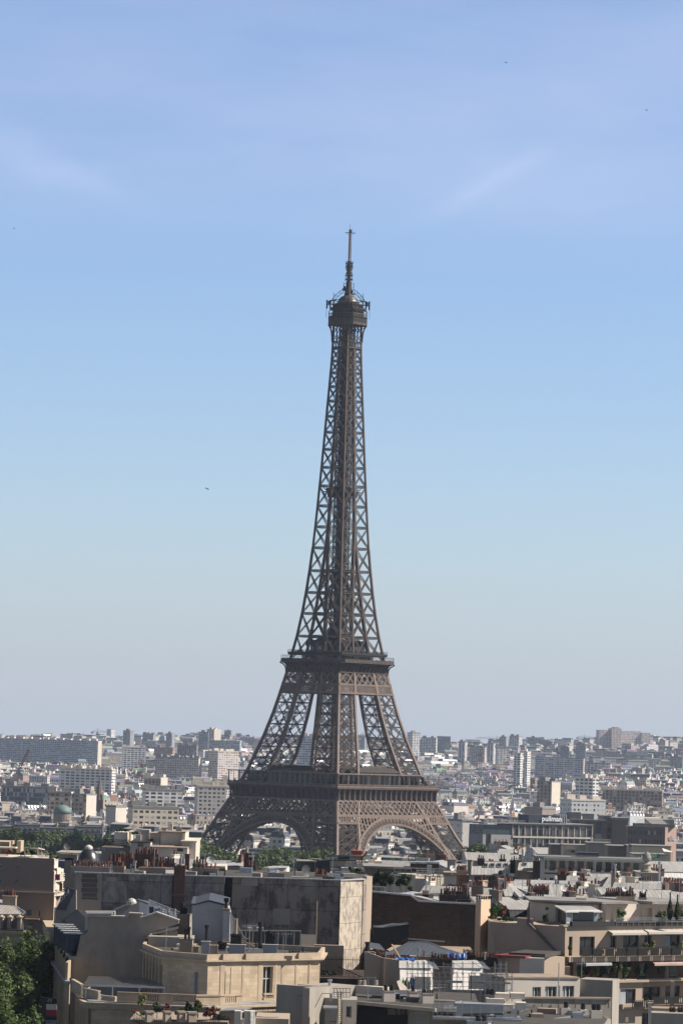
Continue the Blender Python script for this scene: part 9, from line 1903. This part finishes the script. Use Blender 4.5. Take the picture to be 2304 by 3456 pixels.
def blue_dormer():
 root = root_at('blue_zinc_dormer', 'slanted blue grey zinc dormer with a bright sunlit edge', 'house', 1750, 520); f = lambda x, y, d: V3(*P(x, y, d))
 mb = MB(); mb.face([f(1718, 3050, 515), f(1776, 3060, 515), f(1776, 3010, 517), f(1738, 2992, 519)]); mb.face([f(1776, 3060, 515), f(1790, 3050, 519), f(1790, 2996, 520), f(1776, 3010, 517)]); mb.build('front', m_zincb, root)
 mb = MB(); mb.face([f(1712, 2984, 518), f(1722, 2980, 519), f(1772, 3022, 515.5), f(1752, 3028, 514.8)]); mb.face([f(1722, 2988, 519), f(1786, 2992, 522), f(1790, 2996, 520), f(1776, 3010, 517)]); mb.build('lit_slope', m_zincw, root); mb = MB(); bx(mb, 1716, 1796, 3048, 3100, 514.8, 8, zb=30); mb.build('body', m_stack, root)
blue_dormer()
def roof_field():
 g = 'zinc roofed town houses on the right'; r = random.Random(99); labs = ('zinc roofed house with party wall stacks', 'slate mansard house with red pots', 'low house with pale zinc roof')
 pr = [mansard('town_house', labs[0], 13, 11, 21, ms=2.2, wallm=f_white, dormers=False, group=g, seed=51, pots=True, slate=m_zincw, rise=1.9), mansard('town_house', labs[1], 11, 10, 20, ms=3.0, dormers=True, group=g, seed=52, pots=True), mansard('town_house', labs[2], 15, 12, 21, ms=1.4, inset=.8, wallm=m_greyR, dormers=False, group=g, seed=53, pots=True, slate=m_zincd, rise=1.6)]
 spots = [(1575, 3010, 545), (1640, 2998, 560), (1690, 3022, 530), (1830, 3020, 512), (1900, 3022, 515), (1955, 3010, 530), (2040, 3018, 515), (2110, 3014, 520), (2170, 3020, 510), (2230, 3000, 530), (2290, 2992, 535), (1760, 2984, 560), (1840, 3000, 545), (2060, 2975, 575), (2120, 2965, 590), (2200, 2975, 570), (2270, 2960, 590), (2290, 2920, 690), (1480, 2915, 760), (1545, 2908, 800), (1600, 2890, 880), (1660, 2888, 860), (1700, 2860, 1150), (1760, 2862, 1130), (1810, 2862, 1140), (1860, 2868, 1100), (1620, 2965, 620), (1560, 2975, 600), (2010, 3000, 545), (2250, 3025, 505), (1660, 2985, 590), (760, 2935, 560), (1350, 2915, 850), (1420, 2908, 900), (690, 2915, 600), (230, 2888, 900), (300, 2882, 950)]
 side = ('left', 'middle', 'right')
 for k, (px, py, d) in enumerate(sorted(spots, key=lambda s: -s[2])):
  i = k if k < 3 else r.randrange(3); zt = Z(px, py, d); z = zt-(21+3.6); a = r.choice((-.25, .1, .35, 1.4, -.3))+r.uniform(-.1, .1); o = pr[i] if k < 3 else dup(pr[i], (0, 0, 0), 0)
  o.location = (X(px, d, zt), d+6, z); o.rotation_euler = (0, 0, a); c = 'left' if px < 1000 else ('centre' if px < 1700 else 'right')
  o['label'] = labs[i]+' in the near roofs at '+c
roof_field()
def stack_rows():
 """free-standing lines of chimneys seen above the right-hand roofs, each with the roof ridge it grows from"""
 for k, (label, x0, x1, yt, yb, d, n, m, kd) in enumerate((('dark brick stack with a long red pot row amid the right roofs', 1786, 1852, 3002, 3020, 535, 11, m_brickd, 'red'), ('lit cream stack with upright red pots beside the big dish', 1914, 1952, 3008, 3022, 528, 8, m_stack, 'red'), ('row of red pots behind the lit cream stack', 1944, 1985, 2992, 3004, 540, 8, m_brickd, 'red'), ('brown stack with tall red pots left of a white dish', 2042, 2108, 3014, 3046, 512, 10, m_brickd, 'red'), ('long brown stack with small pots over the brick wall houses', 1648, 1710, 2972, 3000, 560, 11, m_brickd, 'red'), ('dark stack with black flues at the left of the right roofs', 1510, 1555, 3000, 3020, 560, 7, m_brickd, 'dark'), ('stack with red pots by the shiny duct', 1555, 1585, 2990, 3008, 575, 6, m_brick, 'red'), ('beige wide stack with red pots below the round dish', 2128, 2200, 2972, 3008, 545, 8, m_stack, 'red'), ('red brick chimney block near the right edge', 2246, 2276, 2984, 3012, 530, 4, m_brick, 'red'), ('tall beige stone chimney rising above the right zinc roofs', 2062, 2084, 2950, 3006, 545, 2, m_stack, 'dark'), ('small stack with a line of pots above the long skylight roof', 1888, 1915, 2946, 2958, 610, 7, m_brickd, 'red'), ('low stack with black pots in front of the blue dormer', 1802, 1836, 3030, 3048, 508, 4, m_stack, 'dark'))):
  root = root_at('roof_stack', label, 'chimney', (x0+x1)/2, d, 40, 'lines of chimneys on the right roofs'); istack(root, x0, x1, yt, yb+14, d, m, n, kd, dep=.7, hs=.95)
  b = MB(); z = Z(x0, yb, d); a, e = X(x0-18, d, z), X(x1+18, d, z); b.hexa([(a, d-4, z-1.5), (e, d-4, z-1.5), (e, d+5, z-1.7), (a, d+5, z-1.7), (a, d-.2, z+.1), (e, d-.2, z+.1), (e, d+1, z+.1), (a, d+1, z+.1)]); b.build('roof_ridge', r_ := [m_zincw, m_zinc, m_zincd][k % 3], root); b = MB(); b.box(a+.3, e-.3, d-3.8, d+4.8, 26, z-1.6); b.build('house_body', m_stack if k % 2 else m_greyR, root)
stack_rows()
for a in ((1903, 2996, 14, 520, 'large white dish facing us left of the lit cream stack', 0, .2), (1982, 3004, 10, 515, 'white dish turned sideways beside the peeling wall', 0, -.9), (2105, 3000, 9, 508, 'small white dish right of the brown stack', 0, .4), (2152, 2957, 12, 540, 'grey dish above the beige wide stack', 1, .9), (2176, 3008, 8, 508, 'little white dish near the right-hand chimneys', 0, .3), (1688, 2945, 8, 600, 'black dish on the dark stack over the lit roof', 1, -.4), (2004, 3024, 10, 505, 'grey dish low in front of the right roofs', 1, .7), (1741, 2872, 6, 760, 'small round dish on the far dark roof', 0, .2)): dish(a[0], a[1], a[2], a[3], a[4], bool(a[5]), a[6])
def poles():
 for k, (label, x, y0, y1, d, w) in enumerate((('white capsule shaped antenna on a pole', 1763, 2863, 2915, 700, 10), ('tall grey twin flue beside the stone chimney', 2074, 2915, 2955, 545, 9), ('tall grey steel flue on the right roofs', 2222, 2908, 2990, 540, 11), ('thin steel pole at the right edge roofs', 2288, 2970, 3015, 525, 5), ('thin mast above the modern building', 2006, 2900, 2960, 600, 2), ('triple white vent pipe group', 1797, 2870, 2895, 700, 18), ('thin television aerial mast in the right roofs', 1875, 2972, 3025, 520, 2), ('slim aerial mast on the cream stepped building', 570, 2782, 2810, 630, 3))):
  z0 = Z(x, y1, d); root = thing('roof_mast', label, 'antenna' if w < 6 or k == 0 else 'flue', (X(x, d, z0), d, z0)); hh = Z(x, y0, d)-z0; s = d/FPX; mb = MB(); mb.cyl((0, 0, -.5), (0, 0, hh*(.55 if k == 0 else 1)), max(.03, w*s*.3), n=8); mb.build('pole', m_steel, root, local=True, uv=False); mb = MB()
  if k == 0: mb.lathe((0, 0, hh*.45), [(.08, 0), (w*s*.5, .15), (w*s*.5, hh*.5), (.08, hh*.55)], 12)
  elif k == 5:
   for i in (-1, 0, 1): mb.cyl((i*.38, 0, 0), (i*.38, 0, hh), .16, n=8)
  elif w < 6:
   for i in range(4): mb.bar((-.5, 0, hh-.25*i), (.5, 0, hh-.25*i), .03)
  else: mb.cyl((0, 0, hh-.3), (0, 0, hh), w*s*.5, n=8)
  mb.build('head', m_whiteR if k in (0, 5) else m_steel, root, local=True, uv=False)
poles()
def bird(px, py, d, w, label, roll):
 c = P(px, py, d); root = thing('bird', label, 'bird', c); s = w/2/FPX*d; dk = mat('bird_dark', (.03, .03, .035), rough=.8); q = lambda x, z: (x*math.cos(roll)-z*math.sin(roll), x*math.sin(roll)+z*math.cos(roll))
 mb = MB(); a = q(-s*.35, 0); b = q(s*.35, 0); mb.cyl((a[0], -.05, a[1]), (0, 0, 0), .02, s*.14, 7); mb.cyl((0, 0, 0), (b[0], .05, b[1]), s*.14, .03, 7)
 for sg in (-1, 1): e, f_, g_ = q(sg*s*.55, s*.16), q(sg*s, s*.02), q(sg*s*.1, -s*.08); mb.hexa([(0, -.12, 0), (e[0], -.14, e[1]), (f_[0], 0, f_[1]), (g_[0], .12, g_[1]), (0, -.12, .05), (e[0], -.14, e[1]+.05), (f_[0], 0, f_[1]+.03), (g_[0], .12, g_[1]+.05)])
 mb.build('body', dk, root, local=True, uv=False)
bird(699, 1650, 420, 15, 'dark bird gliding left of the tower shaft', -.35); bird(1706, 211, 600, 9, 'small dark bird high at the upper right', -.05); bird(2180, 372, 600, 9, 'tiny dark bird near the upper right edge', -.1); bird(49, 771, 600, 7, 'tiny dark bird at the left edge of the sky', .3)
def aerials():
 r = random.Random(17)
 for k, (x, y, d, h) in enumerate(((330, 2938, 480, 3), (520, 2935, 482, 3.4), (690, 2945, 482, 2.6), (850, 2952, 484, 3), (990, 2955, 486, 2.4), (1120, 2958, 484, 2.6), (560, 3195, 408, 2.2), (840, 3200, 406, 2.6), (955, 3202, 409, 1.8), (1330, 3012, 510, 2.6), (1450, 3012, 512, 3), (1575, 3040, 505, 2.4), (1700, 3000, 530, 3.2), (1760, 3030, 508, 2.6), (1850, 3038, 500, 2.4), (1940, 3036, 482, 2.6), (2010, 3030, 500, 3.4), (2090, 3040, 476, 2.2), (2165, 3044, 478, 2.8), (2230, 3040, 480, 2.4), (2290, 3038, 480, 3), (1480, 3388, 392, 2.2), (1240, 3345, 396, 1.6), (1960, 3300, 424, 1.8), (140, 2895, 524, 2.6), (2210, 2955, 560, 3))):
  z = Z(x, y, d)-.4; root = thing('television_aerial', 'thin television aerial standing among the near chimneys and roofs', 'aerial', (X(x, d, z), d, z), r.uniform(-.6, .6), 'thin aerials on the near roofs'); mb = MB(); mb.cyl((0, 0, 0), (0, 0, h+.4), .035, n=5); mb.build('mast', m_steel, root, local=True, uv=False); mb = MB(); L = r.uniform(.5, .9); z = h+.25
  mb.bar((-L, 0, z), (L, 0, z+.05), .03)
  for i in range(6): u = -L+2*L*i/5; w = .16+.05*i; mb.bar((u, -w, z), (u, w, z), .025); mb.bar((u, 0, z-w), (u, 0, z+w), .02)
  mb.build('dipole_array', m_steel, root, local=True, uv=False)
aerials()
def roof_bits():
 """flush rooflights, ducts and hatches that belong to the flat roofs they sit on"""
 r = random.Random(23); host = {}
 for nm, lo, hi, zr, d0, d1, n in (('windowless_block', 300, 1200, 58.6, 474, 498, 26), ('stone_building', 560, 1040, 52.45, 402, 420, 14), ('flat_bitumen_building', 1230, 1560, None, 392, 398, 9), ('curved_roof_building', 1680, 1980, None, 388, 396, 10)):
  root = bpy.data.objects[nm]
  if zr is None: zr = Z(1300, 3385, 389) if 'bitumen' in nm else Z(1850, 3425, 392)
  for i in range(n):
   d = r.uniform(d0, d1); px = r.uniform(lo, hi); x = X(px, d, zr); w, l, h = r.uniform(.3, 1.1), r.uniform(.3, 1.2), r.uniform(.12, .7); mb = MB(); mb.rbox(x, d, r.uniform(-.2, .2), w*2, l*2, zr-.1, zr+h); k = r.randrange(4)
   mb.build(('roof_hatch', 'skylight', 'duct_box', 'vent_box')[k], (m_conc, m_glass, m_steel, m_stack)[k], root)
  for i in range(n//3):
   d = r.uniform(d0, d1); px = r.uniform(lo, hi); x = X(px, d, zr); mb = MB(); mb.cyl((x, d, zr), (x, d, zr+r.uniform(.5, 1.3)), .09, n=7); mb.build('vent_pipe', r.choice((m_steel, m_black, m_potd)), root, uv=False)
roof_bits()
# === visitors on the second floor
def visitors():
 mb = MB(); r = random.Random(4); c0, s0 = math.cos(R_(47.2276)), math.sin(R_(47.2276)); cols = [(.04, .04, .06), (.25, .25, .27), (.5, .48, .45), (.25, .05, .05), (.06, .1, .2)]
 for i in range(330):
  k = r.randrange(4); a = k*math.pi/2; up = r.random() < .45; w = 16.4 if up else 19.6; z = 119.35 if up else 115.8; x = r.uniform(-w*.9, w*.9); y = -w+r.uniform(0, .9); lx, ly = x*math.cos(a)-y*math.sin(a), x*math.sin(a)+y*math.cos(a); X_, Y_ = lx*c0-ly*s0, 1713+lx*s0+ly*c0; h = r.uniform(1.55, 1.85)
  mb.cyl((X_-.09, Y_, z), (X_-.08, Y_, z+h*.48), .07, .1, 5); mb.cyl((X_+.09, Y_, z), (X_+.08, Y_, z+h*.48), .07, .1, 5); mb.cyl((X_, Y_, z+h*.46), (X_, Y_, z+h*.82), .17, .22, 6); mb.cyl((X_, Y_, z+h*.82), (X_, Y_, z+h*.88), .07, .06, 5); mb.cyl((X_, Y_, z+h*.87), (X_, Y_, z+h), .09, .08, 6)
  mb.cyl((X_-.22, Y_, z+h*.8), (X_-.3, Y_-.1, z+h*.5), .06, .04, 4); mb.cyl((X_+.22, Y_, z+h*.8), (X_+.3, Y_-.1, z+h*.5), .06, .04, 4)
 m = mat('crowd_clothing', (.12, .11, .12), rough=.9, var=.6, scale=1.5, col2=(.03, .03, .04)); o = mb.build('visitor_crowd', m, uv=False); tag(o, 'crowd of tiny visitors lining the rails of the tower second floor', 'crowd', kind='stuff')
visitors()
# --- air
def build_haze():
 mb = MB(); mb.box(-2600, 2600, -60, 10400, -12, 345);
 m = bpy.data.materials.new('haze_air'); m.use_nodes = True; nt = m.node_tree; nt.nodes.clear()
 out = nt.nodes.new('ShaderNodeOutputMaterial'); v = nt.nodes.new('ShaderNodeVolumePrincipled')
 v.inputs["Color"].default_value = (.66, .78, 1.0, 1); v.inputs['Density'].default_value = HAZE; v.inputs['Anisotropy'].default_value = .2
 nt.links.new(v.outputs[0], out.inputs['Volume'])
 o = mb.build('haze', m, uv=False); tag(o, 'pale blue summer air between the near roofs and the far hills', 'haze', kind='stuff')
HAZE = 3.7e-5
build_haze()
